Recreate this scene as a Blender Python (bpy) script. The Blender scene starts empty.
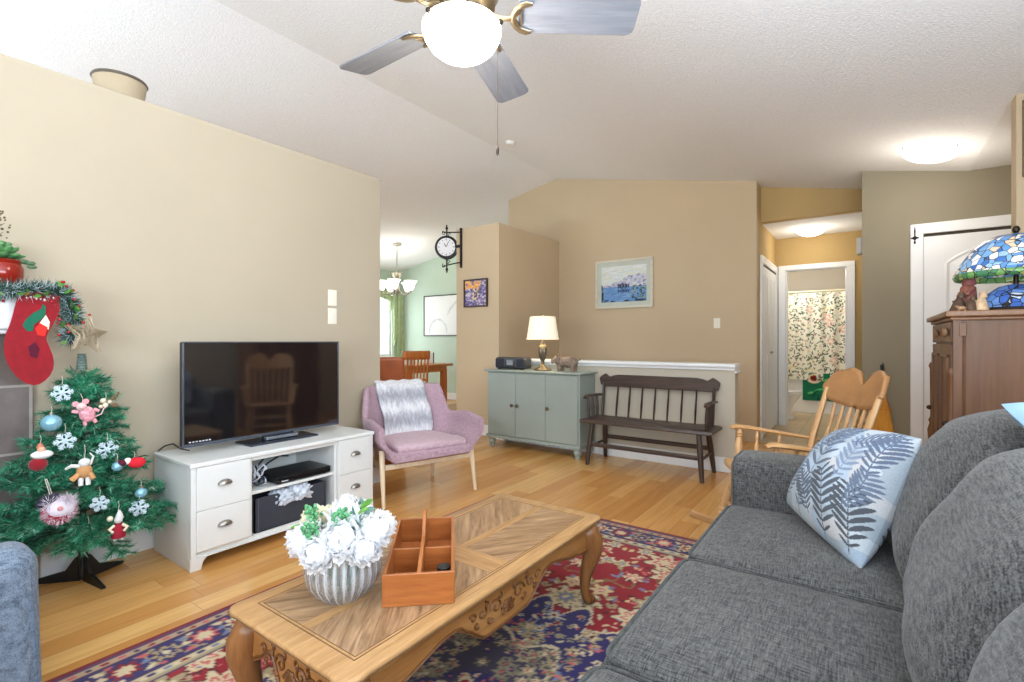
import bpy, math, random
import numpy as np
from mathutils import Matrix, Vector, Euler
sc = bpy.context.scene
COL = sc.collection
PI = math.pi
R = math.radians

# ---------------------------------------------------------------- camera
cam_d = bpy.data.cameras.new('camera')
cam = bpy.data.objects.new('camera', cam_d)
COL.objects.link(cam)
cam.location = (0, 0, 1.12)
cam.rotation_euler = (R(90), 0, R(35.57))
cam_d.sensor_width = 36
cam_d.lens = 495 / 1024 * 36
cam_d.clip_start = 0.02
sc.camera = cam

# ---------------------------------------------------------------- sky, exposure
sc.view_settings.view_transform = 'Standard'
sc.view_settings.look = 'None'
sc.view_settings.exposure = 0.09
sc.view_settings.gamma = 1.0
sc.view_settings.use_curve_mapping = False
try:
    sc.cycles.use_denoising = True
    sc.cycles.max_bounces = 8
    sc.cycles.diffuse_bounces = 5
    sc.cycles.sample_clamp_indirect = 6.0
    sc.cycles.caustics_reflective = False
    sc.cycles.caustics_refractive = False
except Exception:
    pass
w = bpy.data.worlds.new('sky')
sc.world = w
w.use_nodes = True
w.node_tree.nodes['Background'].inputs[0].default_value = (0.80, 0.88, 1.0, 1)
w.node_tree.nodes['Background'].inputs[1].default_value = 1.6


def area(name, loc, rot, sx, sy, power, color=(1, 1, 1)):
    d = bpy.data.lights.new(name, 'AREA')
    d.shape = 'RECTANGLE'
    d.size, d.size_y, d.energy, d.color = sx, sy, power, color
    o = bpy.data.objects.new(name, d)
    COL.objects.link(o)
    o.location = loc
    o.rotation_euler = rot
    return o


def point(name, loc, power, color=(1, 1, 1), rad=0.06):
    d = bpy.data.lights.new(name, 'POINT')
    d.energy, d.color, d.shadow_soft_size = power, color, rad
    o = bpy.data.objects.new(name, d)
    COL.objects.link(o)
    o.location = loc
    return o


COOL = (0.80, 0.90, 1.0)
# fill lamps added inside unseen windows, aimed at the ceiling; dining window is daylight
area('ceiling_fill_front', (-0.2, -1.50, 1.30), (R(143), 0, 0), 2.7, 1.45, 158, COOL)  # added fill, tilted up to brighten the ceiling
area('ceiling_fill_side', (1.17, 0.35, 1.50), (0, R(140), 0), 1.2, 2.2, 128, COOL)  # added fill from the right, turned up at the ceiling
area('daylight_dining_window', (-8.12, 6.185, 1.425), (0, R(-90), 0), 1.3, 1.35, 45, (0.9, 0.98, 1.0))
area('ceiling_fill_kitchen', (-5.6, -1.5, 1.5), (R(142), 0, 0), 2.6, 1.3, 125, COOL)  # added fill for the ceiling slope beyond the partition
WARM = (1.0, 0.90, 0.76)


# ---------------------------------------------------------------- colour and materials
def S(r, g, b):
    def f(c):
        c /= 255.0
        return c / 12.92 if c <= 0.04045 else ((c + 0.055) / 1.055) ** 2.4
    return (f(r), f(g), f(b))


class NT:
    def __init__(s, name):
        s.m = bpy.data.materials.new(name)
        s.m.use_nodes = True
        s.t = s.m.node_tree
        s.b = s.t.nodes['Principled BSDF']
        s.out = s.t.nodes['Material Output']

    def n(s, kind, **kw):
        nd = s.t.nodes.new(kind)
        for k, v in kw.items():
            setattr(nd, k, v)
        return nd

    def l(s, a, b):
        s.t.links.new(a, b)

    def val(s, node, name, v):
        node.inputs[name].default_value = v

    def coord(s, scale=(1, 1, 1), rot=(0, 0, 0), kind='Object'):
        tc = s.n('ShaderNodeTexCoord')
        mp = s.n('ShaderNodeMapping')
        mp.inputs['Scale'].default_value = scale
        mp.inputs['Rotation'].default_value = rot
        s.l(tc.outputs[kind], mp.inputs['Vector'])
        return mp.outputs['Vector']

    def noise(s, vec, scale, detail=3, rough=0.55, dist=0.0):
        nd = s.n('ShaderNodeTexNoise')
        nd.inputs['Scale'].default_value = scale
        nd.inputs['Detail'].default_value = detail
        nd.inputs['Roughness'].default_value = rough
        nd.inputs['Distortion'].default_value = dist
        if vec is not None:
            s.l(vec, nd.inputs['Vector'])
        return nd.outputs['Fac']

    def ramp(s, fac, stops, interp='LINEAR'):
        nd = s.n('ShaderNodeValToRGB')
        cr = nd.color_ramp
        cr.interpolation = interp
        while len(cr.elements) < len(stops):
            cr.elements.new(0.5)
        for e, (p, c) in zip(cr.elements, stops):
            e.position = p
            e.color = (c[0], c[1], c[2], 1)
        s.l(fac, nd.inputs['Fac'])
        return nd.outputs['Color']

    def mix(s, fac, a, b, mode='MIX'):
        nd = s.n('ShaderNodeMix', data_type='RGBA', blend_type=mode)
        for i, v in ((0, fac), (6, a), (7, b)):
            if hasattr(v, 'is_output'):
                s.l(v, nd.inputs[i])
            else:
                nd.inputs[i].default_value = v if i == 0 else (v[0], v[1], v[2], 1)
        return nd.outputs[2]

    def math(s, op, a, b=None, c=None):
        nd = s.n('ShaderNodeMath', operation=op)
        for i, v in enumerate((a, b, c)):
            if v is None:
                continue
            if hasattr(v, 'is_output'):
                s.l(v, nd.inputs[i])
            else:
                nd.inputs[i].default_value = v
        return nd.outputs[0]

    def bump(s, h, strength=0.3, dist=0.01):
        nd = s.n('ShaderNodeBump')
        nd.inputs['Strength'].default_value = strength
        nd.inputs['Distance'].default_value = dist
        s.l(h, nd.inputs['Height'])
        s.l(nd.outputs['Normal'], s.b.inputs['Normal'])

    def base(s, c):
        if hasattr(c, 'is_output'):
            s.l(c, s.b.inputs['Base Color'])
        else:
            s.b.inputs['Base Color'].default_value = (c[0], c[1], c[2], 1)

    def set(s, rough=0.5, metal=0.0, spec=None, **kw):
        s.b.inputs['Roughness'].default_value = rough
        s.b.inputs['Metallic'].default_value = metal
        if spec is not None:
            s.b.inputs['Specular IOR Level'].default_value = spec
        for k, v in kw.items():
            s.b.inputs[k].default_value = v
        return s


MATS = {}


def plain(name, c, rough=0.5, metal=0.0, var=0.06, vscale=6, bump=0.0, bscale=200, spec=None, emit=0, sheen=0):
    if name in MATS:
        return MATS[name]
    t = NT(name)
    v = t.coord()
    f = t.noise(v, vscale, 3)
    a = tuple(x * (1 - var) for x in c)
    b = tuple(min(1, x * (1 + var)) for x in c)
    col = t.ramp(f, [(0.3, a), (0.7, b)])
    t.base(col)
    t.set(rough, metal, spec)
    if bump:
        t.bump(t.noise(t.coord(), bscale, 2), bump, 0.004)
    if emit:
        t.b.inputs['Emission Color'].default_value = (c[0], c[1], c[2], 1)
        t.b.inputs['Emission Strength'].default_value = emit
    if sheen:
        t.b.inputs['Sheen Weight'].default_value = sheen
    MATS[name] = t.m
    return t.m


def wood(name, c1, c2, rough=0.4, scale=1.0, axis='x', rotz=0.0, contrast=1.0, bump=0.05):
    """grain runs along axis"""
    if name in MATS:
        return MATS[name]
    t = NT(name)
    sc_ = {'x': (1.2, 14, 14), 'y': (14, 1.2, 14), 'z': (14, 14, 1.2)}[axis]
    # rotate, then stretch: two mappings
    v0 = t.coord((1, 1, 1), (0, 0, rotz))
    mp = t.n('ShaderNodeMapping')
    mp.inputs['Scale'].default_value = tuple(x * scale for x in sc_)
    t.l(v0, mp.inputs['Vector'])
    v = mp.outputs['Vector']
    f1 = t.noise(v, 1.6, 5, 0.6, 0.6)
    f2 = t.noise(v, 7.0, 3, 0.7)
    f = t.math('ADD', t.math('MULTIPLY', f1, 0.65), t.math('MULTIPLY', f2, 0.35))
    col = t.ramp(f, [(0.5 - 0.17 / contrast, c1), (0.5 + 0.17 / contrast, c2)])
    t.base(col)
    t.set(rough)
    if bump:
        t.bump(f2, bump, 0.003)
    MATS[name] = t.m
    return t.m


def emit(name, c, strength, base=None):
    if name in MATS:
        return MATS[name]
    t = NT(name)
    t.base(base or c)
    t.b.inputs['Emission Color'].default_value = (c[0], c[1], c[2], 1)
    t.b.inputs['Emission Strength'].default_value = strength
    t.set(0.4)
    MATS[name] = t.m
    return t.m


def painted(name, rough=0.8, bump=0.0, bscale=300, spec=0.3, sheen=0.0):
    """colour comes from the mesh's own colour pattern"""
    if name in MATS:
        return MATS[name]
    t = NT(name)
    a = t.n('ShaderNodeAttribute', attribute_name='pattern')
    f = t.noise(t.coord(), bscale, 2)
    t.base(t.mix(0.25, a.outputs['Color'], t.ramp(f, [(0.3, (0.35,) * 3), (0.7, (1, 1, 1))]), 'MULTIPLY'))
    t.set(rough, 0, spec)
    if sheen:
        t.b.inputs['Sheen Weight'].default_value = sheen
    if bump:
        t.bump(f, bump, 0.004)
    MATS[name] = t.m
    return t.m


def floor_mat():
    t = NT('oak_floor')
    tc = t.n('ShaderNodeTexCoord')
    sep = t.n('ShaderNodeSeparateXYZ')
    t.l(tc.outputs['Object'], sep.inputs[0])
    x, y = sep.outputs[0], sep.outputs[1]
    W, L = 0.118, 1.3
    rx = t.math('DIVIDE', x, W)
    row = t.math('FLOOR', rx)
    wn = t.n('ShaderNodeTexWhiteNoise', noise_dimensions='1D')
    t.l(row, wn.inputs['W'])
    yy = t.math('ADD', t.math('DIVIDE', y, L), t.math('MULTIPLY', wn.outputs['Value'], 7.3))
    col = t.math('FLOOR', yy)
    cmb = t.n('ShaderNodeCombineXYZ')
    t.l(row, cmb.inputs[0])
    t.l(col, cmb.inputs[1])
    w2 = t.n('ShaderNodeTexWhiteNoise', noise_dimensions='2D')
    t.l(cmb.outputs[0], w2.inputs['Vector'])
    # grain, shifted per board
    gv = t.n('ShaderNodeCombineXYZ')
    t.l(t.math('ADD', t.math('MULTIPLY', x, 16), t.math('MULTIPLY', w2.outputs['Value'], 40)), gv.inputs[0])
    t.l(t.math('MULTIPLY', y, 1.6), gv.inputs[1])
    g1 = t.noise(gv.outputs[0], 1.3, 4, 0.6, 0.8)
    board = t.ramp(w2.outputs['Value'], [(0.0, S(196, 138, 74)), (0.35, S(211, 156, 90)), (0.65, S(220, 168, 101)), (1.0, S(227, 180, 114))])
    grain = t.ramp(g1, [(0.35, (0.74, 0.68, 0.60)), (0.6, (1, 1, 1))])
    c = t.mix(0.5, board, grain, 'MULTIPLY')
    fx = t.math('FRACT', rx)
    ex = t.math('MINIMUM', fx, t.math('SUBTRACT', 1.0, fx))
    fy = t.math('FRACT', yy)
    ey = t.math('MULTIPLY', t.math('MINIMUM', fy, t.math('SUBTRACT', 1.0, fy)), L / W)
    e = t.math('MINIMUM', ex, ey)
    gap = t.math('LESS_THAN', e, 0.014)
    c = t.mix(t.math('MULTIPLY', gap, 0.45), c, S(120, 76, 36))
    t.base(c)
    t.set(0.26, 0, 0.45)
    t.bump(t.math('SUBTRACT', t.math('MULTIPLY', g1, 0.2), gap), 0.12, 0.002)
    return t.m


def ceil_mat():
    t = NT('stippled_ceiling')
    v = t.coord()
    f = t.noise(v, 70, 4, 0.7)
    t.base(t.ramp(f, [(0.3, S(238, 241, 245)), (0.65, S(249, 251, 254))]))
    t.set(0.95, 0, 0.1)
    t.bump(f, 0.38, 0.014)
    return t.m


def wall_mat(name, c, var=0.025):
    t = NT(name)
    v = t.coord()
    f = t.noise(v, 1.5, 2)
    t.base(t.ramp(f, [(0.3, tuple(x * (1 - var) for x in c)), (0.7, tuple(x * (1 + var) for x in c))]))
    t.set(0.85, 0, 0.2)
    t.bump(t.noise(v, 140, 3), 0.06, 0.004)
    MATS[name] = t.m
    return t.m


def fabric_mat(name, dark, light, scale=1.0):
    t = NT(name)
    v = t.coord()
    a = t.noise(t.coord((300 * scale, 34 * scale, 50 * scale)), 1.0, 2, 0.6)
    b = t.noise(t.coord((34 * scale, 300 * scale, 280 * scale)), 1.0, 2, 0.6)
    c = t.noise(v, 3, 2)
    f = t.math('ADD', t.math('MULTIPLY', a, 0.5), t.math('MULTIPLY', b, 0.5))
    f = t.math('ADD', f, t.math('MULTIPLY', t.math('SUBTRACT', c, 0.5), 0.12))
    t.base(t.ramp(f, [(0.38, dark), (0.5, tuple((x + y) / 2 for x, y in zip(dark, light))), (0.64, light)]))
    t.set(0.95, 0, 0.15)
    t.b.inputs['Sheen Weight'].default_value = 0.15
    t.bump(f, 0.22, 0.004)
    MATS[name] = t.m
    return t.m


def tile_mat(name, c1, c2, grout, sx, sy, kind='xy', rough=0.4):
    t = NT(name)
    v = t.coord((1, 1, 1), {'xy': (0, 0, 0), 'yz': (0, R(90), R(90)), 'xz': (R(90), 0, 0)}[kind])
    br = t.n('ShaderNodeTexBrick')
    br.offset = 0.0
    br.inputs['Color1'].default_value = (*c1, 1)
    br.inputs['Color2'].default_value = (*c2, 1)
    br.inputs['Mortar'].default_value = (*grout, 1)
    br.inputs['Scale'].default_value = 1.0
    br.inputs['Mortar Size'].default_value = 0.006
    br.inputs['Brick Width'].default_value = sx
    br.inputs['Row Height'].default_value = sy
    t.l(v, br.inputs['Vector'])
    f = t.noise(t.coord(), 14, 4, 0.65)
    t.base(t.mix(0.6, br.outputs['Color'], t.ramp(f, [(0.3, (0.55, 0.53, 0.52)), (0.7, (1, 1, 1))]), 'MULTIPLY'))
    t.set(rough)
    MATS[name] = t.m
    return t.m


def glass_mat(name):
    """ribbed crystal: clear, shiny, with frosted ribs"""
    t = NT(name)
    geo = t.n('ShaderNodeTexCoord')
    sep = t.n('ShaderNodeSeparateXYZ')
    t.l(geo.outputs['Object'], sep.inputs[0])
    ang = t.math('ARCTAN2', sep.outputs[1], sep.outputs[0])
    rib = t.math('ABSOLUTE', t.math('SINE', t.math('MULTIPLY', ang, 13.0)))
    tr = t.n('ShaderNodeBsdfTransparent')
    tr.inputs[0].default_value = (.90, .93, .96, 1)
    di = t.n('ShaderNodeBsdfDiffuse')
    di.inputs[0].default_value = (.92, .94, .97, 1)
    gl = t.n('ShaderNodeBsdfGlossy')
    gl.inputs['Roughness'].default_value = .06
    lw = t.n('ShaderNodeLayerWeight')
    lw.inputs['Blend'].default_value = .45
    m1 = t.n('ShaderNodeMixShader')
    t.l(t.math('ADD', t.math('MULTIPLY', t.math('POWER', rib, 4.0), .30), .05), m1.inputs[0])
    t.l(tr.outputs[0], m1.inputs[1])
    t.l(di.outputs[0], m1.inputs[2])
    m2 = t.n('ShaderNodeMixShader')
    t.l(t.math('ADD', t.math('MULTIPLY', lw.outputs['Facing'], .28), .05), m2.inputs[0])
    t.l(m1.outputs[0], m2.inputs[1])
    t.l(gl.outputs[0], m2.inputs[2])
    t.l(m2.outputs[0], t.out.inputs['Surface'])
    return t.m


def pane_mat():
    t = NT('window_glass')
    tr = t.n('ShaderNodeBsdfTransparent')
    gl = t.n('ShaderNodeBsdfGlossy')
    gl.inputs['Roughness'].default_value = 0.03
    mx = t.n('ShaderNodeMixShader')
    mx.inputs[0].default_value = 0.06
    t.l(tr.outputs[0], mx.inputs[1])
    t.l(gl.outputs[0], mx.inputs[2])
    t.l(mx.outputs[0], t.out.inputs['Surface'])
    return t.m


# ---------------------------------------------------------------- mesh helpers
class MB:
    def __init__(s, T=None):
        s.v, s.f, s.mi, s.c = [], [], [], []
        s.T = T or Matrix()
        s.k = 0

    def add(s, verts, faces, mi=None, cols=None):
        b = len(s.v)
        T = s.T
        s.v.extend([tuple(T @ Vector(p)) for p in verts])
        s.f.extend([tuple(b + i for i in f) for f in faces])
        s.mi.extend([s.k if mi is None else mi] * len(faces))
        if cols is not None:
            while len(s.c) < b:
                s.c.append((1, 1, 1))
            s.c.extend(cols)
        return s

    def box(s, c, d, rot=None):
        x, y, z = d[0] / 2, d[1] / 2, d[2] / 2
        M = Matrix.Translation(c) @ (Euler(rot).to_matrix().to_4x4() if rot else Matrix())
        vs = [M @ Vector((sx * x, sy * y, sz * z)) for sx in (-1, 1) for sy in (-1, 1) for sz in (-1, 1)]
        return s.add(vs, [(0, 1, 3, 2), (4, 6, 7, 5), (0, 4, 5, 1), (2, 3, 7, 6), (0, 2, 6, 4), (1, 5, 7, 3)])

    def b2(s, a, b):
        return s.box([(p + q) / 2 for p, q in zip(a, b)], [abs(q - p) for p, q in zip(a, b)])

    def prism(s, poly, z0, z1, M=None):
        """poly in XY extruded along Z from z0 to z1, then M"""
        n = len(poly)
        M = M or Matrix()
        ar = sum(poly[i][0] * poly[(i + 1) % n][1] - poly[(i + 1) % n][0] * poly[i][1] for i in range(n))
        if ar < 0:
            poly = poly[::-1]
        vs = [M @ Vector((x, y, z0)) for x, y in poly] + [M @ Vector((x, y, z1)) for x, y in poly]
        fs = [tuple(range(n - 1, -1, -1)), tuple(range(n, 2 * n))]
        fs += [(i, (i + 1) % n, n + (i + 1) % n, n + i) for i in range(n)]
        return s.add(vs, fs)

    def lathe(s, prof, n=24, c=(0, 0, 0), M=None, mod=None, caps=True):
        M = Matrix.Translation(c) @ (M or Matrix())
        vs, fs = [], []
        for (r, z) in prof:
            for i in range(n):
                a = 2 * PI * i / n
                q = r * (mod(a, z) if mod else 1)
                vs.append(M @ Vector((q * math.cos(a), q * math.sin(a), z)))
        for j in range(len(prof) - 1):
            for i in range(n):
                k = (i + 1) % n
                fs.append((j * n + i, j * n + k, (j + 1) * n + k, (j + 1) * n + i))
        if caps:
            if prof[0][0] > 1e-5:
                fs.append(tuple(range(n - 1, -1, -1)))
            if prof[-1][0] > 1e-5:
                b = (len(prof) - 1) * n
                fs.append(tuple(range(b, b + n)))
        return s.add(vs, fs)

    def tube(s, pts, rad, n=8, caps=True, flat=None):
        """rad a number or a list; flat=(a,b): elliptical section factors"""
        pts = [Vector(p) for p in pts]
        if not hasattr(rad, '__len__'):
            rad = [rad] * len(pts)
        vs, fs = [], []
        up = None
        for i, p in enumerate(pts):
            d = (pts[min(i + 1, len(pts) - 1)] - pts[max(i - 1, 0)]).normalized()
            if up is None:
                up = Vector((0, 0, 1)) if abs(d.z) < 0.9 else Vector((1, 0, 0))
            a = d.cross(up)
            if a.length < 1e-5:
                a = d.cross(Vector((0, 1, 0)))
            a.normalize()
            b = a.cross(d).normalized()
            up = b
            fa, fb = flat or (1, 1)
            for k in range(n):
                t = 2 * PI * k / n
                vs.append(p + a * (math.cos(t) * rad[i] * fa) + b * (math.sin(t) * rad[i] * fb))
        for j in range(len(pts) - 1):
            for i in range(n):
                k = (i + 1) % n
                fs.append((j * n + i, j * n + k, (j + 1) * n + k, (j + 1) * n + i))
        if caps:
            fs.append(tuple(range(n - 1, -1, -1)))
            b = (len(pts) - 1) * n
            fs.append(tuple(range(b, b + n)))
        return s.add(vs, fs)

    def ball(s, c, r, nu=16, nv=10, rot=None):
        if not hasattr(r, '__len__'):
            r = (r, r, r)
        M = Matrix.Translation(c) @ (Euler(rot).to_matrix().to_4x4() if rot else Matrix())
        vs = [M @ Vector((0, 0, -r[2]))]
        for j in range(1, nv):
            t = -PI / 2 + PI * j / nv
            for i in range(nu):
                a = 2 * PI * i / nu
                vs.append(M @ Vector((r[0] * math.cos(t) * math.cos(a), r[1] * math.cos(t) * math.sin(a), r[2] * math.sin(t))))
        vs.append(M @ Vector((0, 0, r[2])))
        fs = [(0, 1 + (i + 1) % nu, 1 + i) for i in range(nu)]
        for j in range(nv - 2):
            b = 1 + j * nu
            for i in range(nu):
                k = (i + 1) % nu
                fs.append((b + i, b + k, b + nu + k, b + nu + i))
        b = 1 + (nv - 2) * nu
        fs += [(b + i, b + (i + 1) % nu, len(vs) - 1) for i in range(nu)]
        return s.add(vs, fs)

    def rbox(s, c, half, r, n=6, bulge=(0, 0, 0), M=None, fn=None):
        """rounded, optionally crowned box"""
        M = Matrix.Translation(c) @ (M or Matrix())
        idx, vs, fs = {}, [], []

        def axis(h):
            inn = h - r
            e = [-h, -h + r * 0.25, -h + r * 0.55, -h + r * 0.8]
            m = [-inn + 2 * inn * i / n for i in range(n + 1)]
            return e + m + [-q for q in e[::-1]]
        ax = [axis(h) for h in half]

        def vert(p):
            key = tuple(round(q, 6) for q in p)
            if key in idx:
                return idx[key]
            inn = Vector([max(-(h - r), min(h - r, q)) for q, h in zip(p, half)])
            d = Vector(p) - inn
            q = inn + (d.normalized() * r if d.length > 1e-9 else d)
            u = [max(-1, min(1, a / h)) for a, h in zip(q, half)]
            for k in range(3):
                i, j = (k + 1) % 3, (k + 2) % 3
                q[k] += bulge[k] * u[k] * (1 - u[i] ** 2) * (1 - u[j] ** 2)
            if fn:
                q = fn(q, u)
            idx[key] = len(vs)
            vs.append(M @ Vector(q))
            return idx[key]
        for k in range(3):
            i, j = (k + 1) % 3, (k + 2) % 3
            for sg in (-1, 1):
                for a in range(len(ax[i]) - 1):
                    for b in range(len(ax[j]) - 1):
                        q = []
                        for (da, db) in ((0, 0), (1, 0), (1, 1), (0, 1)):
                            p = [0, 0, 0]
                            p[k] = sg * half[k]
                            p[i] = ax[i][a + da]
                            p[j] = ax[j][b + db]
                            q.append(vert(p))
                        if len(set(q)) > 2:
                            fs.append(tuple(q if sg > 0 else q[::-1]))
        return s.add(vs, fs)

    def grid(s, nx, ny, fn, cols=None, flip=False):
        vs = [fn(i / (nx - 1), j / (ny - 1)) for j in range(ny) for i in range(nx)]
        fs = []
        for j in range(ny - 1):
            for i in range(nx - 1):
                q = (j * nx + i, j * nx + i + 1, (j + 1) * nx + i + 1, (j + 1) * nx + i)
                fs.append(q[::-1] if flip else q)
        return s.add(vs, fs, None, cols)

    def outline(s, poly, levels):
        """stack of offset copies of a closed outline: levels = [(scale offset towards the middle, z)]"""
        n = len(poly)
        vs = []
        for off, z in levels:
            for i in range(n):
                p, q, r_ = Vector(poly[i - 1]), Vector(poly[i]), Vector(poly[(i + 1) % n])
                t = (r_ - p).normalized()
                nm = Vector((-t.y, t.x))
                vs.append((q.x + nm.x * off, q.y + nm.y * off, z))
        fs = []
        for j in range(len(levels) - 1):
            for i in range(n):
                k = (i + 1) % n
                fs.append((j * n + i, j * n + k, (j + 1) * n + k, (j + 1) * n + i))
        fs.append(tuple(range(n - 1, -1, -1)))
        fs.append(tuple(range((len(levels) - 1) * n, len(levels) * n)))
        return s.add(vs, fs)

    def build(s, name, mat, parent=None, loc=None, bevel=0, smooth=40, label=None, rotz=0, kind=None, rot=None):
        me = bpy.data.meshes.new(name)
        me.from_pydata(s.v, [], s.f)
        for m in (mat if isinstance(mat, (list, tuple)) else [mat]):
            me.materials.append(m)
        if any(s.mi):
            me.polygons.foreach_set('material_index', s.mi)
        if s.c:
            while len(s.c) < len(s.v):
                s.c.append((1, 1, 1))
            a = me.color_attributes.new('pattern', 'FLOAT_COLOR', 'POINT')
            arr = np.ones((len(s.v), 4), np.float32)
            arr[:, :3] = np.array(s.c, np.float32)
            a.data.foreach_set('color', arr.ravel())
        if smooth:
            me.polygons.foreach_set('use_smooth', [True] * len(me.polygons))
            try:
                me.set_sharp_from_angle(angle=R(smooth))
            except Exception:
                pass
        me.update()
        o = bpy.data.objects.new(name, me)
        COL.objects.link(o)
        if parent:
            o.parent = parent
        if loc:
            o.location = loc
        if rot:
            o.rotation_euler = rot
        elif rotz:
            o.rotation_euler = (0, 0, rotz)
        if bevel:
            bv = o.modifiers.new('bevel', 'BEVEL')
            bv.width = bevel
            bv.segments = 2
            bv.limit_method = 'ANGLE'
            bv.angle_limit = R(35)
        if label:
            o['label'] = label
        if kind:
            o['kind'] = kind
        return o


def thing(name, label, cat, loc=(0, 0, 0), rotz=0, group=None, rot=None):
    o = bpy.data.objects.new(name, None)
    o.empty_display_size = 0.1
    COL.objects.link(o)
    o.location = loc
    o.rotation_euler = rot or (0, 0, rotz)
    return tag(o, label, cat, group)


def tag(o, label, cat, group=None):
    o['label'] = label
    o['category'] = cat
    if group:
        o['group'] = group
    return o


def struct(name, mb, mat, label=None, cat=None, **kw):
    o = mb.build(name, mat, kind='structure', **kw)
    if label:
        o['label'] = label
    o['category'] = cat or name.split('_')[0]
    return o


def dup(root, loc, rotz=None, label=None, scale=None):
    r = root.copy()
    COL.objects.link(r)
    r.location = loc
    if rotz is not None:
        r.rotation_euler = (r.rotation_euler[0], r.rotation_euler[1], rotz)
    if scale:
        r.scale = (scale,) * 3
    if label:
        r['label'] = label
    for ch in list(root.children):
        c = ch.copy()
        COL.objects.link(c)
        c.parent = r
        for g in list(ch.children):
            d = g.copy()
            COL.objects.link(d)
            d.parent = c
    return r


# ---------------------------------------------------------------- painting patterns into arrays
class Img:
    def __init__(s, w, h, nx, ny, bg):
        s.w, s.h, s.nx, s.ny = w, h, nx, ny
        s.a = np.zeros((ny, nx, 3), np.float32)
        s.a[:] = bg
        s.X, s.Y = np.meshgrid(np.linspace(0, w, nx), np.linspace(0, h, ny))

    def win(s, cx, cy, r):
        i0 = max(0, int((cx - r) / s.w * (s.nx - 1)))
        i1 = min(s.nx, int((cx + r) / s.w * (s.nx - 1)) + 2)
        j0 = max(0, int((cy - r) / s.h * (s.ny - 1)))
        j1 = min(s.ny, int((cy + r) / s.h * (s.ny - 1)) + 2)
        return slice(j0, max(j0, j1)), slice(i0, max(i0, i1))

    def ell(s, cx, cy, a, b, ang, col, mask=None):
        w_ = s.win(cx, cy, max(a, b))
        dx, dy = s.X[w_] - cx, s.Y[w_] - cy
        c, q = math.cos(ang), math.sin(ang)
        m = ((dx * c + dy * q) / a) ** 2 + ((-dx * q + dy * c) / b) ** 2 < 1
        s.a[w_][m] = col

    def rosette(s, cx, cy, r, petals, cols, ph=0.0, depth=0.25):
        w_ = s.win(cx, cy, r * (1 + depth))
        dx, dy = s.X[w_] - cx, s.Y[w_] - cy
        th = np.arctan2(dy, dx)
        rr = np.hypot(dx, dy) / (r * (1 + depth * np.cos(petals * (th - ph))))
        for lim, c in cols:
            s.a[w_][rr < lim] = c

    def line(s, pts, wd, col):
        for (x0, y0), (x1, y1) in zip(pts[:-1], pts[1:]):
            L = math.hypot(x1 - x0, y1 - y0)
            if L < 1e-9:
                continue
            s.ell((x0 + x1) / 2, (y0 + y1) / 2, L / 2 + wd * 0.6, wd, math.atan2(y1 - y0, x1 - x0), col)

    def cols(s):
        return [tuple(c) for c in s.a.reshape(-1, 3).tolist()]

# ================================================================ SETTING
TAN = wall_mat('tan_wall_paint', S(184, 172, 151))
TAN_LIT = wall_mat('tan_wall_paint_warm_lit', S(201, 181, 151))  # same tan paint as TAN, with the warmer light put into its colour
OLIVE = wall_mat('khaki_wall_paint', S(148, 140, 121))
OCHRE = wall_mat('ochre_wall_paint', S(190, 162, 112))
GREEN = wall_mat('pale_green_wall_paint', S(188, 206, 190))
BEIGE = wall_mat('beige_wall_paint', S(196, 187, 170))
WHITE = plain('white_trim_paint', S(236, 238, 240), 0.35, var=0.015)
CEIL = ceil_mat()
FLOOR = floor_mat()
TILE_B = tile_mat('beige_floor_tile', S(206, 184, 146), S(196, 172, 134), S(170, 148, 114), 0.33, 0.33, 'xy', 0.35)
PANE = pane_mat()

struct('floor', MB().b2((-8.2, -1.75, -0.1), (1.45, 9.8, 0)), FLOOR, smooth=0, label='honey oak plank floor')
struct('floor_hallway', MB().b2((-0.98, 6.02, 0), (-0.03, 7.45, 0.004)).b2((-2.2, 7.45, 0), (0.05, 9.7, 0.004)), TILE_B, smooth=0,
       label='beige tile floor of hallway and bathroom')

# vaulted ceiling: ridge along Y at X = -3.53
prof = [(-8.2, 2.503), (-3.53, 3.39), (0.70, 2.545), (1.45, 2.545)]
poly = prof + [(1.45, 2.70), (0.70, 2.70), (-3.53, 3.54), (-8.2, 2.66)]
Mxz = Matrix(((1, 0, 0, 0), (0, 0, 1, 0), (0, 1, 0, 0), (0, 0, 0, 1)))   # (x,y,z) -> (x, z, y)
struct('ceiling', MB().prism(poly, -1.75, 7.15, Mxz), CEIL, smooth=0, label='white stippled vaulted ceiling')
struct('ceiling_hallway', MB().b2((-2.2, 6.39, 2.48), (0.07, 9.7, 2.56)), CEIL, smooth=0, label='flat white hallway ceiling')

struct('wall_left', MB().b2((-3.27, -1.65, 0), (-3.15, 2.60, 2.41)), TAN, smooth=0, bevel=0.006,
       label='tan partition wall behind the television, open above')
struct('wall_closet', MB().b2((-4.14, 4.60, 0), (-3.48, 6.0, 2.505)), TAN_LIT, smooth=0, bevel=0.006,
       label='tan boxed-in wall block with a flat top')


def gable(x0, x1, y0, y1, z0=0.0):
    def zc(x):
        return np.interp(x, [p[0] for p in prof], [p[1] for p in prof])
    xs = [x0] + [p[0] for p in prof if x0 < p[0] < x1] + [x1]
    return MB().prism([(x0, z0)] + [(x1, z0)] + [(x, float(zc(x)) + 0.02) for x in xs[::-1]], y0, y1, Mxz)


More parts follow.
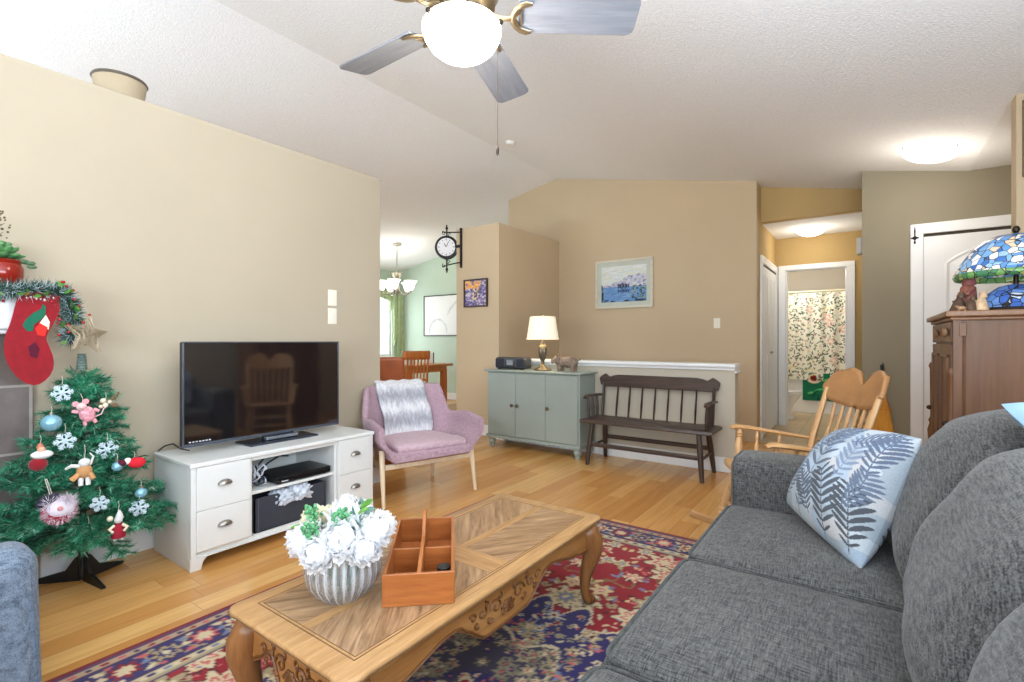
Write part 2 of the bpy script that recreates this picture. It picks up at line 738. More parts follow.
struct('wall_far', gable(-4.355, -0.98, 6.0, 6.12), TAN_LIT, smooth=0, label='tan gable wall beyond the half wall')
struct('wall_header', gable(-0.98, -0.03, 6.27, 6.39, 2.48), OCHRE, smooth=0, label='ochre header over the hallway')
struct('wall_hallway_left', MB().b2((-1.10, 6.12, 0), (-0.98, 7.45, 2.9)), OCHRE, smooth=0, label='ochre hallway wall with bifold closet')
struct('wall_entry', gable(-0.03, 1.45, 5.60, 5.72), OLIVE, smooth=0, label='khaki wall with the white entry door')
struct('wall_hallway_right', MB().b2((-0.03, 5.72, 0), (0.09, 7.45, 2.75)), OLIVE, smooth=0)
struct('wall_bath_front', MB().b2((-2.2, 7.45, 0), (-0.865, 7.57, 2.5)).b2((-0.195, 7.45, 0), (0.09, 7.57, 2.5)).b2((-0.865, 7.45, 2.06), (-0.195, 7.57, 2.5)),
       OCHRE, smooth=0, label='ochre wall around the bathroom doorway')
struct('wall_bath_back', MB().b2((-2.2, 9.6, 0), (0.07, 9.7, 2.5)), BEIGE, smooth=0)
struct('wall_bath_left', MB().b2((-2.2, 7.57, 0), (-2.1, 9.6, 2.5)), BEIGE, smooth=0)
struct('wall_bath_right', MB().b2((0.0, 7.57, 0), (0.09, 9.6, 2.5)), BEIGE, smooth=0)
struct('wall_stub', gable(0.705, 1.45, 4.02, 4.14), TAN_LIT, smooth=0, bevel=0.006, label='tan wall end beside the armoire')
# half wall in front of the stairwell
struct('wall_half', MB().b2((-3.48, 4.50, 0), (-0.90, 4.62, 0.885)), BEIGE, smooth=0, label='beige half wall behind bench and sideboard')
struct('trim_1', MB().b2((-3.05, 4.445, 0.895), (-0.885, 4.66, 0.925)).b2((-3.05, 4.475, 0.868), (-0.893, 4.64, 0.895))
       .b2((-0.90, 4.47, 0.845), (-0.88, 4.64, 0.868)), WHITE, smooth=0, bevel=0.008, label='white cap rail on the half wall')
BH = 0.125
struct('baseboard_half', MB().b2((-3.48, 4.485, 0), (-0.885, 4.50, BH)).b2((-0.90, 4.485, 0), (-0.885, 4.62, BH)), WHITE, smooth=0, bevel=0.004)
struct('baseboard_closet', MB().b2((-4.155, 4.585, 0), (-3.48, 4.60, BH)), WHITE, smooth=0, bevel=0.004)
struct('baseboard_left', MB().b2((-3.15, 0.60, 0), (-3.135, 2.615, BH)).b2((-3.27, 2.60, 0), (-3.135, 2.615, BH)), WHITE, smooth=0, bevel=0.004)
struct('baseboard_entry', MB().b2((-0.045, 5.585, 0), (0.31, 5.60, BH)).b2((-0.045, 5.585, 0), (-0.03, 7.45, BH)), WHITE, smooth=0, bevel=0.004)
struct('baseboard_dining', MB().b2((-7.95, 7.015, 0), (-4.36, 7.03, BH)), WHITE, smooth=0, bevel=0.004)

# dining room walls
struct('wall_dining_far', gable(-8.1, -4.3, 7.03, 7.15), GREEN, smooth=0, label='pale green dining room wall')
wx0, wx1, wz0, wz1 = 5.55, 6.82, 0.81, 2.04
struct('wall_dining_left', MB().b2((-8.05, -1.65, 0), (-7.93, wx0, 2.58)).b2((-8.05, wx1, 0), (-7.93, 7.1, 2.58))
       .b2((-8.05, wx0, 0), (-7.93, wx1, wz0)).b2((-8.05, wx0, wz1), (-7.93, wx1, 2.58)), GREEN, smooth=0, label='pale green dining room wall with the window')


def window_y(name, x0, x1, z0, z1, y):
    """window in a wall of constant y"""
    mb = MB()
    d, f, g = 0.045, 0.05, 0.002
    for (a, b) in (((x0 + g, z0 + g), (x1 - g, z0 + f)), ((x0 + g, z1 - f), (x1 - g, z1 - g)), ((x0 + g, z0 + f), (x0 + f, z1 - f)), ((x1 - f, z0 + f), (x1 - g, z1 - f)),
                   (((x0 + x1) / 2 - .025, z0 + f), ((x0 + x1) / 2 + .025, z1 - f))):
        mb.b2((a[0], y - d, a[1]), (b[0], y + d, b[1]))
    o = struct(name, mb, WHITE, smooth=0, bevel=0.004, label='white framed window')
    MB().b2((x0 + f, y - .004, z0 + f), (x1 - f, y + .004, z1 - f)).build('pane', PANE, o, smooth=0)
    return o


def window_x(name, y0, y1, z0, z1, x, xin):
    """window in a wall of constant x, with a casing on the room side"""
    mb = MB()
    d, f, g = 0.045, 0.05, 0.002
    for (a, b) in (((y0 + g, z0 + g), (y1 - g, z0 + f)), ((y0 + g, z1 - f), (y1 - g, z1 - g)), ((y0 + g, z0 + f), (y0 + f, z1 - f)), ((y1 - f, z0 + f), (y1 - g, z1 - f)),
                   (((y0 + y1) / 2 - .025, z0 + f), ((y0 + y1) / 2 + .025, z1 - f))):
        mb.b2((x - d, a[0], a[1]), (x + d, b[0], b[1]))
    e = .018 if xin > x else -.018
    for (a, b) in (((y0 - .07, z0 - .07), (y1 + .07, z0)), ((y0 - .07, z1), (y1 + .07, z1 + .07)), ((y0 - .07, z0), (y0, z1)), ((y1, z0), (y1 + .07, z1))):
        mb.b2((xin, a[0], a[1]), (xin + e, b[0], b[1]))
    o = struct(name, mb, WHITE, smooth=0, bevel=0.004, label='white framed window')
    MB().b2((x - .004, y0 + f, z0 + f), (x + .004, y1 - f, z1 - f)).build('pane', PANE, o, smooth=0)
    return o


window_x('window_1', wx0, wx1, wz0, wz1, -7.99, -7.929)
# back and right walls of the living room (behind the photographer), with their windows
struct('wall_back', gable(-8.1, -7.0, -1.75, -1.63).b2((-7.0, -1.75, 0), (1.45, -1.63, 0.7)).b2((-4.2, -1.75, 0.7), (-1.7, -1.63, 2.2))
       .b2((1.1, -1.75, 0.7), (1.45, -1.63, 2.2)).prism([(-7.0, 2.2), (1.45, 2.2), (1.45, 2.56), (0.7, 2.56), (-3.53, 3.41), (-7.0, 2.75)], -1.75, -1.63, Mxz), TAN, smooth=0)
window_y('window_2', -1.7, 1.1, 0.7, 2.2, -1.69)
window_y('window_3', -7.0, -4.2, 0.7, 2.2, -1.69)
struct('wall_right', MB().b2((1.25, -1.65, 0), (1.37, -0.8, 2.56)).b2((1.25, 1.5, 0), (1.37, 5.62, 2.56)).b2((1.25, -0.8, 0), (1.37, 1.5, 0.9)).b2((1.25, -0.8, 2.1), (1.37, 1.5, 2.56)), TAN, smooth=0)
window_x('window_4', -0.8, 1.5, 0.9, 2.1, 1.31, 1.249)

# ---------------------------------------------------------------- doors
METAL_D = plain('dark_bronze_metal', S(58, 50, 44), 0.4, 0.8)
STEEL = plain('brushed_nickel', S(176, 172, 164), 0.32, 0.9)
# entry door (white, arched upper panel) with casing, on the khaki wall
dr = thing('door_1', 'white entry door with an arched raised panel', 'door')
dr['kind'] = 'structure'
x0, x1, zt = 0.317, 1.22, 2.14
MB().b2((x0, 5.57, 0), (x0 + .09, 5.60, zt - .09)).b2((x1, 5.57, 0), (x1 + .09, 5.60, zt - .09)).b2((x0, 5.57, zt - .09), (x1 + .09, 5.60, zt)).build('door_casing', WHITE, dr, smooth=0, bevel=0.006)
MB().b2((x0 + .092, 5.584, 0.01), (x1 - .01, 5.598, zt - .115)).build('door_leaf', WHITE, dr, smooth=0, bevel=0.003)
MB().b2((x0 + .09, 5.592, zt - .115), (x1, 5.599, zt - .09)).build('door_gap', plain('dark_gap', S(70, 62, 54), 0.9), dr, smooth=0)
for pz0, pz1, arch in ((1.00, 1.78, True), (0.16, 0.84, False)):
    xa, xb = x0 + .23, x1 - .14
    n = 14
    pts = [(xa, pz0), (xb, pz0), (xb, pz1)]
    if arch:
        pts += [(xb + (xa - xb) * i / n, pz1 + 0.13 * math.sin(PI * i / n) ** 0.8) for i in range(1, n)]
    pts += [(xa, pz1)]
    mb = MB(Matrix.Translation((0, 5.584, 0)) @ Mxz)
    mb.outline(pts[::-1] if False else pts, [(0, 0.0), (0.0, -0.006), (0.012, -0.010), (0.022, -0.004), (0.035, -0.003), (0.05, -0.010)])
    mb.build('door_panel', WHITE, dr, smooth=30)
# bifold closet doors in the hallway
dr = thing('door_2', 'white bifold closet doors in the hallway', 'door')
dr['kind'] = 'structure'
mb = MB()
mb.b2((-0.98, 6.20, 0), (-0.955, 6.29, 2.01)).b2((-0.98, 7.33, 0), (-0.955, 7.42, 2.01)).b2((-0.98, 6.20, 2.01), (-0.955, 7.42, 2.10))
mb.build('door_casing', WHITE, dr, smooth=0, bevel=0.005)
for k in range(4):
    ya = 6.295 + k * 0.259
    o = MB().b2((-0.979, ya + .003, 0.02), (-0.962, ya + .256, 1.985)).build('door_leaf', WHITE, dr, smooth=0, bevel=0.004)
    p_ = MB()
    for za, zb in ((0.12, 0.95), (1.05, 1.88)):
        p_.b2((-0.962, ya + .05, za), (-0.957, ya + .21, zb))
    p_.build('door_panel', WHITE, o, smooth=0, bevel=0.004)
    if k in (1, 2):
        MB().ball((-0.945, ya + (0.22 if k == 1 else 0.04), 0.98), 0.014, 10, 8).build('door_knob', STEEL, o)
MB().b2((-0.979, 6.29, 1.985), (-0.965, 7.33, 2.01)).build('door_track', plain('dark_gap', S(70, 62, 54)), dr, smooth=0)
# bathroom doorway: casing, and the door leaf swung open into the bathroom
dr = thing('door_3', 'white bathroom door standing open', 'door')
dr['kind'] = 'structure'
mb = MB()
mb.b2((-0.95, 7.425, 0), (-0.865, 7.449, 2.05)).b2((-0.195, 7.425, 0), (-0.11, 7.449, 2.05)).b2((-0.95, 7.425, 2.05), (-0.11, 7.45, 2.115))
mb.b2((-0.865, 7.452, 0), (-0.850, 7.57, 2.04)).b2((-0.21, 7.452, 0), (-0.195, 7.57, 2.04)).b2((-0.865, 7.452, 2.042), (-0.195, 7.57, 2.06))
mb.build('door_casing', WHITE, dr, smooth=0, bevel=0.005)
MB().b2((-0.195, 7.58, 0.01), (-0.16, 8.24, 2.03)).build('door_leaf', WHITE, dr, smooth=0, bevel=0.003)
for z in (1.775, 1.02, 0.25):
    MB().b2((-0.212, 7.50, z - .055), (-0.202, 7.585, z + .055)).build('hinge', plain('dark_hinge_metal', S(96, 92, 88), 0.4, 0.7), dr, smooth=0)

# ================================================================ CEILING FIXTURES
GLOW = emit('frosted_lamp_glass', (1.0, 0.93, 0.80), 7.0, (0.9, 0.9, 0.88))
GLOW3 = emit('entry_lamp_glass', (1.0, 0.93, 0.80), 3.0, (0.9, 0.9, 0.88))
GLOW2 = emit('hall_lamp_glass', (1.0, 0.90, 0.74), 4.0, (0.9, 0.9, 0.88))
BRASS = plain('antique_brass', S(150, 134, 108), 0.35, 0.85)

# ceiling fan
FX, FY = -1.245, 1.415
fan = thing('ceiling_fan', 'five-bladed ceiling fan with a bright frosted bowl light', 'ceiling fan', (FX, FY, 0))
zc = 3.39 - 0.2 * (FX + 3.53)
MB().lathe([(0.075, zc + .01), (0.075, zc - .03), (0.05, zc - .075), (0.02, zc - .085)], 24).build('canopy', BRASS, fan)
MB().tube([(0, 0, zc - .05), (0, 0, 2.52)], 0.013, 12).build('downrod', BRASS, fan)
MB().lathe([(0.03, 2.53), (0.10, 2.515), (0.135, 2.48), (0.14, 2.43), (0.12, 2.395), (0.125, 2.385), (0.09, 2.36), (0.09, 2.335), (0.115, 2.325), (0.13, 2.31)], 40).build('motor_housing', BRASS, fan)
mb = MB()
mb.lathe([(0.02, 2.185)] + [(0.150 * math.sin(a), 2.302 - 0.118 * math.cos(a)) for a in [R(x) for x in (12, 25, 40, 55, 70, 82, 90)]] + [(0.142, 2.312)], 40)
mb.build('light_bowl', GLOW, fan)
for k in range(3):
    a = R(20 + 120 * k)
    MB().ball((0.153 * math.cos(a), 0.153 * math.sin(a), 2.302), 0.010, 10, 8).build('bowl_screw', METAL_D, fan)
BLADE = wood('limed_oak_blade', S(112, 116, 126), S(146, 150, 160), 0.45, 0.8, 'x')
for k in range(5):
    a0 = 36 + 72 * k
    mb = MB()
    n = 10
    L0, L1, wdt = 0.215, 0.665, 0.084
    pts = [(L0, -wdt * 0.86), (L1 - 0.03, -wdt)] + [(L1 - 0.03 + 0.03 * math.cos(R(t)), -wdt + 0.03 + 0.03 * math.sin(R(t))) for t in (-60, -30, 0)]
    pts = pts + [(x, -y) for x, y in pts[::-1]]
    mb.prism(pts, -0.004, 0.004)
    b = mb.build('blade', BLADE, fan, bevel=0.002)
    b.location = (0, 0, 2.352)
    b.rotation_euler = (R(-13), 0, R(a0))
    ir = MB()
    ir.tube([(0.10, 0, 0.005), (0.15, 0, -0.012), (0.185, 0, -0.012)], [0.016, 0.012, 0.012], 8, flat=(1, 0.6))
    cres = [(0.255 - 0.062 * math.cos(R(t)), 0.062 * math.sin(R(t)) * 1.0, -0.012) for t in range(-100, 101, 20)]
    ir.tube(cres, [0.006] + [0.013] * (len(cres) - 2) + [0.006], 8, flat=(1, 0.5))
    ir.tube([(0.195, 0, -0.012), (0.225, 0.03, -0.012), (0.225, -0.03, -0.012), (0.195, 0, -0.012)], 0.006, 6)
    i_ = ir.build('blade_bracket', BRASS, b)
mb = MB()
mb.tube([(0.09, 0.105, 2.33), (0.09, 0.105, 1.862)], 0.0010, 6)
pc = mb.build('pull_chain', METAL_D, fan)
MB().lathe([(0.002, 1.87), (0.005, 1.862), (0.006, 1.845), (0.002, 1.835)], 12, (0.09, 0.105, 0)).build('pull_knob', METAL_D, pc)


def flush_light(label, loc, r, h, tilt, gm):
    t = thing('ceiling_light', label, 'ceiling light', loc, rot=(0, tilt, 0), group=None)
    MB().lathe([(r * 0.75, 0.0), (r * 0.78, -0.02), (r * 0.6, -0.026)], 32).build('base_plate', BRASS, t)
    MB().lathe([(0.004, -h)] + [(r * math.sin(R(a)), -0.012 - (h - 0.012) * math.cos(R(a))) for a in (10, 22, 36, 50, 64, 78, 90)], 36).build('glass_bowl', gm, t)
    for k in range(3):
        a = R(80 + 120 * k)
        MB().tube([(r * .7 * math.cos(a), r * .7 * math.sin(a), -0.008), (r * 1.03 * math.cos(a), r * 1.03 * math.sin(a), -0.010), (r * 1.0 * math.cos(a), r * 1.0 * math.sin(a), -0.028)], 0.007, 8).build('clip', STEEL, t)
    return t


flush_light('flush bowl ceiling light on the stippled ceiling near the white entry door', (0.408, 4.99, 2.602), 0.185, 0.095, math.atan(0.2), GLOW3)
flush_light('flush bowl ceiling light on the flat hallway ceiling', (-0.54, 6.95, 2.482), 0.155, 0.10, 0, GLOW2)
point('entry_lamp', (0.385, 4.97, 2.25), 8, WARM, 0.15)
point('hall_lamp', (-0.54, 6.95, 2.25), 6, WARM, 0.12)
point('bath_lamp', (-1.0, 8.3, 2.2), 30, (1, 0.96, 0.9), 0.12)
point('fan_lamp', (FX, FY, 2.10), 20, (1.0, 0.9, 0.76), 0.14)
sm = MB().lathe([(0.052, 0), (0.055, -0.02), (0.04, -0.035), (0.0, -0.035)], 24).build('smoke_detector', plain('white_plastic', S(238, 238, 236), 0.5), loc=(-3.2, 4.45, 3.327), rot=(0, R(11), 0))
tag(sm, 'small round white smoke detector on the vaulted ceiling', 'smoke detector')

# round drum shaped basket on top of the left partition
bk = thing('round_basket', 'round tan basket with a dark rim standing on the partition wall top', 'basket', (-3.32, 0.955, 2.412))
RAT = plain('woven_tan_fibre', S(178, 162, 136), 0.8, bump=0.3, bscale=90)
mb = MB()
MB().lathe([(0.092, 0), (0.104, 0.006), (0.120, 0.125), (0.114, 0.125), (0.100, 0.012), (0.0, 0.012)], 40).build('body', RAT, bk)
MB().lathe([(0.121, 0.118), (0.126, 0.125), (0.121, 0.134), (0.113, 0.13), (0.113, 0.12)], 40).build('rim', plain('dark_basket_rim', S(92, 84, 74), 0.7), bk)

# switches
def plate(name, label, cat, loc, rotz, toggles):
    t = thing(name, label, cat, loc, rotz)
    IV = plain('ivory_plastic', S(240, 236, 220), 0.4, var=0.01)
    w_ = 0.036 + 0.023 * (toggles - 1)
    MB().b2((-w_, -0.006, -0.058), (w_, 0, 0.058)).build('cover_plate', IV, t, bevel=0.003)
    for k in range(toggles):
        x = (k - (toggles - 1) / 2) * 0.046
        MB().b2((x - .012, -0.010, -0.028), (x + .012, -0.005, 0.028)).build('rocker', IV, t, bevel=0.002)
    return t


plate('light_switch', 'upper of the two ivory switch plates on the tan partition wall', 'light switch', (-3.149, 2.161, 1.432), R(90), 1)
plate('light_switch', 'lower of the two ivory switch plates on the tan partition wall', 'light switch', (-3.149, 2.161, 1.300), R(90), 1)
plate('light_switch', 'ivory switch plate right of the landscape painting on the far wall', 'light switch', (-1.393, 5.999, 1.325), 0, 1)
ch = MB().b2((-0.075, 5.95, 1.98), (-0.032, 6.08, 2.14)).build('door_chime', plain('white_plastic', S(238, 238, 236)), bevel=0.006)
tag(ch, 'small beige door chime box high on the hallway corner', 'door chime')

# ================================================================ LEFT SIDE: FIREPLACE, TREE, TELEVISION
rnd = random.Random(7)
RED = plain('red_felt', S(138, 10, 26), 0.95, var=0.12, vscale=30, sheen=0.3)
REDG = plain('red_glazed_ceramic', S(138, 32, 20), 0.15, var=0.1)
WHITEF = plain('white_fluff', S(236, 234, 232), 0.95, bump=0.5, bscale=120)
CREAM = plain('cream_felt', S(228, 214, 190), 0.9)

# fireplace: tiled surround, firebox and mantel
fp = thing('fireplace', 'grey tiled fireplace with a white mantel shelf on the tan wall', 'fireplace', (-3.15, -0.35, 0))
TILE_G = tile_mat('grey_slate_tile', S(122, 110, 104), S(104, 94, 92), S(168, 160, 152), 0.305, 0.305, 'yz', 0.35)
mb = MB()
mb.b2((0.0, 0.62, 0), (0.022, 0.925, 1.165)).b2((0.0, -0.925, 0), (0.022, -0.62, 1.165)).b2((0.0, -0.62, 0.80), (0.022, 0.62, 1.165))
mb.build('tile_surround', TILE_G, fp, smooth=0, bevel=0.002)
MB().b2((0.0, -0.62, 0), (0.012, 0.62, 0.80)).build('firebox', plain('black_firebox', S(22, 21, 22), 0.3), fp, smooth=0)
mb = MB()
mb.tube([(0.03, -0.62, 0.02), (0.03, -0.62, 0.79), (0.03, 0.62, 0.79), (0.03, 0.62, 0.02)], 0.018, 6)
mb.build('firebox_frame', METAL_D, fp, smooth=0)
mb = MB()
mb.b2((0, -0.98, 1.315), (0.20, 0.905, 1.355)).b2((0, -0.95, 1.17), (0.175, 0.88, 1.315)).b2((0, -0.94, 1.150), (0.15, 0.87, 1.17))
mb.build('mantel_shelf', WHITE, fp, smooth=0, bevel=0.008)

# garland on the mantel, hanging over its end
ga = thing('garland', 'green tinsel garland with red berries draped over the mantel end', 'garland', (-2.985, 0.30, 1.318))
TIN = plain('frosted_green_tinsel', S(36, 78, 66), 0.6, var=0.45, vscale=55)
LEAFG = plain('green_leaf', S(96, 150, 60), 0.6, var=0.3, vscale=40)
path = [Vector((0.06, -0.45, 0.012)), Vector((0.065, -0.2, 0.016)), Vector((0.065, 0.02, 0.012)), Vector((0.065, 0.16, 0.014)), Vector((0.06, 0.27, 0.025)), Vector((0.05, 0.335, 0.012)),
        Vector((0.05, 0.365, -0.06)), Vector((0.05, 0.365, -0.13)), Vector((0.05, 0.36, -0.19))]


def along(path, t):
    u = t * (len(path) - 1)
    i = min(int(u), len(path) - 2)
    return path[i].lerp(path[i + 1], u - i)


def spikes(mb, n, path, r0, r1, wd, rnd, col=None, xmin=None, zmin=None):
    vs, fs, cs = [], [], []
    for k in range(n):
        p = along(path, rnd.random())
        d = Vector((rnd.gauss(0, 1), rnd.gauss(0, 1), rnd.gauss(0, 1))).normalized()
        L = rnd.uniform(r0, r1)
        q = p + d * L
        if xmin is not None and q.x < xmin:
            q.x = xmin + rnd.random() * .004
        sd = d.cross(Vector((rnd.gauss(0, 1), rnd.gauss(0, 1), rnd.gauss(0, 1)))).normalized() * wd
        sd2 = d.cross(sd).normalized() * wd
        b = len(vs)
        vs += [p + sd, p - sd * .5 + sd2 * .8, p - sd * .5 - sd2 * .8, q]
        fs += [(b, b + 1, b + 3), (b + 1, b + 2, b + 3), (b + 2, b, b + 3)]
    mb.add(vs, fs)


mb = MB()
mb.tube(path, 0.012, 6)
spikes(mb, 5200, path, 0.03, 0.070, 0.0030, rnd)
mb.build('tinsel', TIN, ga, smooth=0)
mb = MB()
spikes(mb, 1500, path, 0.045, 0.072, 0.0022, rnd)
mb.build('frosted_tips', plain('white_frost', S(200, 214, 220), 0.7), ga, smooth=0)


def leaf(mb, p, d, L, wd, rnd, n=5):
    """a small cupped leaf starting at p along d"""
    d = Vector(d).normalized()
    s_ = d.cross(Vector((rnd.gauss(0, 1), rnd.gauss(0, 1), rnd.gauss(0, 1)))).normalized()
    nrm = d.cross(s_)
    p = Vector(p)

    def f(u, v):
        ww = wd * math.sin(PI * min(1, v * 0.92 + 0.08)) ** 0.8
        x = (u - .5) * 2
        return p + d * (L * v) + s_ * (x * ww) + nrm * (0.25 * wd * x * x - 0.18 * L * v * v)
    mb.grid(3, n, f)


mb = MB()
for k in range(26):
    p = along(path, rnd.uniform(0.1, 1))
    d = Vector((rnd.uniform(.2, 1), rnd.gauss(0, .8), rnd.gauss(0.1, .8))).normalized()
    leaf(mb, p + d * .03, d, rnd.uniform(.03, .055), rnd.uniform(.010, .016), rnd)
mb.build('leaf', LEAFG, ga, kind='stuff')
mb = MB()
for k in range(34):
    p = along(path, rnd.uniform(0.1, .95))
    d = Vector((rnd.uniform(.2, 1), rnd.gauss(0, .8), rnd.gauss(0.1, .8))).normalized()
    mb.ball(p + d * rnd.uniform(.045, .07), .006, 8, 6)
mb.build('berry', plain('red_berry', S(170, 20, 34), 0.25), ga, kind='stuff')

# gold wire star under the garland end
sr = thing('star_ornament', 'gold wire star hanging from the garland end', 'star ornament', (-2.90, 0.712, 1.150), 0, rot=(0, R(-8), R(20)))
sr.scale = (.88, .88, .88)
GOLDW = plain('champagne_gold_wire', S(188, 172, 146), 0.4, 0.4)
mb = MB()
pts5 = [(0.0, (0.105 if k % 2 == 0 else 0.043) * math.sin(R(36 * k + 8)), (0.105 if k % 2 == 0 else 0.043) * math.cos(R(36 * k + 8))) for k in range(10)]
for xo in (-.012, .012):
    mb.tube([(xo, y, z) for (_, y, z) in pts5] + [(xo, pts5[0][1], pts5[0][2])], 0.0024, 5)
mb.build('outline', GOLDW, sr)
mb = MB()
for k in range(230):
    a, b = rnd.choice(pts5), rnd.choice(pts5)
    i, j = rnd.random(), rnd.randrange(10)
    p, q = Vector(pts5[j]), Vector(pts5[(j + 1) % 10])
    p1 = p.lerp(q, rnd.random())
    p2 = p1 * rnd.uniform(0.15, .5)
    p2.x = rnd.uniform(-.02, .02)
    p2.y += rnd.gauss(0, .016)
    p2.z += rnd.gauss(0, .016)
    mb.tube([p1, p2], 0.0013, 4)
mb.build('wire_mesh', GOLDW, sr)
MB().tube([(0, .015, .105), (0, .0, .18)], .001, 4).build('hanging_thread', GOLDW, sr)

# stocking
st = thing('christmas_stocking', 'red felt stocking with a green leaf patch hung on the mantel', 'stocking', (-2.925, 0.530, 1.302), R(0))
# outline in (y,z) plane
so = [(-0.0470, 0.0000), (0.1182, 0.0000), (0.1097, -0.0423), (0.0783, -0.1028), (0.0470, -0.1451), (0.0385, -0.1874), (0.0613, -0.2358), (0.0812, -0.2781), (0.0755, -0.3204), (0.0356, -0.3543), (0.0000, -0.3591), (-0.0499, -0.3325), (-0.0897, -0.2842), (-0.1097, -0.2358), (-0.1040, -0.1753), (-0.0812, -0.1270), (-0.0641, -0.0726)]
# smooth it
sm_ = []
for i in range(len(so)):
    p, q = Vector(so[i]), Vector(so[(i + 1) % len(so)])
    sm_ += [tuple(p.lerp(q, .25)), tuple(p.lerp(q, .75))]
Myz = Matrix(((0, 0, 1, 0), (1, 0, 0, 0), (0, 1, 0, 0), (0, 0, 0, 1)))  # (a,b,h) -> (h, a, b)
mb = MB(Myz)
mb.outline(sm_, [(0.006, -0.020), (0, -0.014), (0, 0.004), (0.004, 0.012), (0.014, 0.018), (0.03, 0.021)])
mb.build('felt_body', RED, st, smooth=60)
lf = [(-0.0499, -0.1209), (-0.0328, -0.0931), (0.0000, -0.0665), (0.0427, -0.0447), (0.0527, -0.0206), (0.0670, -0.0363), (0.0641, -0.0726), (0.0385, -0.0967), (0.0071, -0.1149), (0.0014, -0.1451), (-0.0271, -0.1463)]
MB(Myz).prism(lf, 0.0215, 0.0245).build('leaf_patch', plain('green_felt', S(22, 98, 74), 0.95), st)
MB(Myz).prism([(0.0328, -0.1125), (0.0670, -0.0713), (0.0869, -0.1028), (0.0812, -0.1391), (0.0613, -0.1221)], 0.0215, 0.024).build('cream_patch', CREAM, st)
MB(Myz).prism([(0.0128, -0.1342), (0.0356, -0.1088), (0.0755, -0.1270), (0.0613, -0.1681), (0.0242, -0.1632)], 0.0215, 0.0255).build('red_patch', plain('bright_red_felt', S(214, 40, 34), .9), st)
MB(Myz).prism([(-0.0214, -0.2140), (0.0128, -0.1947), (0.0356, -0.2261), (0.0214, -0.2672), (-0.0128, -0.2576)], 0.0215, 0.0245).build('dark_patch', plain('maroon_felt', S(84, 12, 40), .95), st)
mb = MB()
for k in range(60):
    y = -.045 + .16 * k / 59
    mb.ball((rnd.uniform(-.018, .02), y, .006 + rnd.uniform(-.01, .01)), rnd.uniform(.004, .007), 7, 5)
mb.build('fluffy_trim', WHITEF, st)
MB().tube([(0, .04, 0), (0.005, .05, .03), (0, .055, .0)], .002, 5).build('hanging_loop', RED, st)

st.scale = (.95, .63, .96)
# potted succulent on the mantel
pt = thing('potted_succulent', 'green succulent in a glossy red pot on the mantel', 'potted plant', (-3.035, 0.455, 1.357))
pt.scale = (.9, .9, .9)
MB().lathe([(.052, 0), (.066, .012), (.079, .05), (.079, .085), (.070, .108), (.078, .122), (.074, .126), (.064, .115), (.064, .10), (0, .10)], 32).build('pot', REDG, pt)
mb = MB()
for ring, (cnt, L, el) in enumerate(((9, .075, 12), (9, .066, 32), (7, .052, 52), (5, .036, 72))):
    for k in range(cnt):
        a = 2 * PI * k / cnt + ring * .4
        e = R(el)
        d = Vector((math.cos(a) * math.cos(e), math.sin(a) * math.cos(e), math.sin(e)))
        if d.x < 0:
            d.x *= .8
        c = Vector((0, 0, .135 + ring * .014)) + d * L * .62
        M = d.to_track_quat('X', 'Z').to_euler()
        mb.ball(c, (L * .55, L * .30, .011), 10, 6, rot=M)
mb.build('rosette', plain('succulent_green', S(84, 136, 84), 0.5, var=.4, vscale=25), pt)
mb = MB()
for (y, z) in ((.095, .118), (.10, .10), (.072, .124)):
    mb.tube([(.03, .04, .12), (.04, y - .015, z + .01)], .003, 5)
    mb.ball((.042, y, z), (.008, .020, .010), 8, 6)
mb.build('trailing_leaf', plain('succulent_dark', S(70, 100, 70), 0.5), pt)
# dried sprig further along the mantel
dp = thing('dried_sprig', 'brown dried twig arrangement at the far left on the mantel', 'dried flowers', (-3.0, 0.33, 1.357))
MB().lathe([(.03, 0), (.045, .03), (.04, .09), (.018, .14), (.02, .16), (.014, .16), (.012, .14), (0, .14)], 20).build('bottle_vase', plain('dark_ceramic', S(70, 58, 52), .3), dp)
mb = MB()
for k in range(13):
    a = rnd.uniform(0, 2 * PI)
    tip = Vector((.03 + rnd.uniform(-.06, .07), rnd.uniform(-.10, .135), rnd.uniform(.20, .36)))
    mb.tube([(0, 0, .12), tip * .55 + Vector((0, 0, .05)), tip], [.002, .0016, .001], 4)
    for q in range(6):
        mb.ball(tip + Vector((rnd.gauss(0, .008), rnd.gauss(0, .01), rnd.gauss(0, .012))), rnd.uniform(.003, .006), 6, 4)
mb.build('twig', plain('dried_brown', S(98, 84, 66), .9), dp)

# ---------------------------------------------------------------- Christmas tree
TX, TY = -2.985, 0.718
tr = thing('christmas_tree', 'small artificial christmas tree with black folding stand by the fireplace', 'christmas tree', (TX, TY, 0))
BLK = plain('black_plastic', S(24, 26, 28), 0.45)
mb = MB()
for a, L in ((8, .20), (112, .19), (228, .23), (170, .11)):
    M = Matrix.Rotation(R(a), 4, 'Z') @ Matrix(((1, 0, 0, 0), (0, 0, -1, 0), (0, 1, 0, 0), (0, 0, 0, 1)))
    mb.prism([(.012, .0), (L * .92, .0), (L, .006), (L * .96, .014), (.07, .050), (.03, .11), (.012, .12)], -.006, .006, M)
mb.tube([(0, 0, .02), (0, 0, .20)], .019, 12)
mb.build('stand', BLK, tr, smooth=30)
MB().tube([(0, 0, .19), (0, 0, .95)], [.014, .006], 8).build('trunk', plain('dark_green_trunk', S(34, 52, 40), .8), tr)
NEED = NT('pine_needles')
a_ = NEED.n('ShaderNodeAttribute', attribute_name='pattern')
NEED.base(a_.outputs['Color'])
NEED.set(0.55, 0, 0.3)
NEED = NEED.m
nv, nf, ncol = [], [], []
XLIM = -3.125 - TX


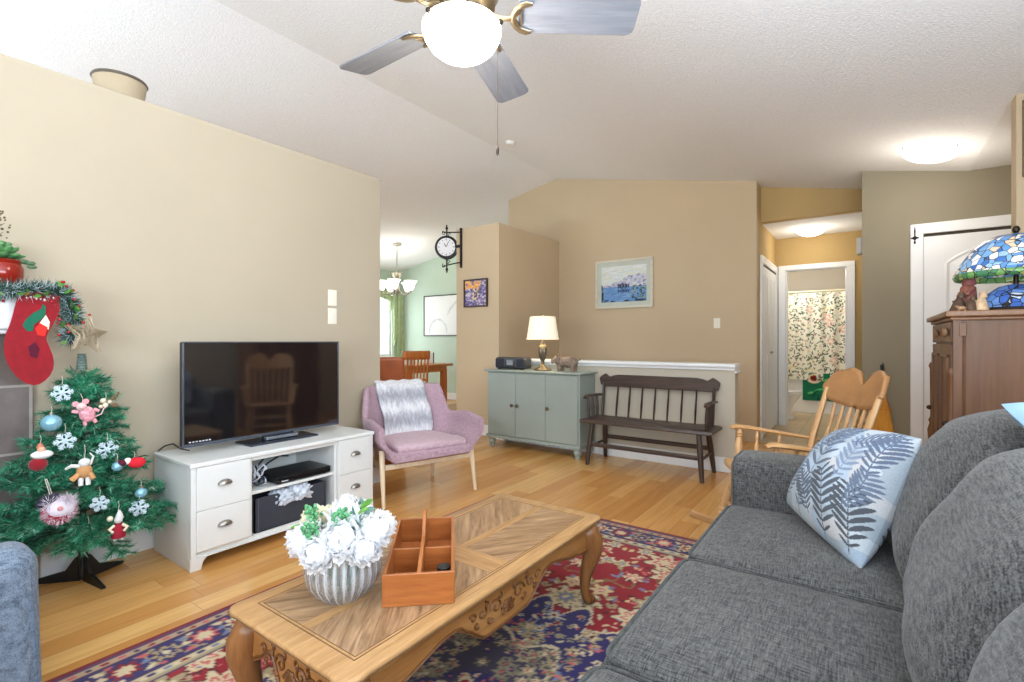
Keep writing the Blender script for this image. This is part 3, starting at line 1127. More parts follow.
def needle_branch(p0, p1, p2, dens, nl, rnd, rad=1.0):
    """needles round a curved twig"""
    L = (p1 - p0).length + (p2 - p1).length
    n = int(L * dens)
    for k in range(n):
        t = (k + rnd.random()) / n
        p = p0.lerp(p1, t).lerp(p1.lerp(p2, t), t)
        d = ((p1 - p0) * (1 - t) + (p2 - p1) * t).normalized()
        rv = Vector((rnd.gauss(0, 1), rnd.gauss(0, 1), rnd.gauss(0, 1)))
        sd = d.cross(rv)
        if sd.length < 1e-6:
            continue
        sd.normalize()
        nd = (sd * rnd.uniform(.75, 1.1) + d * rnd.uniform(.4, .9)).normalized()
        q = p + nd * nl * rnd.uniform(.7, 1.15)
        if q.x < XLIM:
            q.x = XLIM + .002 * rnd.random()
        pp = p.copy()
        if pp.x < XLIM:
            pp.x = XLIM
        wv = nd.cross(d)
        if wv.length < 1e-6:
            continue
        wv = wv.normalized() * .0020
        b = len(nv)
        nv.extend([tuple(pp + wv), tuple(pp - wv), tuple(q)])
        nf.append((b, b + 1, b + 2))
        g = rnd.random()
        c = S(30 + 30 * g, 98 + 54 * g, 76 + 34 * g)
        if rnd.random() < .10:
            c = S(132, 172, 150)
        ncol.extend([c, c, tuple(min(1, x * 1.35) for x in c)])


twigs = MB()
NB = 78
for i in range(NB):
    h = 0.235 + 0.70 * (i / (NB - 1)) ** 1.12
    Rr = 0.385 * (1 - (h - .2) / .80) ** 1.0 + .035
    a = i * 2.39996 + rnd.uniform(-.25, .25)
    Rr *= rnd.uniform(.86, 1.10)
    d = Vector((math.cos(a), math.sin(a), 0))
    if d.x * Rr < XLIM + .02:
        # towards the wall: bend the branch along it
        d.x = (XLIM + .03) / Rr
        d.normalize()
    up = rnd.uniform(-.03, .09) + .12 * (h > .8)
    p0 = Vector((0, 0, h - .02))
    p2 = d * Rr + Vector((0, 0, h + up * Rr * 1.4 - .04 * (h < .45)))
    p2.x = max(p2.x, XLIM + .012)
    p1 = p0.lerp(p2, .5) + Vector((0, 0, .035))
    twigs.tube([p0, p1, p2], [.004, .003, .0015], 5)
    needle_branch(p0.lerp(p2, .12), p1, p2, 900, .036, rnd)
    nt = int(3 + Rr * 14)
    for k in range(nt):
        t = .28 + .68 * (k + rnd.random() * .6) / nt
        q0 = p0.lerp(p1, t).lerp(p1.lerp(p2, t), t)
        sgn = 1 if k % 2 else -1
        side = Vector((-d.y, d.x, 0)) * sgn
        L = (.045 + .09 * (1 - t)) * (0.6 + Rr * 1.2)
        q2 = q0 + (side * .8 + d * .75 + Vector((0, 0, rnd.uniform(-.25, .45)))).normalized() * L
        if q2.x < XLIM + .01:
            q2.x = XLIM + .01
        needle_branch(q0, q0.lerp(q2, .5) + Vector((0, 0, .005)), q2, 800, .034, rnd)
        twigs.tube([q0, q2], [.002, .001], 4)
# low drooping fronds in front and to the left
for (a, Rr, zt_) in ((-100, .36, .06), (-125, .30, .10), (-75, .32, .12), (85, .34, .22), (62, .40, .20)):
    d = Vector((math.cos(R(a)), math.sin(R(a)), 0))
    if d.x * Rr < XLIM + .03:
        d.x = (XLIM + .04) / Rr
    p0, p2 = Vector((0, 0, .25)), d * Rr + Vector((0, 0, zt_ + .03))
    p2.x = max(p2.x, XLIM + .012)
    p1 = p0.lerp(p2, .5) + Vector((0, 0, .06))
    twigs.tube([p0, p1, p2], [.004, .003, .0015], 5)
    needle_branch(p0.lerp(p2, .3), p1, p2, 1000, .034, rnd)
    for k in range(6):
        t = .35 + .1 * k
        q0 = p0.lerp(p1, t).lerp(p1.lerp(p2, t), t)
        side = Vector((-d.y, d.x, 0)) * (1 if k % 2 else -1)
        q2 = q0 + (side * .8 + d * .8 + Vector((0, 0, -.25))).normalized() * .09
        q2.x = max(q2.x, XLIM + .01)
        needle_branch(q0, q0.lerp(q2, .5), q2, 900, .032, rnd)
# leader at the top
needle_branch(Vector((0, 0, .88)), Vector((0, 0, .94)), Vector((0.0, -.01, 1.0)), 1100, .03, rnd)
for k in range(4):
    a = R(90 * k + 20)
    needle_branch(Vector((0, 0, .93)), Vector((.03 * math.cos(a), .03 * math.sin(a), .955)), Vector((.07 * math.cos(a), .07 * math.sin(a), .985)), 900, .03, rnd)
twigs.build('branch', plain('dark_green_trunk', S(34, 52, 40), .8), tr, smooth=0, kind='stuff')
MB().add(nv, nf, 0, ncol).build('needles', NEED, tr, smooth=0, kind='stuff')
mb = MB()
mb.tube([(0, -.005, .985), (0, -.005, 1.06)], [.020, .014], 12)
for k in range(6):
    z = .99 + k * .0125
    mb.lathe([(.0195 - k * .001, z), (.0225 - k * .001, z + .004), (.0195 - k * .001, z + .008)], 14, (0, -.005, 0))
mb.build('wrapped_tip', plain('grey_green_ribbon', S(96, 116, 108), .6), tr)

# ---------------------------------------------------------------- ornaments
SNOW = plain('pale_glitter', S(186, 204, 214), 0.35, var=.15, vscale=90, emit=0)
BLUEB = plain('pale_blue_bauble', S(134, 186, 206), 0.16, 0.35)
THREAD = plain('pale_thread', S(210, 204, 190), .8)
OFF = Vector((0, 0, 0))


def hang(t, z0, z1):
    MB().tube([(0, 0, z0), (-.004, .003, (z0 + z1) / 2), (-.008, 0, z1)], .0012, 4).build('hanging_thread', THREAD, t)


def face(loc):
    return math.atan2(-loc[1], -loc[0])      # turned towards the room


def snowflake(label, loc, r):
    t = thing('snowflake_ornament', label, 'ornament', loc, face(loc) + rnd.uniform(-.25, .25), 'glitter snowflakes on the tree')
    mb = MB()
    for k in range(6):
        a = R(60 * k + 8)
        u, n_ = Vector((0, math.cos(a), math.sin(a))), Vector((0, -math.sin(a), math.cos(a)))
        mb.tube([Vector((0, 0, 0)), u * r], [.0075, .0045], 6)
        for q, L in ((.45, .42), (.72, .30)):
            for s_ in (-1, 1):
                mb.tube([u * r * q, u * r * (q + L * .62) + n_ * (s_ * r * L * .75)], [.006, .0035], 6)
    mb.ball((0, 0, 0), (.007, .014, .014), 10, 6)
    mb.build('flake', SNOW, t, smooth=0)
    hang(t, r * .95, r * .95 + .05)
    return t


def bauble(label, loc, r):
    t = thing('bauble', label, 'ornament', loc, 0, 'pale blue baubles on the tree')
    MB().ball((0, 0, 0), r, 24, 16).build('ball', BLUEB, t)
    MB().lathe([(.009, r - .003), (.009, r + .012), (.0, r + .012)], 12).build('cap', STEEL, t)
    hang(t, r + .01, r + .045)
    return t


def onp(u, v, X):
    """a point of the tree's outer needles"""
    a = (u - 512) / 495.0
    t = R(35.57)
    rx, ry, rz = -math.sin(t) + math.cos(t) * a, math.cos(t) + math.sin(t) * a, (340 - v) / 495.0
    s_ = X / rx
    return (X, ry * s_, 1.12 + rz * s_)


snowflake('white glitter snowflake near the tree top, below its left side', (-2.795, 0.599, 0.901), .052)
snowflake('white glitter snowflake just below the large pale blue bauble', (-2.72, 0.592, 0.702), .052)
snowflake('white glitter snowflake on the right side at mid tree height', (-2.74, 0.741, 0.637), .056)
snowflake('white glitter snowflake beneath the teddy ornament', (-2.625, 0.684, 0.431), .046)
snowflake('white glitter snowflake at the lower right, below a small blue bauble', (-2.66, 0.836, 0.365), .052)
bauble('larger pale blue bauble on the upper left of the tree', (-2.74, 0.553, 0.782), .042)
bauble('small pale blue bauble at the right edge of the tree', (-2.68, 0.850, 0.425), .028)
bauble('small silver-blue bauble right of the middle, beside the red bird ornament', (-2.72, 0.772, 0.557), .026)
# small white ball low on the trunk
t = thing('bauble', 'small white bauble low in front of the trunk', 'ornament', (-2.72, 0.67, 0.30))
MB().ball((0, 0, 0), .024, 16, 12).build('ball', plain('pearl_white', S(222, 220, 212), .25), t)
hang(t, .022, .07)

# gnome with a fluffy beard
loc = (-2.60, 0.548, 0.445)
t = thing('gnome_ornament', 'round fluffy gnome with a dark hat and red base on the lower left', 'ornament', loc, face(loc))
mb = MB()
mb.ball((0, 0, 0), (.058, .066, .068), 22, 16)
mb.build('body', plain('red_knit', S(160, 34, 56), .95, bump=.4, bscale=90), t)
mb = MB()
pth = [Vector((.02, y, z)) for y, z in ((-.035, .045), (-.03, -.02), (0, -.04), (.03, -.02), (.038, .045), (0, .03))]
mb.ball((.014, .004, .012), (.052, .056, .050), 18, 12)
spikes(mb, 1500, [p + Vector((.012, 0, .01)) for p in pth], .03, .052, .0018, rnd)
mb.build('beard', plain('pale_fluff', S(216, 206, 216), .95), t, smooth=0)
MB().lathe([(.048, .046), (.052, .054), (.046, .066), (.030, .080), (.0, .086)], 22, (-.012, -.016, 0), Matrix.Rotation(R(22), 4, 'X')).build('hat', plain('navy_felt', S(40, 38, 56), .95), t)
MB().ball((.060, .004, .022), .012, 10, 8).build('nose', plain('pink_felt', S(206, 140, 140), .9), t)
mb = MB()
mb.tube([(.0, -.03, .07), (.0, -.05, .16)], .0016, 5)
mb.tube([(.0, -.022, .07), (.0, -.044, .16)], .0016, 5)
mb.build('hanging_thread', THREAD, t)

# mouse
loc = (-2.755, 0.672, 0.813)
t = thing('mouse_ornament', 'pink patterned mouse ornament near the upper middle of the tree', 'ornament', loc, face(loc), rot=(R(14), 0, face(loc)))
PINKF = plain('pink_print_fabric', S(214, 150, 160), .95, var=.35, vscale=70)
mb = MB()
mb.ball((0, 0, -.012), (.022, .034, .042), 16, 12)
mb.build('body', PINKF, t)
mb = MB()
mb.ball((.004, -.012, .034), (.020, .022, .021), 14, 10)
mb.ball((.022, -.012, .03), (.014, .009, .009), 10, 8)
mb.build('head', plain('pale_pink_felt', S(226, 190, 190), .95), t)
for y in (-.032, .010):
    MB().ball((.0, y, .054), (.006, .015, .015), 12, 8).build('ear', PINKF, t)
mb = MB()
for (y, z, y2, z2) in ((-.03, .01, -.055, .022), (.03, .005, .05, -.012), (-.018, -.045, -.022, -.066), (.018, -.045, .022, -.066)):
    MB().tube([(0, y, z), (0, y2, z2)], [.010, .008], 8).build('limb', PINKF, t)
MB().tube([(0, .028, -.035), (0, .055, -.03), (0, .07, -.005), (0, .085, .002)], .003, 6).build('tail', plain('pale_pink_felt', S(226, 190, 190), .95), t)
hang(t, .055, .10)

# teddy in white coat
loc = (-2.665, 0.643, 0.572)
t = thing('teddy_ornament', 'tan teddy ornament with white cap and scarf in the middle of the tree', 'ornament', loc, face(loc))
TAND = plain('tan_plush', S(188, 140, 92), .95, bump=.4, bscale=120)
MB().ball((0, 0, 0), (.026, .032, .036), 16, 12).build('body', TAND, t)
MB().ball((.004, 0, .045), (.022, .024, .022), 14, 10).build('head', plain('white_plush', S(214, 214, 212), .95), t)
MB().tube([(0, -.02, .028), (.012, -.05, .036), (0, -.07, .022)], [.010, .009, .006], 8).build('scarf', plain('white_plush', S(214, 214, 212), .95), t)
MB().tube([(0, .022, .03), (.0, .035, .07), (0, .02, .09)], [.006, .005, .003], 8).build('ear', plain('white_plush', S(214, 214, 212), .95), t)
MB().tube([(.01, -.02, -.01), (.018, -.05, -.035)], [.013, .014], 10).build('arm', TAND, t)
MB().tube([(.01, .02, -.01), (.02, .035, -.04)], [.012, .012], 10).build('arm', TAND, t)
for y in (-.014, .014):
    MB().tube([(0, y, -.03), (.006, y, -.07)], [.012, .010], 10).build('leg', plain('white_plush', S(214, 214, 212), .95), t)
hang(t, .065, .135)

# Santa (left) : white beard, red suit
loc = (-2.745, 0.520, 0.635)
t = thing('santa_ornament', 'red and white Santa ornament on the left edge of the tree', 'ornament', loc, face(loc))
MB().ball((0, -.008, -.022), (.028, .036, .034), 16, 12).build('suit', RED, t)
MB().ball((.006, .006, .024), (.026, .042, .022), 16, 10).build('beard', WHITEF, t)
MB().ball((.01, .004, .048), (.015, .016, .016), 12, 8).build('face', plain('skin_felt', S(222, 168, 140), .9), t)
MB().lathe([(.017, .055), (.012, .07), (.0, .085)], 14).build('hat', plain('copper_felt', S(190, 120, 92), .9), t)
hang(t, .08, .12)
# red bird / Santa on the right edge
loc = (-2.70, 0.806, 0.560)
t = thing('bird_ornament', 'red plush bird ornament with white collar on the right edge of the tree', 'ornament', (-2.70, 0.83, 0.565), face(loc))
MB().ball((0, .012, 0), (.028, .040, .030), 16, 12).build('body', plain('bright_red_plush', S(206, 26, 44), .9, bump=.4, bscale=120), t)
MB().ball((.0, -.028, .014), (.016, .018, .018), 12, 8).build('collar', WHITEF, t)
MB().ball((.004, -.052, .008), (.018, .021, .017), 12, 8).build('head', plain('maroon_felt', S(84, 12, 40), .95), t)
MB().tube([(0, .0, .026), (0, .045, .034), (0, .065, .028)], [.005, .004, .002], 6).build('tail', plain('dark_green_trunk', S(34, 52, 40)), t)
hang(t, .028, .06)
# Santa at the lower right
loc = (-2.60, 0.742, 0.322)
t = thing('santa_ornament', 'small Santa ornament in a dark red coat hanging at the lower right of the tree', 'ornament', loc, face(loc))
MB().lathe([(.030, -.055), (.032, -.03), (.020, .005), (.012, .02)], 16).build('coat', plain('dark_red_felt', S(150, 22, 44), .95), t)
MB().ball((.004, 0, .034), (.017, .018, .019), 12, 10).build('head', plain('white_plush', S(214, 214, 212), .95), t)
MB().lathe([(.019, .042), (.014, .06), (.004, .082), (0, .084)], 14, (0, .004, 0)).build('hat', plain('white_plush', S(214, 214, 212), .95), t)
MB().ball((0, -.034, .045), .014, 10, 8).build('pompom', CREAM, t)
for s_ in (-1, 1):
    MB().tube([(.008, s_ * .016, .008), (.02, s_ * .036, -.004), (.026, s_ * .022, -.022)], [.008, .008, .007], 8).build('arm', CREAM, t)
    MB().tube([(0, s_ * .012, -.05), (.006, s_ * .014, -.072)], [.010, .008], 8).build('leg', plain('white_plush', S(214, 214, 212), .95), t)
hang(t, .08, .13)
# pine cone sprig, upper right
loc = (-2.80, 0.751, 0.843)
t = thing('pinecone_sprig', 'brown pine cone and cream bead sprig on the upper right of the tree', 'ornament', loc, face(loc))
mb = MB()
for k in range(9):
    a = k * 2.4
    mb.ball((.0, .03 + .003 * k, .02 + .0035 * k), (.012 - .0007 * k, .013 - .0008 * k, .006), 10, 5, rot=(a, .3, 0))
mb.ball((0, .04, -.018), (.01, .018, .012), 10, 8)
mb.build('pine_cone', plain('pine_cone_brown', S(112, 90, 66), .9), t)
for (y, z, r_) in ((-.01, .012, .014), (.0, -.012, .013), (-.02, -.02, .010), (.018, .004, .010)):
    MB().ball((.008, y, z), r_, 10, 8).build('bead', CREAM, t)
hang(t, .02, .05)

for o in list(COL.objects):
    if o.parent is None and o.get('category') == 'ornament':
        o.location = Vector(o.location) + Vector((-.04, .012, -.006))
        o.scale = (.74,) * 3 if 'snowflake' in o.name else (.84,) * 3
# ---------------------------------------------------------------- TV stand
tv_x0, tv_x1, ty0, ty1, TH = -3.10, -2.645, 1.035, 2.131, 0.525
CW = plain('cream_white_lacquer', S(222, 225, 224), 0.38, var=0.02)
ts = thing('tv_stand', 'cream white tv stand with four drawers and an open middle', 'tv stand', (tv_x0, ty0, 0))
D, W_ = tv_x1 - tv_x0, ty1 - ty0
dy = 0.285          # drawer bank width (left); right bank
d2 = 0.265
mb = MB()
mb.b2((0, 0.006, 0.0), (D - .034, 0.03, TH - .022)).b2((0, W_ - .03, 0.0), (D - .034, W_ - .006, TH - .022)).b2((0, 0.03, .055), (.012, W_ - .03, TH - .022))
mb.b2((D - .034, 0.006, 0.062), (D - .004, 0.029, TH - .022)).b2((D - .034, W_ - .029, 0.062), (D - .004, W_ - .006, TH - .022))
mb.b2((0.013, dy + .005, .055), (D - .02, dy + .022, TH - .022)).b2((0.013, W_ - d2 - .022, .055), (D - .02, W_ - d2 - .005, TH - .022))
mb.b2((0.013, .031, .055), (D - .015, W_ - .031, .082)).b2((D - .03, dy, TH - .045), (D - .018, W_ - d2, TH - .02))
mb.build('carcass', CW, ts, smooth=0, bevel=0.002)
mb = MB()
mb.b2((0, 0, TH - .022), (D + .006, W_, TH))
mb.build('top', CW, ts, smooth=0, bevel=0.005)
mb = MB()
Mfr = Matrix(((0, 0, 1, D - .035), (1, 0, 0, 0), (0, 1, 0, 0), (0, 0, 0, 1)))
mb.prism([(0.004, 0), (.052, 0), (.062, .038), (.08, .055), (W_ - .08, .055), (W_ - .062, .038), (W_ - .052, 0), (W_ - .004, 0), (W_ - .004, .062), (.004, .062)], 0, .03, Mfr)
mb.build('plinth', CW, ts, smooth=0, bevel=0.002)
MB().b2((.013, dy + .022, .295), (D - .03, W_ - d2 - .022, .312)).build('shelf', CW, ts, smooth=0, bevel=0.002)


def cup(mb, c):
    """cup pull handle facing +x"""
    def f(u, v):
        a = PI * u
        e = PI / 2 * v
        return (c[0] + .020 * math.cos(e) ** .7, c[1] + .036 * math.cos(a) * (1 - .0 * v) * (1 if v < 1 else 1), c[2] + .004 - .018 * math.sin(a) + .012)
    n = 14
    pr = []
    for k in range(9):
        a = R(-90 + 180 * k / 8)
        pr.append((c[0] + .003, c[1] + .036 * math.sin(a), c[2] + .014 * math.cos(a) + .002))
    vs, fs = [], []
    # quarter-ellipsoid cup
    nu, nw = 14, 7
    for j in range(nw):
        e = PI / 2 * j / (nw - 1)
        for i in range(nu):
            a = PI * i / (nu - 1)
            vs.append((c[0] + .022 * math.sin(e) * math.sin(a) + .001, c[1] - .036 * math.cos(a), c[2] - .008 + .024 * math.cos(e) * math.sin(a)))
    for j in range(nw - 1):
        for i in range(nu - 1):
            fs.append((j * nu + i, j * nu + i + 1, (j + 1) * nu + i + 1, (j + 1) * nu + i))
    mb.add(vs, fs)


for (ya, yb) in ((.030, dy + .004), (W_ - d2 - .004, W_ - .028)):
    for (za, zb) in ((.088, .2855), (.2875, TH - .024)):
        d_ = MB().b2((D - .022, ya, za), (D + .002, yb, zb)).build('drawer', CW, ts, smooth=0, bevel=0.003)
        mb = MB()
        cup(mb, (D + .002, (ya + yb) / 2, (za + zb) / 2 + .012))
        h = mb.build('handle', plain('pewter_handle', S(150, 146, 140), .3, .9), d_, smooth=50)

# box on the shelf
bx = thing('media_box', 'black disc player on the tv stand shelf', 'media player', (-2.76, 1.655, 0.3125), R(0))
DK = plain('black_gloss_plastic', S(22, 24, 28), 0.3)
MB().b2((-.14, -.17, .006), (.085, .17, .044)).build('body', DK, bx, smooth=0, bevel=0.003)
MB().b2((.085, -.165, .010), (.088, .165, .030)).build('front_panel', plain('black_mirror', S(14, 15, 18), .1), bx, smooth=0)
MB().b2((.088, -.145, .014), (.0888, -.105, .020)).build('front_mark', plain('pale_print', S(190, 196, 200), .5), bx, smooth=0)
for (x, y) in ((-.11, -.14), (-.11, .14), (.06, -.14), (.06, .14)):
    MB().lathe([(.010, 0), (.010, .007)], 10, (x, y, 0)).build('foot', BLK, bx)
# tangle of cables left of it
cb = thing('cable_bundle', 'pale tangle of cables at the left end of the tv stand shelf', 'cables', (-2.80, 1.40, 0.3125))
for cname, cm, nn in (('pale_cable', plain('pale_cable_sheath', S(196, 204, 216), .5), 9), ('dark_cable', plain('dark_cable_sheath', S(44, 52, 66), .5), 7)):
    mb = MB()
    for k in range(nn):
        c0 = Vector((rnd.uniform(.0, .09), rnd.uniform(-.025, .035), rnd.uniform(.02, .10)))
        pts, ax = [], rnd.uniform(0, PI)
        for q in range(18):
            a = 2 * PI * q / 14
            rr = .028 + .012 * math.sin(q * .8 + k)
            pts.append(c0 + Vector((rr * math.cos(a) * math.cos(ax), rr * math.cos(a) * math.sin(ax) * .6, rr * math.sin(a) * .9)))
        pts = [Vector((p.x, max(-.048, min(.07, p.y)), max(.005, p.z))) for p in pts]
        mb.tube(pts, .004, 5)
    if cname == 'dark_cable':
        mb.tube([(0, .03, .09), (-.04, .10, .13), (-.06, .2, .12), (-.10, .28, .10)], .005, 6)
        mb.tube([(.02, .03, .07), (-.03, .12, .10), (-.05, .24, .14), (-.12, .32, .12)], .005, 6)
    mb.build(cname, cm, cb)
# storage bin with white cloths below the shelf
bn = thing('storage_bin', 'dark grey fabric storage bin below the tv stand shelf', 'storage bin', (-2.80, 1.575, 0.0825))
BIN = plain('charcoal_fabric', S(52, 56, 66), .85, bump=.3, bscale=200)
mb = MB()
mb.b2((-.14, -.215, 0), (.125, .215, .006)).b2((-.14, -.215, 0), (-.134, .215, .185)).b2((-.14, -.215, 0), (.125, -.209, .185)).b2((-.14, .209, 0), (.125, .215, .185))
mb.prism([(-.215, 0), (.215, 0), (.215, .185), (.11, .185), (.08, .145), (-.05, .145), (-.08, .185), (-.215, .185)], .119, .125, Matrix(((0, 0, 1, 0), (1, 0, 0, 0), (0, 1, 0, 0), (0, 0, 0, 1))))
mb.build('body', BIN, bn, smooth=0)
MB().tube([(.127, -.195, .0), (.127, -.195, .183)], .003, 6).build('seam', plain('charcoal_seam', S(78, 82, 92), .9), bn)
for k, (y, z, r_, lb) in enumerate(((-.045, .15, (.06, .05, .042), 'crumpled white cloth spilling from the left of the dark storage bin'), (.055, .155, (.06, .065, .045), 'larger crumpled white cloth bulging from the middle of the dark storage bin'))):
    mb = MB()

    def fn(q, u, k=k):
        s_ = 1 + .22 * math.sin(q.y * 160 + k) * math.sin(q.z * 190 + 1) + .14 * math.sin(q.x * 210 + q.y * 120)
        return q * s_
    mb.rbox((.085, y, z), r_, min(r_) * .95, 6, fn=fn)
    o = mb.build('cloth', plain('white_crumpled_cloth', S(196, 204, 216), .9, var=.3, vscale=26, bump=.5, bscale=40), loc=(-2.80, 1.575, 0.0825), smooth=70)
    tag(o, lb, 'cloth')

# ---------------------------------------------------------------- television
tv = thing('television', 'flat-screen television standing on the cream white tv stand', 'television', (-2.885, 1.553, TH))
MB().b2((-.028, -.463, .042), (.012, .463, .590)).build('casing', plain('tv_casing', S(30, 32, 36), .4), tv, smooth=0, bevel=0.006)
mb = MB()
for a, b in (((.010, -.465, .040), (.020, .465, .056)), ((.010, -.465, .584), (.020, .465, .592)), ((.010, -.465, .056), (.020, -.457, .584)), ((.010, .457, .056), (.020, .465, .584))):
    mb.b2(a, b)
mb.build('bezel', plain('tv_bezel', S(96, 104, 118), .25, .6), tv, smooth=0, bevel=0.002)
SCR = NT('tv_screen_glass')
SCR.base((0.006, 0.006, 0.008))
SCR.set(0.06, 0, 1.0)
SCR.b.inputs['IOR'].default_value = 1.75
MB().b2((.012, -.457, .056), (.0165, .457, .584)).build('screen', SCR.m, tv, smooth=0)
mb = MB()
for k in range(7):
    mb.b2((.0165, -.435 + .016 * k, .062), (.0171, -.425 + .016 * k, .068))
mb.build('bezel_print', plain('pale_print', S(190, 196, 200), .5), tv, smooth=0)
bs = MB().b2((-.10, -.15, 0), (.085, .27, .012)).build('stand_base', plain('tv_base', S(44, 50, 62), .2), tv, smooth=0, bevel=0.004)
mb = MB()
mb.b2((-.03, -.03, .01), (.006, .15, .06))
mb.build('stand_neck', plain('tv_base', S(44, 50, 62), .2), tv, smooth=0)
MB().b2((.012, -.04, .014), (.045, .16, .034)).build('stand_trim', plain('tv_silver', S(150, 158, 170), .25, .7), tv, smooth=0, bevel=0.004)
pc_ = MB().tube([(-3.10, 1.06, .528), (-3.05, 1.075, .56), (-2.99, 1.09, .575), (-2.95, 1.11, .55), (-2.94, 1.15, .535)], .004, 6).build('power_cord', BLK)
tag(pc_, 'thin black cord looping behind the left end of the television', 'cord')

# ================================================================ ARMCHAIR
rnd = random.Random(11)
PINK = fabric_mat('dusty_pink_fabric', S(156, 128, 140), S(188, 160, 172))
BIRCH = wood('pale_birch', S(214, 192, 160), S(232, 214, 186), .45, 1.0, 'z')
pa = thing('armchair', 'dusty pink shell armchair on pale wooden legs beside the tv stand', 'armchair', (-2.755, 2.61, 0), R(-18))


def shell_plan(s, k=1.0):
    """s 0..1 runs from the left arm front round the back to the right arm front"""
    a = PI * s
    c, q = math.cos(a), math.sin(a)
    y = 0.385 * k * math.copysign(abs(c) ** 0.60, c)
    x = 0.27 - 0.57 * q ** 0.60
    return x * (0.9 + .1 * k), y


def smooth01(t):
    t = max(0, min(1, t))
    return t * t * (3 - 2 * t)


def shell_top(s):
    d = abs(s - .5) * 2             # 0 back centre, 1 arm front
    return 0.540 + 0.215 * (1 - smooth01((d - .45) / .20)) + 0.02 * smooth01((d - .7) / .2) - .03 * smooth01((d - .93) / .07)


mb = MB()
NS, NZ = 49, 9
TH_ = .038


def shell_pt(s, v, inner):
    zb = 0.315 - .02 * (1 - abs(s - .5) * 2)
    zt = shell_top(s)
    z = zb + (zt - zb) * v
    k = 0.82 + 0.24 * smooth01(v * 1.45)
    x, y = shell_plan(s, k)
    back = 1 - abs(s - .5) * 2
    x -= .10 * back * v * v - .04
    # direction inwards
    ds = .004
    x2, y2 = shell_plan(min(1, s + ds), k)
    x1, y1 = shell_plan(max(0, s - ds), k)
    tx, ty = x2 - x1, y2 - y1
    L = math.hypot(tx, ty) or 1
    nx, ny = -ty / L, tx / L       # left normal: points inside for this run
    if nx * (0.05 - x) + ny * (0 - y) < 0:
        nx, ny = -nx, -ny
    o = TH_ if inner else 0
    return (x + nx * o, y + ny * o, z)


vs, fs = [], []
ring = []
for i in range(NS):
    s_ = i / (NS - 1)
    loop = [shell_pt(s_, j / (NZ - 1), False) for j in range(NZ)]
    a, b = Vector(shell_pt(s_, 1, False)), Vector(shell_pt(s_, 1, True))
    mid = (a + b) / 2
    loop += [tuple(mid + (a - mid) * .6 + Vector((0, 0, .013))), tuple(mid + Vector((0, 0, .019))), tuple(mid + (b - mid) * .6 + Vector((0, 0, .013)))]
    loop += [shell_pt(s_, j / (NZ - 1), True) for j in range(NZ - 1, -1, -1)]
    vs += loop
    m_ = len(loop)
for i in range(NS - 1):
    for j in range(m_ - 1):
        fs.append((i * m_ + j, i * m_ + j + 1, (i + 1) * m_ + j + 1, (i + 1) * m_ + j))
    fs.append((i * m_ + m_ - 1, i * m_, (i + 1) * m_, (i + 1) * m_ + m_ - 1))
fs.append(tuple(range(m_)))
fs.append(tuple(range((NS - 1) * m_ + m_ - 1, (NS - 1) * m_ - 1, -1)))
mb.add(vs, fs)
mb.build('shell', PINK, pa, smooth=60)
# seat pan below the cushion, filling the shell
mb = MB()
pl = [(x * .98 + .01, y * .96) for x, y in [shell_plan(i / 24, .80) for i in range(25)]]
pl = [(x + .03, y) for x, y in pl]
mb.outline([(p[0], p[1]) for p in pl], [(.03, .285), (.0, .30), (0.0, .345), (.015, .36)])
mb.build('seat_base', PINK, pa, smooth=50)
mb = MB()
pl = [(min(.33, x * .90 + .045), y * .80) for x, y in [shell_plan(i / 30, .86) for i in range(31)]]
mb.outline(pl, [(.012, .355), (0, .366), (0, .388), (.008, .402), (.03, .411), (.08, .416)])
mb.build('seat_cushion', fabric_mat('pale_pink_fabric', S(186, 158, 170), S(212, 186, 196)), pa, smooth=60)
for (x, y, dx, dy_, h) in ((.205, .350, .060, .010, .375), (.205, -.350, .060, -.010, .375), (-.20, .25, -.08, .03, .34), (-.20, -.25, -.08, -.03, .34)):
    MB().tube([(x + dx, y + dy_, 0), (x + dx * .4, y + dy_ * .45, h * .6), (x, y, h)], [.012, .018, .020], 12).build('leg', BIRCH, pa)
MB().box((.225, 0, .262), (.022, .67, .036)).build('rail', BIRCH, pa, bevel=.004)
for y in (-.335, .335):
    MB().tube([(.225, y, .262), (-.23, y * .9, .235)], .020, 8, flat=(.6, 1.1)).build('rail', BIRCH, pa)
# throw over the back
t = NT('silver_grey_fur')
zz = t.n('ShaderNodeSeparateXYZ')
t.l(t.coord(), zz.inputs[0])
f_ = t.noise(t.coord((60, 60, 14)), 1.0, 3)
bands = t.math('ADD', t.math('MULTIPLY', t.math('SINE', t.math('MULTIPLY', zz.outputs[2], 34.0)), .22), f_)
t.base(t.ramp(bands, [(.25, S(160, 162, 172)), (.5, S(192, 194, 202)), (.78, S(226, 227, 231))]))
t.set(.95, 0, .2)
t.b.inputs['Sheen Weight'].default_value = .35
t.bump(t.noise(t.coord((120, 120, 50)), 1.0, 3), .6, .006)
FUR = t.m
mb = MB()
prof_ = []
N_ = 26
for i in range(N_):
    t = i / (N_ - 1)
    if t < .62:
        v = t / .62
        p = Vector(shell_pt(.5, .20 + .80 * v, True)) + Vector((.035 + .03 * (1 - v), 0, .012 + .01 * v))
    elif t < .75:
        u = (t - .62) / .13
        a, b = Vector(shell_pt(.5, 1, True)), Vector(shell_pt(.5, 1, False))
        p = a.lerp(b, u) + Vector((.03 - .06 * u, 0, .018 + .026 * math.sin(PI * u)))
    else:
        v = (t - .75) / .25
        p = Vector(shell_pt(.5, 1 - .42 * v, False)) + Vector((-.026, 0, .008))
    prof_.append(p)


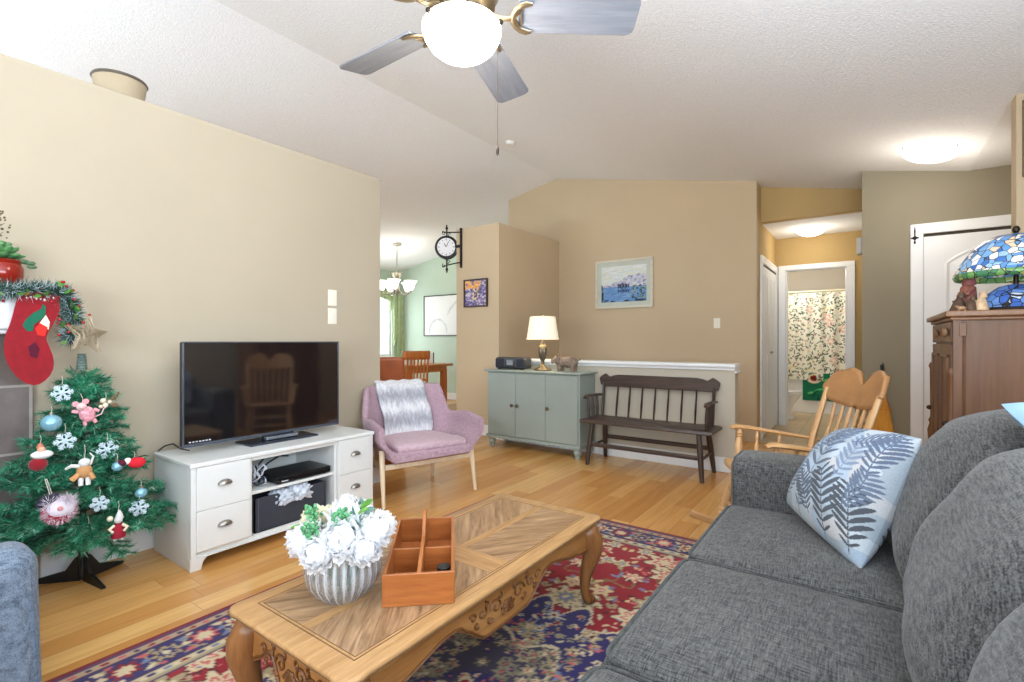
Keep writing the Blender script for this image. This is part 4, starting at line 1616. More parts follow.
def throw_pt(u, v, lift=0.0):
    i = min(int(v * (N_ - 1)), N_ - 2)
    p = prof_[i].lerp(prof_[i + 1], v * (N_ - 1) - i)
    y = (u - .5) * .40
    curl = .22 * y * y * (1 if v < .65 else -1.6)
    wv = .006 * math.sin(u * 19 + v * 7) + .005 * math.sin(v * 31 + u * 5)
    return (p.x + curl + wv + lift, y + .012 * math.sin(v * 9) + .01, p.z + .004 * math.sin(u * 23))


top = [[throw_pt(i / 21, j / 37) for i in range(22)] for j in range(38)]
mb.grid(22, 38, lambda u, v: throw_pt(u, v))
th = mb.build('throw_blanket', FUR, loc=pa.location, rotz=R(-18), smooth=80)
sd_ = th.modifiers.new('thickness', 'SOLIDIFY')
sd_.thickness = .018
sd_.offset = 0
tag(th, 'silver grey furry throw draped over the pink armchair back', 'throw')

# ================================================================ DINING END
OAKR = wood('red_oak', S(176, 96, 40), S(206, 130, 66), .4, 1.0, 'z')
OAKT = wood('red_oak_top', S(176, 104, 48), S(206, 140, 76), .35, 1.0, 'x')
LEATH = plain('rust_leather', S(156, 82, 44), .45, var=.14, vscale=8)
# rust leather dining chair just past the partition end
lc = thing('leather_chair', 'rust brown leather parsons chair behind the pink armchair', 'chair', (-3.665, 3.01, 0), R(140))
mb = MB()


def backfn(q, u):
    t = (u[2] + 1) / 2
    q = q.copy()
    q.x -= .10 * t * t
    q.y *= 1 - .10 * max(0, t - .55) / .45
    return q


MB().rbox((-.20, 0, .66), (.045, .235, .32), .03, 6, (.012, 0, 0), fn=backfn).build('backrest', LEATH, lc, smooth=60)
MB().rbox((.03, 0, .40), (.25, .24, .07), .035, 6, (0, 0, .015)).build('seat', LEATH, lc, smooth=60)
mb = MB()
mb.rbox((.0, 0, .20), (.235, .228, .165), .012, 3)
mb.build('skirt', LEATH, lc, smooth=50)
for (x, y) in ((.20, .19), (.20, -.19), (-.20, .19), (-.20, -.19)):
    MB().tube([(x, y, 0), (x, y, .06)], [.016, .02], 8).build('foot', plain('dark_wood_foot', S(60, 34, 22)), lc)

# dining table by the green wall
dt = thing('dining_table', 'red oak dining table by the pale green wall', 'table', (-6.42, 5.85, 0), 0)
MB().rbox((0, 0, .715), (.62, .52, .018), .008, 3).build('tabletop', OAKT, dt)
MB().b2((-.54, -.44, .60), (.54, .44, .697)).build('apron', OAKT, dt, smooth=0, bevel=.003)
for (x, y) in ((.50, .40), (.50, -.40), (-.50, .40), (-.50, -.40)):
    MB().b2((x - .045, y - .045, 0), (x + .045, y + .045, .64)).build('leg', OAKR, dt, smooth=0, bevel=.006)


def slat_chair(loc, rz, label):
    t = thing('dining_chair', label, 'chair', loc, rz)
    MB().rbox((0, 0, .43), (.21, .215, .018), .014, 4).build('seat', OAKR, t)
    for y in (-.19, .19):
        MB().tube([(-.20, y, 0), (-.19, y, .43), (-.24, y * 1.04, .94)], [.017, .019, .015], 8).build('leg', OAKR, t)
        MB().tube([(.18, y, 0), (.18, y, .43)], [.015, .02], 8).build('leg', OAKR, t)
    MB().grid(9, 4, lambda u, v: (-.222 - .05 * v * .3 - .03 * (1 - (2 * u - 1) ** 2) + 0, (u - .5) * .43, .84 + .13 * v)).build('crest_rail', OAKR, t).modifiers.new('t', 'SOLIDIFY').thickness = .022
    MB().tube([(-.195, -.19, .52), (-.21, 0, .52), (-.195, .19, .52)], .018, 8, flat=(.6, 1)).build('lower_rail', OAKR, t)
    for k in range(6):
        y = -.135 + .054 * k
        MB().tube([(-.207, y, .52), (-.222, y, .68), (-.25, y * 1.03, .85)], .013, 6, flat=(1.1, .5)).build('slat', OAKR, t)
    for y in (-.19, .19):
        MB().tube([(-.19, y, .22), (.18, y, .22)], .010, 8).build('stretcher', OAKR, t)
    return t


slat_chair((-5.78, 5.36, 0), R(158), 'slat-back oak dining chair drawn up to the dining table')
slat_chair((-6.85, 5.2, 0), R(60), 'slat-back oak dining chair tucked in at the window end of the dining table')
# small things on the table
cd = thing('card_stand', 'small white card with a dark edge standing on the dining table', 'card', (-6.15, 6.12, .733), R(-50))
MB().box((0, 0, .085), (.012, .15, .17), (0, R(-8), 0)).build('card', plain('white_card', S(240, 240, 238), .6), cd, bevel=.001)
MB().box((-.001, .085, .095), (.014, .02, .19), (0, R(-8), 0)).build('edge', plain('dark_card_edge', S(70, 72, 74)), cd, bevel=.001)
# low white box under the table end
lb = MB().rbox((0, 0, .09), (.10, .14, .09), .01, 3).build('storage_box', plain('white_card', S(240, 240, 238), .6), loc=(-6.10, 5.62, .7335), smooth=50)
lb.scale = (.55, .55, .55)
tag(lb, 'small white box on the near end of the dining table', 'box')

# chandelier
chn = thing('chandelier', 'five-armed chandelier with frosted bell shades in the dining room', 'chandelier', (-6.62, 5.825, 0))
cz = 2.803
SHADE = emit('chandelier_shade_glass', (1.0, 0.95, 0.84), 2.6, (.9, .9, .86))
PEW = plain('antique_pewter', S(146, 142, 130), .4, .7)
MB().lathe([(.085, cz + .01), (.08, cz - .02), (.02, cz - .04)], 20, M=Matrix.Translation((0, 0, cz)) @ Matrix.Rotation(math.atan(-.19), 4, 'Y') @ Matrix.Translation((0, 0, -cz))).build('canopy', PEW, chn)
MB().tube([(0, 0, cz), (0, 0, 2.30)], .008, 8).build('chain', PEW, chn)
MB().lathe([(.055, 2.30), (.10, 2.30), (.075, 2.24), (.03, 2.20), (.025, 2.10), (.05, 2.05), (.045, 1.97), (.02, 1.93), (.03, 1.90), (.0, 1.88)], 20).build('stem', PEW, chn)
for k in range(5):
    a = R(72 * k + 20)
    u = Vector((math.cos(a), math.sin(a), 0))
    ar = MB().tube([u * .03 + Vector((0, 0, 2.0)), u * .12 + Vector((0, 0, 1.93)), u * .22 + Vector((0, 0, 1.93)), u * .26 + Vector((0, 0, 1.97)), u * .26 + Vector((0, 0, 2.0))], .010, 8).build('arm', PEW, chn)
    c = u * .26
    MB().lathe([(.03, 1.99), (.055, 2.02), (.068, 2.06), (.085, 2.12), (.115, 2.155), (.108, 2.155), (.08, 2.12), (.06, 2.06), (.045, 2.02), (.02, 2.005)], 20, (c.x, c.y, 0)).build('shade', SHADE, ar)
    MB().lathe([(.02, 1.985), (.035, 1.975), (.03, 1.995)], 12, (c.x, c.y, 0)).build('cup', PEW, ar)
point('chandelier_lamp', (-6.62, 5.825, 2.34), 8, WARM, .2)

# window swag with long tails
cu = thing('window_swag', 'pale green swag curtain with stepped hanging tails by the dining window', 'curtain', (-7.86, 6.98, 0), 0)
SHEER = plain('pale_green_voile', S(186, 206, 162), .9, var=.16, vscale=9)
mb = MB()


def swag(u, v):
    y = -1.55 + 1.62 * u
    tail = 1.42 * max(0, (u - .80) / .20) ** .8
    L = .18 + .05 * math.sin(u * 9) + tail * (0.62 + .38 * math.sin(u * 95))
    return (.025 + .022 * math.sin(u * 120 + v * 1.5), y, 2.14 - L * v)


mb.grid(140, 14, swag)
mb.build('voile', SHEER, cu, smooth=80).modifiers.new('t', 'SOLIDIFY').thickness = .004
mb = MB()
mb.tube([(.0, -1.6, 2.15), (.0, .035, 2.15)], .014, 10)
mb.build('rod', PEW, cu)
for k, (y0, y1, zb) in enumerate(((-.20, -.10, .98), (-.12, -.02, .66), (-.03, .035, .40))):
    mb = MB()
    mb.grid(16, 16, lambda u, v: (.06 + .014 * math.sin(u * 12 + k) + .01 * k, y0 + (y1 - y0) * (u if v < .9 else u), 2.10 - (2.10 - zb) * v * (1 - .20 * u * v)))
    mb.build('tail', SHEER, cu, smooth=80).modifiers.new('t', 'SOLIDIFY').thickness = .004


# ================================================================ PICTURES
def picture(name, label, loc, rotz, w_, h_, fw, frame_mat, img, mat_w=0.0, mat_col=None, depth=.02):
    """hangs on a wall; local x along the wall, -y towards the room"""
    t = thing(name, label, 'picture', loc, rotz)
    o = [(-w_ / 2, -h_ / 2), (w_ / 2, -h_ / 2), (w_ / 2, h_ / 2), (-w_ / 2, h_ / 2)]
    mb = MB()
    for (a, b) in (((-w_ / 2, -h_ / 2), (w_ / 2, -h_ / 2 + fw)), ((-w_ / 2, h_ / 2 - fw), (w_ / 2, h_ / 2)), ((-w_ / 2, -h_ / 2 + fw), (-w_ / 2 + fw, h_ / 2 - fw)), ((w_ / 2 - fw, -h_ / 2 + fw), (w_ / 2, h_ / 2 - fw))):
        mb.b2((a[0], -depth, a[1]), (b[0], 0, b[1]))
    mb.build('frame', frame_mat, t, smooth=0, bevel=.003)
    iw, ih = w_ - 2 * fw, h_ - 2 * fw
    if mat_w:
        MB().b2((-iw / 2, -depth * .55, -ih / 2), (iw / 2, -.001, ih / 2)).build('mount', mat_col, t, smooth=0)
        iw -= 2 * mat_w
        ih -= 2 * mat_w
    y = -depth * .55 - .0015
    mb = MB()
    mb.grid(img.nx, img.ny, lambda u, v: ((u - .5) * iw, y, (v - .5) * ih), img.cols())
    mb.build('canvas', painted('paint_on_canvas', .6, 0.1, 120), t, smooth=0)
    return t


# lake and snowy mountains
im = Img(1.24, 1.0, 110, 88, S(226, 232, 230))
r2 = random.Random(3)
for y in range(44):
    yy = 1 - y / 88
im.a[:] = S(222, 230, 226)
for k in range(60):
    im.ell(r2.uniform(0, 1.24), r2.uniform(.62, 1), r2.uniform(.06, .2), .02, r2.uniform(-.1, .2), r2.choice([S(236, 240, 240), S(210, 222, 218), S(226, 226, 206), S(232, 236, 230)]))
ridge = lambda x: .52 + .10 * math.sin(x * 2.2 - .7) + .14 * smooth01((x - .35) / .6) + .02 * math.sin(x * 19)
for i in range(110):
    x = 1.24 * i / 109
    j = int(ridge(x) * 87)
    im.a[32:j, i] = S(206, 208, 224)
for k in range(170):
    x = r2.uniform(0, 1.24)
    y = r2.uniform(.40, ridge(x))
    im.ell(x, y, r2.uniform(.015, .06), r2.uniform(.006, .014), r2.uniform(-.2, .7), r2.choice([S(112, 116, 150), S(160, 160, 190), S(238, 238, 244), S(190, 190, 210), S(96, 104, 120), S(216, 206, 214)]))
im.a[:37] = S(112, 156, 208)
for k in range(120):
    im.ell(r2.uniform(0, 1.24), r2.uniform(0, .42), r2.uniform(.05, .16), .008, 0, r2.choice([S(96, 142, 200), S(132, 172, 216), S(112, 156, 208), S(80, 118, 180), S(150, 186, 222)]))
for k in range(8):
    x = .48 + .04 * k
    im.ell(x, .44, .018, r2.uniform(.05, .09), 0, S(44, 58, 88))
    im.ell(x, .30, .018, r2.uniform(.03, .06), 0, S(56, 76, 120))
for k in range(70):
    x, y = r2.uniform(.86, 1.24), r2.uniform(.02, .46)
    im.ell(x, y, .03, .02, 0, r2.choice([S(58, 84, 74), S(90, 122, 96), S(40, 56, 66), S(150, 160, 120), S(112, 156, 208)]))
for k in range(12):
    im.ell(r2.uniform(0, .05), r2.uniform(.02, .45), .02, .06, 0, S(48, 64, 70))
for k in range(20):
    im.ell(r2.uniform(0, 1.24), r2.uniform(0, .05), .07, .014, 0, S(44, 60, 96))
picture('landscape_painting', 'painting of a blue lake and snowy mountains in a pale frame, far wall', (-2.525, 5.998, 1.853), 0, .775, .625, .028,
        wood('pale_grey_frame_wood', S(196, 190, 172), S(222, 216, 198), .5, 1, 'x'), im, .055, plain('pale_sage_mount', S(196, 202, 188), .8), .03)
# small street scene
im = Img(.75, .7, 60, 56, S(120, 110, 160))
for k in range(330):
    x, y = r2.uniform(0, .75), r2.uniform(0, .7)
    sky = y > .48 and x < .55
    c = r2.choice([S(240, 178, 96), S(250, 204, 130), S(236, 160, 90)]) if sky else r2.choice([S(150, 138, 186), S(92, 90, 150), S(180, 164, 204), S(206, 196, 216), S(80, 74, 112), S(220, 208, 208), S(126, 112, 146)])
    im.ell(x, y, r2.uniform(.02, .06), r2.uniform(.012, .03), r2.uniform(-.6, .8), c)
for k in range(40):
    im.ell(r2.uniform(.28, .5), r2.uniform(.18, .46), .014, .03, 0, r2.choice([S(230, 220, 190), S(240, 200, 120), S(70, 60, 60)]))
picture('street_painting', 'small dark framed painting of a lilac street under an orange sky', (-3.815, 4.598, 1.697), 0, .362, .335, .016,
        plain('dark_brown_frame', S(62, 40, 34), .4), im, depth=.03)
# pale drawing in the dining room
im = Img(1.3, .75, 90, 52, S(236, 238, 238))
for k in range(26):
    a = PI * k / 25
    im.ell(.38 + .24 * math.cos(a), .06 + .24 * math.sin(a), .035, .018, a + 1.4, r2.choice([S(200, 206, 212), S(214, 218, 224)]))
for k in range(14):
    im.line([(.62 + .02 * k, .35 + .02 * k), (.70 + .02 * k, .52 + .015 * k)], .008, S(214, 218, 222))
picture('framed_drawing', 'large pale drawing in a thin dark frame on the green dining room wall', (-6.53, 7.028, 1.615), 0, 1.30, .80, .022,
        plain('dark_grey_frame', S(70, 74, 74), .4), im, depth=.025)

# ---------------------------------------------------------------- double-faced station clock
ck = thing('station_clock', 'round double-sided station clock on a scrolled black bracket at the wall block corner', 'clock', (-4.275, 4.572, 2.29), R(4))
IRON = plain('black_wrought_iron', S(44, 42, 44), .5, .5)
Mx = Matrix.Rotation(R(90), 4, 'X')
MB().lathe([(.0, -.045), (.112, -.045), (.120, -.05), (.142, -.045), (.148, -.02), (.142, 0), (.148, .02), (.142, .045), (.120, .05), (.112, .045), (.0, .045)], 40, M=Matrix.Rotation(R(30), 4, 'Z') @ Mx).build('case', IRON, ck)
for s_ in (-1, 1):
    Rz = Matrix.Rotation(R(30), 4, 'Z')
    d_ = MB(Rz).lathe([(.0, 0.0475), (.113, 0.0475), (.113, .0455)], 40, M=Mx if s_ > 0 else Matrix.Rotation(R(-90), 4, 'X')).build('dial', plain('white_dial', S(238, 238, 240), .4, var=.0), ck)
    mb = MB(Rz)
    for k in range(12):
        a = R(30 * k)
        mb.box((s_ * .094 * math.sin(a), -s_ * .0485, .094 * math.cos(a)), (.007, .002, .022 if k % 3 == 0 else .014), (0, s_ * a, 0))
    mb.build('hour_marks', plain('black_print', S(40, 40, 44), .6), d_, smooth=0)
    for (ang, L, wd) in ((-30, .05, .008), (25, .075, .006)):
        a = R(ang)
        MB(Rz).box((s_ * L / 2 * math.sin(a), -s_ * .0505, L / 2 * math.cos(a)), (wd, .002, L), (0, s_ * a, 0)).build('hand', plain('black_print', S(40, 40, 44), .6), d_, smooth=0)
mb = MB()
mb.b2((.215, -.018, -.27), (.235, .018, .22))
mb.build('wall_bar', IRON, ck, smooth=0, bevel=.004)
MB().tube([(.14, 0, 0), (.22, 0, 0)], .018, 10).build('hub', IRON, ck)
for s_ in (1, -1):
    z0 = .17 if s_ > 0 else -.20
    mb = MB()
    mb.tube([(.22, 0, z0 + .0), (.10, 0, z0 + .01 * s_), (0, 0, z0 + .02 * s_), (-.07, 0, z0 + .035 * s_)], .008, 8)
    mb.tube([(0, 0, s_ * .14), (0, 0, z0 + .10 * s_)], .009, 8)
    mb.lathe([(0, .0), (.014, .015), (.018, .03), (.008, .05), (.012, .06), (.0, .075)], 10, (0, 0, z0 + .045 * s_), Matrix.Scale(s_, 4, (0, 0, 1)))
    sp = [(.02 + .035 * (1 - k / 14) * math.cos(k * .6), 0, z0 + s_ * (-.012) + .03 * (1 - k / 14) * math.sin(k * .6)) for k in range(14)]
    mb.tube(sp, .005, 6)
    sp = [(-.045 + .03 * (1 - k / 12) * math.cos(k * .6 + 2), 0, z0 + s_ * .02 + .03 * (1 - k / 12) * math.sin(k * .6 + 2)) for k in range(12)]
    mb.tube(sp, .005, 6)
    mb.build('scroll_bracket', IRON, ck)

# ================================================================ SIDEBOARD
SAGE = plain('sage_green_paint', S(148, 159, 152), .45, var=.04, vscale=3)
sb = thing('sideboard', 'sage green three-door sideboard on bun feet against the half wall', 'sideboard', (-2.735, 4.30, 0))
SW, SD, SH = 1.13, .34, .82
MB().b2((-SW / 2 + .015, -SD / 2 + .02, .10), (SW / 2 - .015, SD / 2, SH - .020)).build('carcass', SAGE, sb, smooth=0, bevel=.003)
MB().rbox((0, -.005, SH - .010), (SW / 2 + .016, SD / 2 + .012, .010), .008, 3).build('top', SAGE, sb, smooth=40)
mb = MB()
n = 40
pts = [(SW / 2 - .008, .135), (-SW / 2 + .008, .135)] + [(-SW / 2 + .008 + (SW - .016) * i / n, .098 + .008 * abs(math.sin(i * PI / 2))) for i in range(n + 1)]
mb.prism(pts, -SD / 2 + .002, -SD / 2 + .022, Mxz)
mb.b2((-SW / 2 + .005, -SD / 2 + .02, .10), (-SW / 2 + .017, SD / 2, .13)).b2((SW / 2 - .017, -SD / 2 + .02, .10), (SW / 2 - .005, SD / 2, .13))
mb.build('base_moulding', SAGE, sb, smooth=0)
ws = [(-.535, -.185), (-.181, .175), (.179, .535)]
KNOB = plain('aged_brass_knob', S(96, 84, 66), .4, .7)
for k, (a, b) in enumerate(ws):
    d_ = MB().b2((a, -SD / 2 + .004, .14), (b, -SD / 2 + .021, SH - .032)).build('door', SAGE, sb, smooth=0, bevel=.003)
    xk = (b - .03, a + .03, a + .03)[k]
    MB().lathe([(.008, 0), (.008, .012), (.018, .018), (.018, .026), (.008, .032), (0, .033)], 16, (xk, -SD / 2 + .004, .46), Matrix.Rotation(R(90), 4, 'X')).build('knob', KNOB, d_)
for (x, y) in ((-.51, -.12), (.51, -.12), (-.51, .13), (.51, .13)):
    MB().lathe([(.026, 0), (.030, .012), (.024, .024), (.036, .045), (.040, .062), (.030, .082), (.036, .09), (.036, .104)], 20, (x, y, 0)).build('foot', SAGE, sb)

# ---- radio
rd = thing('radio', 'dark tabletop radio with a grey display on the left of the sideboard', 'radio', (-3.055, 4.295, SH + .001), R(4))
DKG = plain('charcoal_plastic', S(62, 62, 68), .5)
MB().rbox((0, 0, .068), (.185, .085, .060), .030, 4).build('body', DKG, rd, smooth=50)
for x in (-.115, .135):
    MB().rbox((x, -.082, .068), (.052 if x < 0 else .045, .006, .045), .005, 3).build('speaker_grille', plain('speaker_cloth', S(46, 48, 56) if x < 0 else S(46, 48, 56), .9, bump=.3, bscale=300), rd)
MB().rbox((.012, -.083, .068), (.065, .005, .046), .004, 3).build('face_panel', plain('black_gloss_plastic', S(22, 24, 28), 0.3), rd)
MB().b2((-.028, -.0895, .048), (.045, -.0885, .094)).build('display', plain('grey_display', S(146, 150, 156), .3), rd, smooth=0)
mb = MB()
for k in range(3):
    for q in range(5):
        mb.b2((-.024 + .014 * q, -.0902, .054 + .014 * k), (-.015 + .014 * q, -.0894, .061 + .014 * k))
mb.build('display_print', plain('dark_print', S(52, 56, 64), .5), rd, smooth=0)
MB().lathe([(.02, 0), (.02, .008)], 12, (-.14, -.05, 0.0)).lathe([(.02, 0), (.02, .008)], 12, (.14, -.05, 0.0)).lathe([(.02, 0), (.02, .008)], 12, (0, .05, 0.0)).build('foot', BLK, rd)

# ---- table lamp
tl = thing('table_lamp', 'lit table lamp with a cream drum shade on the sideboard', 'lamp', (-2.69, 4.30, SH))
PEWL = plain('bronze_lamp_metal', S(120, 110, 94), .35, .8)
MB().lathe([(.092, 0), (.094, .010), (.080, .018), (.050, .030), (.024, .052), (.016, .07), (.022, .08), (.014, .09)], 32).build('base', PEWL, tl)
MB().lathe([(.016, .088), (.028, .12), (.041, .17), (.043, .215), (.036, .25), (.020, .268), (.028, .274), (.014, .282), (.014, .30), (.024, .305), (.024, .318), (.010, .32)], 24,
           mod=lambda a, z: 1 + (.05 * math.cos(12 * a) if .11 < z < .26 else 0)).build('stem', PEWL, tl)
SHD = NT('cream_lampshade')
SHD.base(S(250, 240, 214))
SHD.b.inputs['Emission Color'].default_value = (1.0, 0.90, 0.70, 1)
SHD.b.inputs['Emission Strength'].default_value = .32
SHD.set(.9)
mb = MB()
mb.lathe([(.165, .315), (.130, .545), (.127, .545), (.162, .315)], 40, caps=False)
mb.lathe([(.166, .315), (.169, .320), (.165, .327)], 40, caps=False)
mb.lathe([(.131, .540), (.133, .546), (.128, .548)], 40, caps=False)
mb.build('shade', SHD.m, tl)
mb = MB()
mb.lathe([(.006, .32), (.006, .56), (.012, .565), (.010, .578), (.0, .582)], 12)
for k in range(3):
    a = R(120 * k)
    mb.tube([(0, 0, .54), (.128 * math.cos(a), .128 * math.sin(a), .54)], .002, 5)
mb.build('finial', PEWL, tl)
MB().ball((0, 0, .42), (.03, .03, .04), 12, 10).build('bulb', emit('bulb_glass', (1, .88, .66), 8), tl)
point('table_lamp_light', (-2.69, 4.30, SH + .44), 10, (1, .84, .62), .05)

# ---- pig figurine
pg = thing('pig_figurine', 'mottled grey-brown carved pig figurine on the right of the sideboard', 'figurine', (-2.40, 4.285, SH + .001), R(8))
pg.scale = (1.1, 1.1, 1.1)
STN = plain('mottled_carved_stone', S(132, 114, 100), .7, var=.5, vscale=42)
mb = MB()
mb.ball((.01, 0, .083), (.098, .056, .052), 24, 14)
mb.ball((-.08, -.005, .098), (.045, .042, .042), 16, 12)
mb.tube([(-.10, -.008, .10), (-.135, -.012, .088)], [.026, .021], 14)
mb.tube([(-.134, -.012, .088), (-.142, -.013, .086)], [.024, .022], 14)
for (x, y) in ((-.06, -.03), (-.06, .03), (.065, -.03), (.065, .03)):
    mb.tube([(x, y, .065), (x, y, .0)], [.024, .017], 10)
mb.tube([(.10, 0, .10), (.125, .01, .105), (.118, .02, .115)], [.006, .005, .004], 6)
mb.build('body', STN, pg, smooth=80)
for y in (-.03, .026):
    MB().tube([(-.075, y, .128), (-.085, y * 1.25, .150), (-.098, y * 1.2, .146)], [.015, .012, .003], 8, flat=(1, .5)).build('ear', STN, pg)

# ================================================================ BENCH
BW = wood('dark_walnut_stain', S(54, 43, 39), S(88, 70, 61), .4, 1.0, 'x')
BWZ = wood('dark_walnut_upright', S(48, 38, 34), S(76, 60, 52), .4, 1.0, 'z')
be = thing('bench', 'dark wooden spindle-back bench in front of the half wall', 'bench', (-1.555, 4.235, 0))
be.scale = (.965, 1, 1)
mb = MB()
L2 = .60
pl = [(-L2, -.19), (-L2 + .02, -.20), (L2 - .02, -.20), (L2, -.19), (L2, .15), (L2 - .02, .165), (-L2 + .02, .165), (-L2, .15)]
mb.outline(pl, [(.012, .375), (0, .382), (0, .398), (.008, .407), (.03, .410)])
mb.build('seat', BW, be, smooth=40)
# crest rail with scrolled ends
n = 24
topc = []
for i in range(n + 1):
    x = .56 - 1.12 * i / n
    d = abs(x)
    z = .800 if d < .40 else .800 - .03 * smooth01((d - .40) / .06) + .038 * smooth01((d - .45) / .06) - .03 * smooth01((d - .52) / .04)
    topc.append((x, z))
botc = [(-.56, .70), (-.52, .685), (.52, .685), (.56, .70)]
mb = MB(Matrix.Translation((0, .19, 0)) @ Mxz)
mb.prism(topc + [(-.575, .76)] + botc + [(.575, .76)], -.013, .013)
mb.build('crest_rail', BW, be, smooth=30, bevel=.004)
for x in (-.52, .52):
    MB().tube([(x, .13, .40), (x * 1.01, .185, .72)], [.020, .017], 10, flat=(1.1, .8)).build('back_post', BWZ, be)
for k in range(7):
    x = -.375 + .125 * k
    MB().tube([(x, .128, .40), (x, .150, .52), (x, .185, .70)], [.012, .017, .012], 8, flat=(1.1, .55)).build('spindle', BWZ, be)
for s_ in (-1, 1):
    x = s_ * .545
    MB().tube([(x, .165, .605), (x, .0, .615), (x * 1.01, -.13, .615), (x * 1.01, -.165, .600)], [.018, .020, .024, .020], 10, flat=(1.2, .6)).build('armrest', BW, be)
    for y in (-.12, -.03, .06):
        MB().tube([(x * .985, y * .98, .40), (x * .99, y, .50), (x, y, .61)], [.011, .016, .011], 8).build('arm_spindle', BWZ, be)
    for (y0, y1) in ((-.15, -.185), (.12, .20)):
        MB().tube([(s_ * .485, y0, .385), (s_ * .50, y0 + (y1 - y0) * .4, .23), (s_ * .52, y1, 0)], [.021, .026, .018], 12).build('leg', BWZ, be)
    MB().tube([(s_ * .503, -.168, .17), (s_ * .503, .165, .17)], .012, 8).build('stretcher', BW, be)
MB().tube([(-.503, -.165, .185), (.503, -.165, .185)], .016, 8, flat=(.6, 1.2)).build('stretcher', BW, be)
MB().tube([(-.503, .155, .21), (.503, .155, .21)], .016, 8, flat=(.6, 1.2)).build('stretcher', BW, be)

# ================================================================ ROCKING CHAIR
RO = wood('golden_oak', S(178, 132, 82), S(212, 168, 116), .4, 1.0, 'x')
ROZ = wood('golden_oak_upright', S(180, 136, 88), S(216, 174, 124), .4, 1.0, 'z')
rk = thing('rocking_chair', 'oak pressed-back rocking chair with scalloped crest behind the sofa arm', 'rocking chair', (-.375, 2.895, .020), R(209), rot=(0, R(-7), R(209)))
pl = [(.25, -.22), (.27, -.12), (.275, 0), (.27, .12), (.25, .22), (.10, .235), (-.10, .225), (-.22, .20), (-.235, 0), (-.22, -.20), (-.10, -.225), (.10, -.235)]
MB().outline(pl, [(.014, .375), (0, .385), (0, .402), (.01, .412), (.05, .408), (.11, .400)]).build('seat', RO, rk, smooth=50)
TURN = [(0, .8), (.08, 1.1), (.12, .75), (.16, 1.15), (.20, .8), (.45, 1.25), (.62, 1.0), (.72, .7), (.76, 1.15), (.80, .7), (.84, 1.1), (.9, .8), (1, .8)]


def turned(p0, p1, r, n=8, mid=None):
    p0, p1 = Vector(p0), Vector(p1)
    return MB().tube([p0.lerp(p1, t) for t, _ in TURN], [r * k for _, k in TURN], n)


# back posts lean back
for s_ in (-1, 1):
    MB().tube([(-.18, s_ * .205, .39), (-.205, s_ * .222, .60), (-.255, s_ * .235, .88)], [.020, .021, .016], 10, flat=(1, .85)).build('back_post', ROZ, rk)
# crest: two lobes, curved
cols_ = []


def crest(u, v):
    y = (u - .5) * .52
    w2 = abs(u - .5) * 2
    top = .985 - .075 * (1 - smooth01(w2 / .26)) - .03 * w2 ** 4 - .06 * smooth01((w2 - .78) / .22)
    top += .012 * math.sin(w2 * PI) + .006 * math.cos(w2 * 14)
    bot = .795 + .03 * w2 ** 2 + .018 * (1 - smooth01(w2 / .10)) + .05 * smooth01((w2 - .75) / .25)
    z = bot + (top - bot) * v
    return (-.255 - .22 * (z - .86) - .055 * (1 - w2 ** 2) + .012, y, z)


o = MB().grid(41, 9, crest).build('crest_rail', plain('pressed_oak', S(172, 124, 78), .4, var=.14, vscale=9), rk, smooth=60)
m_ = o.modifiers.new('t', 'SOLIDIFY')
m_.thickness = .022
m_.offset = 0
for k in range(6):
    y = -.15 + .06 * k
    b0 = Vector((-.205 - .012 * (1 - (y / .2) ** 2), y * .95, .40))
    b1 = Vector((-.240 - .046 * (1 - (y / .26) ** 2), y * 1.08, .82))
    turned(b0, b1, .011).build('spindle', ROZ, rk)
for s_ in (-1, 1):
    y = s_ * .245
    mb = MB()
    mb.tube([(-.25, s_ * .228, .585), (-.08, y, .588), (.12, y * 1.06, .592), (.200, y * 1.06, .590), (.225, y * 1.06, .578)], [.016, .020, .025, .027, .018], 10, flat=(1.15, .5))
    mb.build('armrest', RO, rk)
    turned((.175, s_ * .225, .40), (.175, y * 1.04, .585), .017).build('arm_post', ROZ, rk)
    for x in (.08, -.04):
        turned((x, s_ * .215, .40), (x, y * 1.02, .585), .010).build('arm_spindle', ROZ, rk)
    # rockers and legs
    rp = []
    for k in range(17):
        x = -.50 + .90 * k / 16
        rp.append((x, s_ * .21, .018 + .30 * (x + .02) ** 2))
    MB().tube(rp, .020, 8, flat=(.75, 1)).build('rocker_runner', RO, rk)
    turned((.19, s_ * .185, .385), (.235, s_ * .21, .045), .022, 10).build('leg', ROZ, rk)
    turned((-.17, s_ * .175, .385), (-.235, s_ * .21, .04), .022, 10).build('leg', ROZ, rk)
    MB().tube([(.215, s_ * .198, .20), (-.205, s_ * .193, .20)], .010, 8).build('stretcher', RO, rk)
for z in (.17, .26):
    turned((.213, -.197, z), (.213, .197, z), .012).build('stretcher', RO, rk)

# ================================================================ BROOM
br = thing('broom', 'whisk broom with orange bristles and black handle hung on the khaki wall', 'broom', (.118, 5.56, .205))
mb = MB()
mb.tube([(0, 0, .40), (0, 0, .70)], [.016, .014], 10)
mb.build('handle', BLK, br)
BRI = wood('orange_broomcorn', S(198, 132, 40), S(232, 170, 70), .8, 2.0, 'z')
mb = MB()
mb.lathe([(.092, 0), (.090, .02), (.075, .17), (.054, .30), (.038, .36), (.03, .40), (.022, .43)], 32, M=Matrix.Scale(.26, 4, (0, 1, 0)), mod=lambda a, z: 1 + .05 * math.sin(17 * a) * (z < .3))
mb.build('bristles', BRI, br, smooth=60)
mb = MB()
for z, r_ in ((.30, .068), (.335, .054), (.37, .042)):
    mb.lathe([(r_, z - .004), (r_ + .003, z), (r_, z + .004)], 24, M=Matrix.Scale(.30, 4, (0, 1, 0)), caps=False)
mb.build('binding', plain('orange_twine', S(206, 130, 50), .8), br)
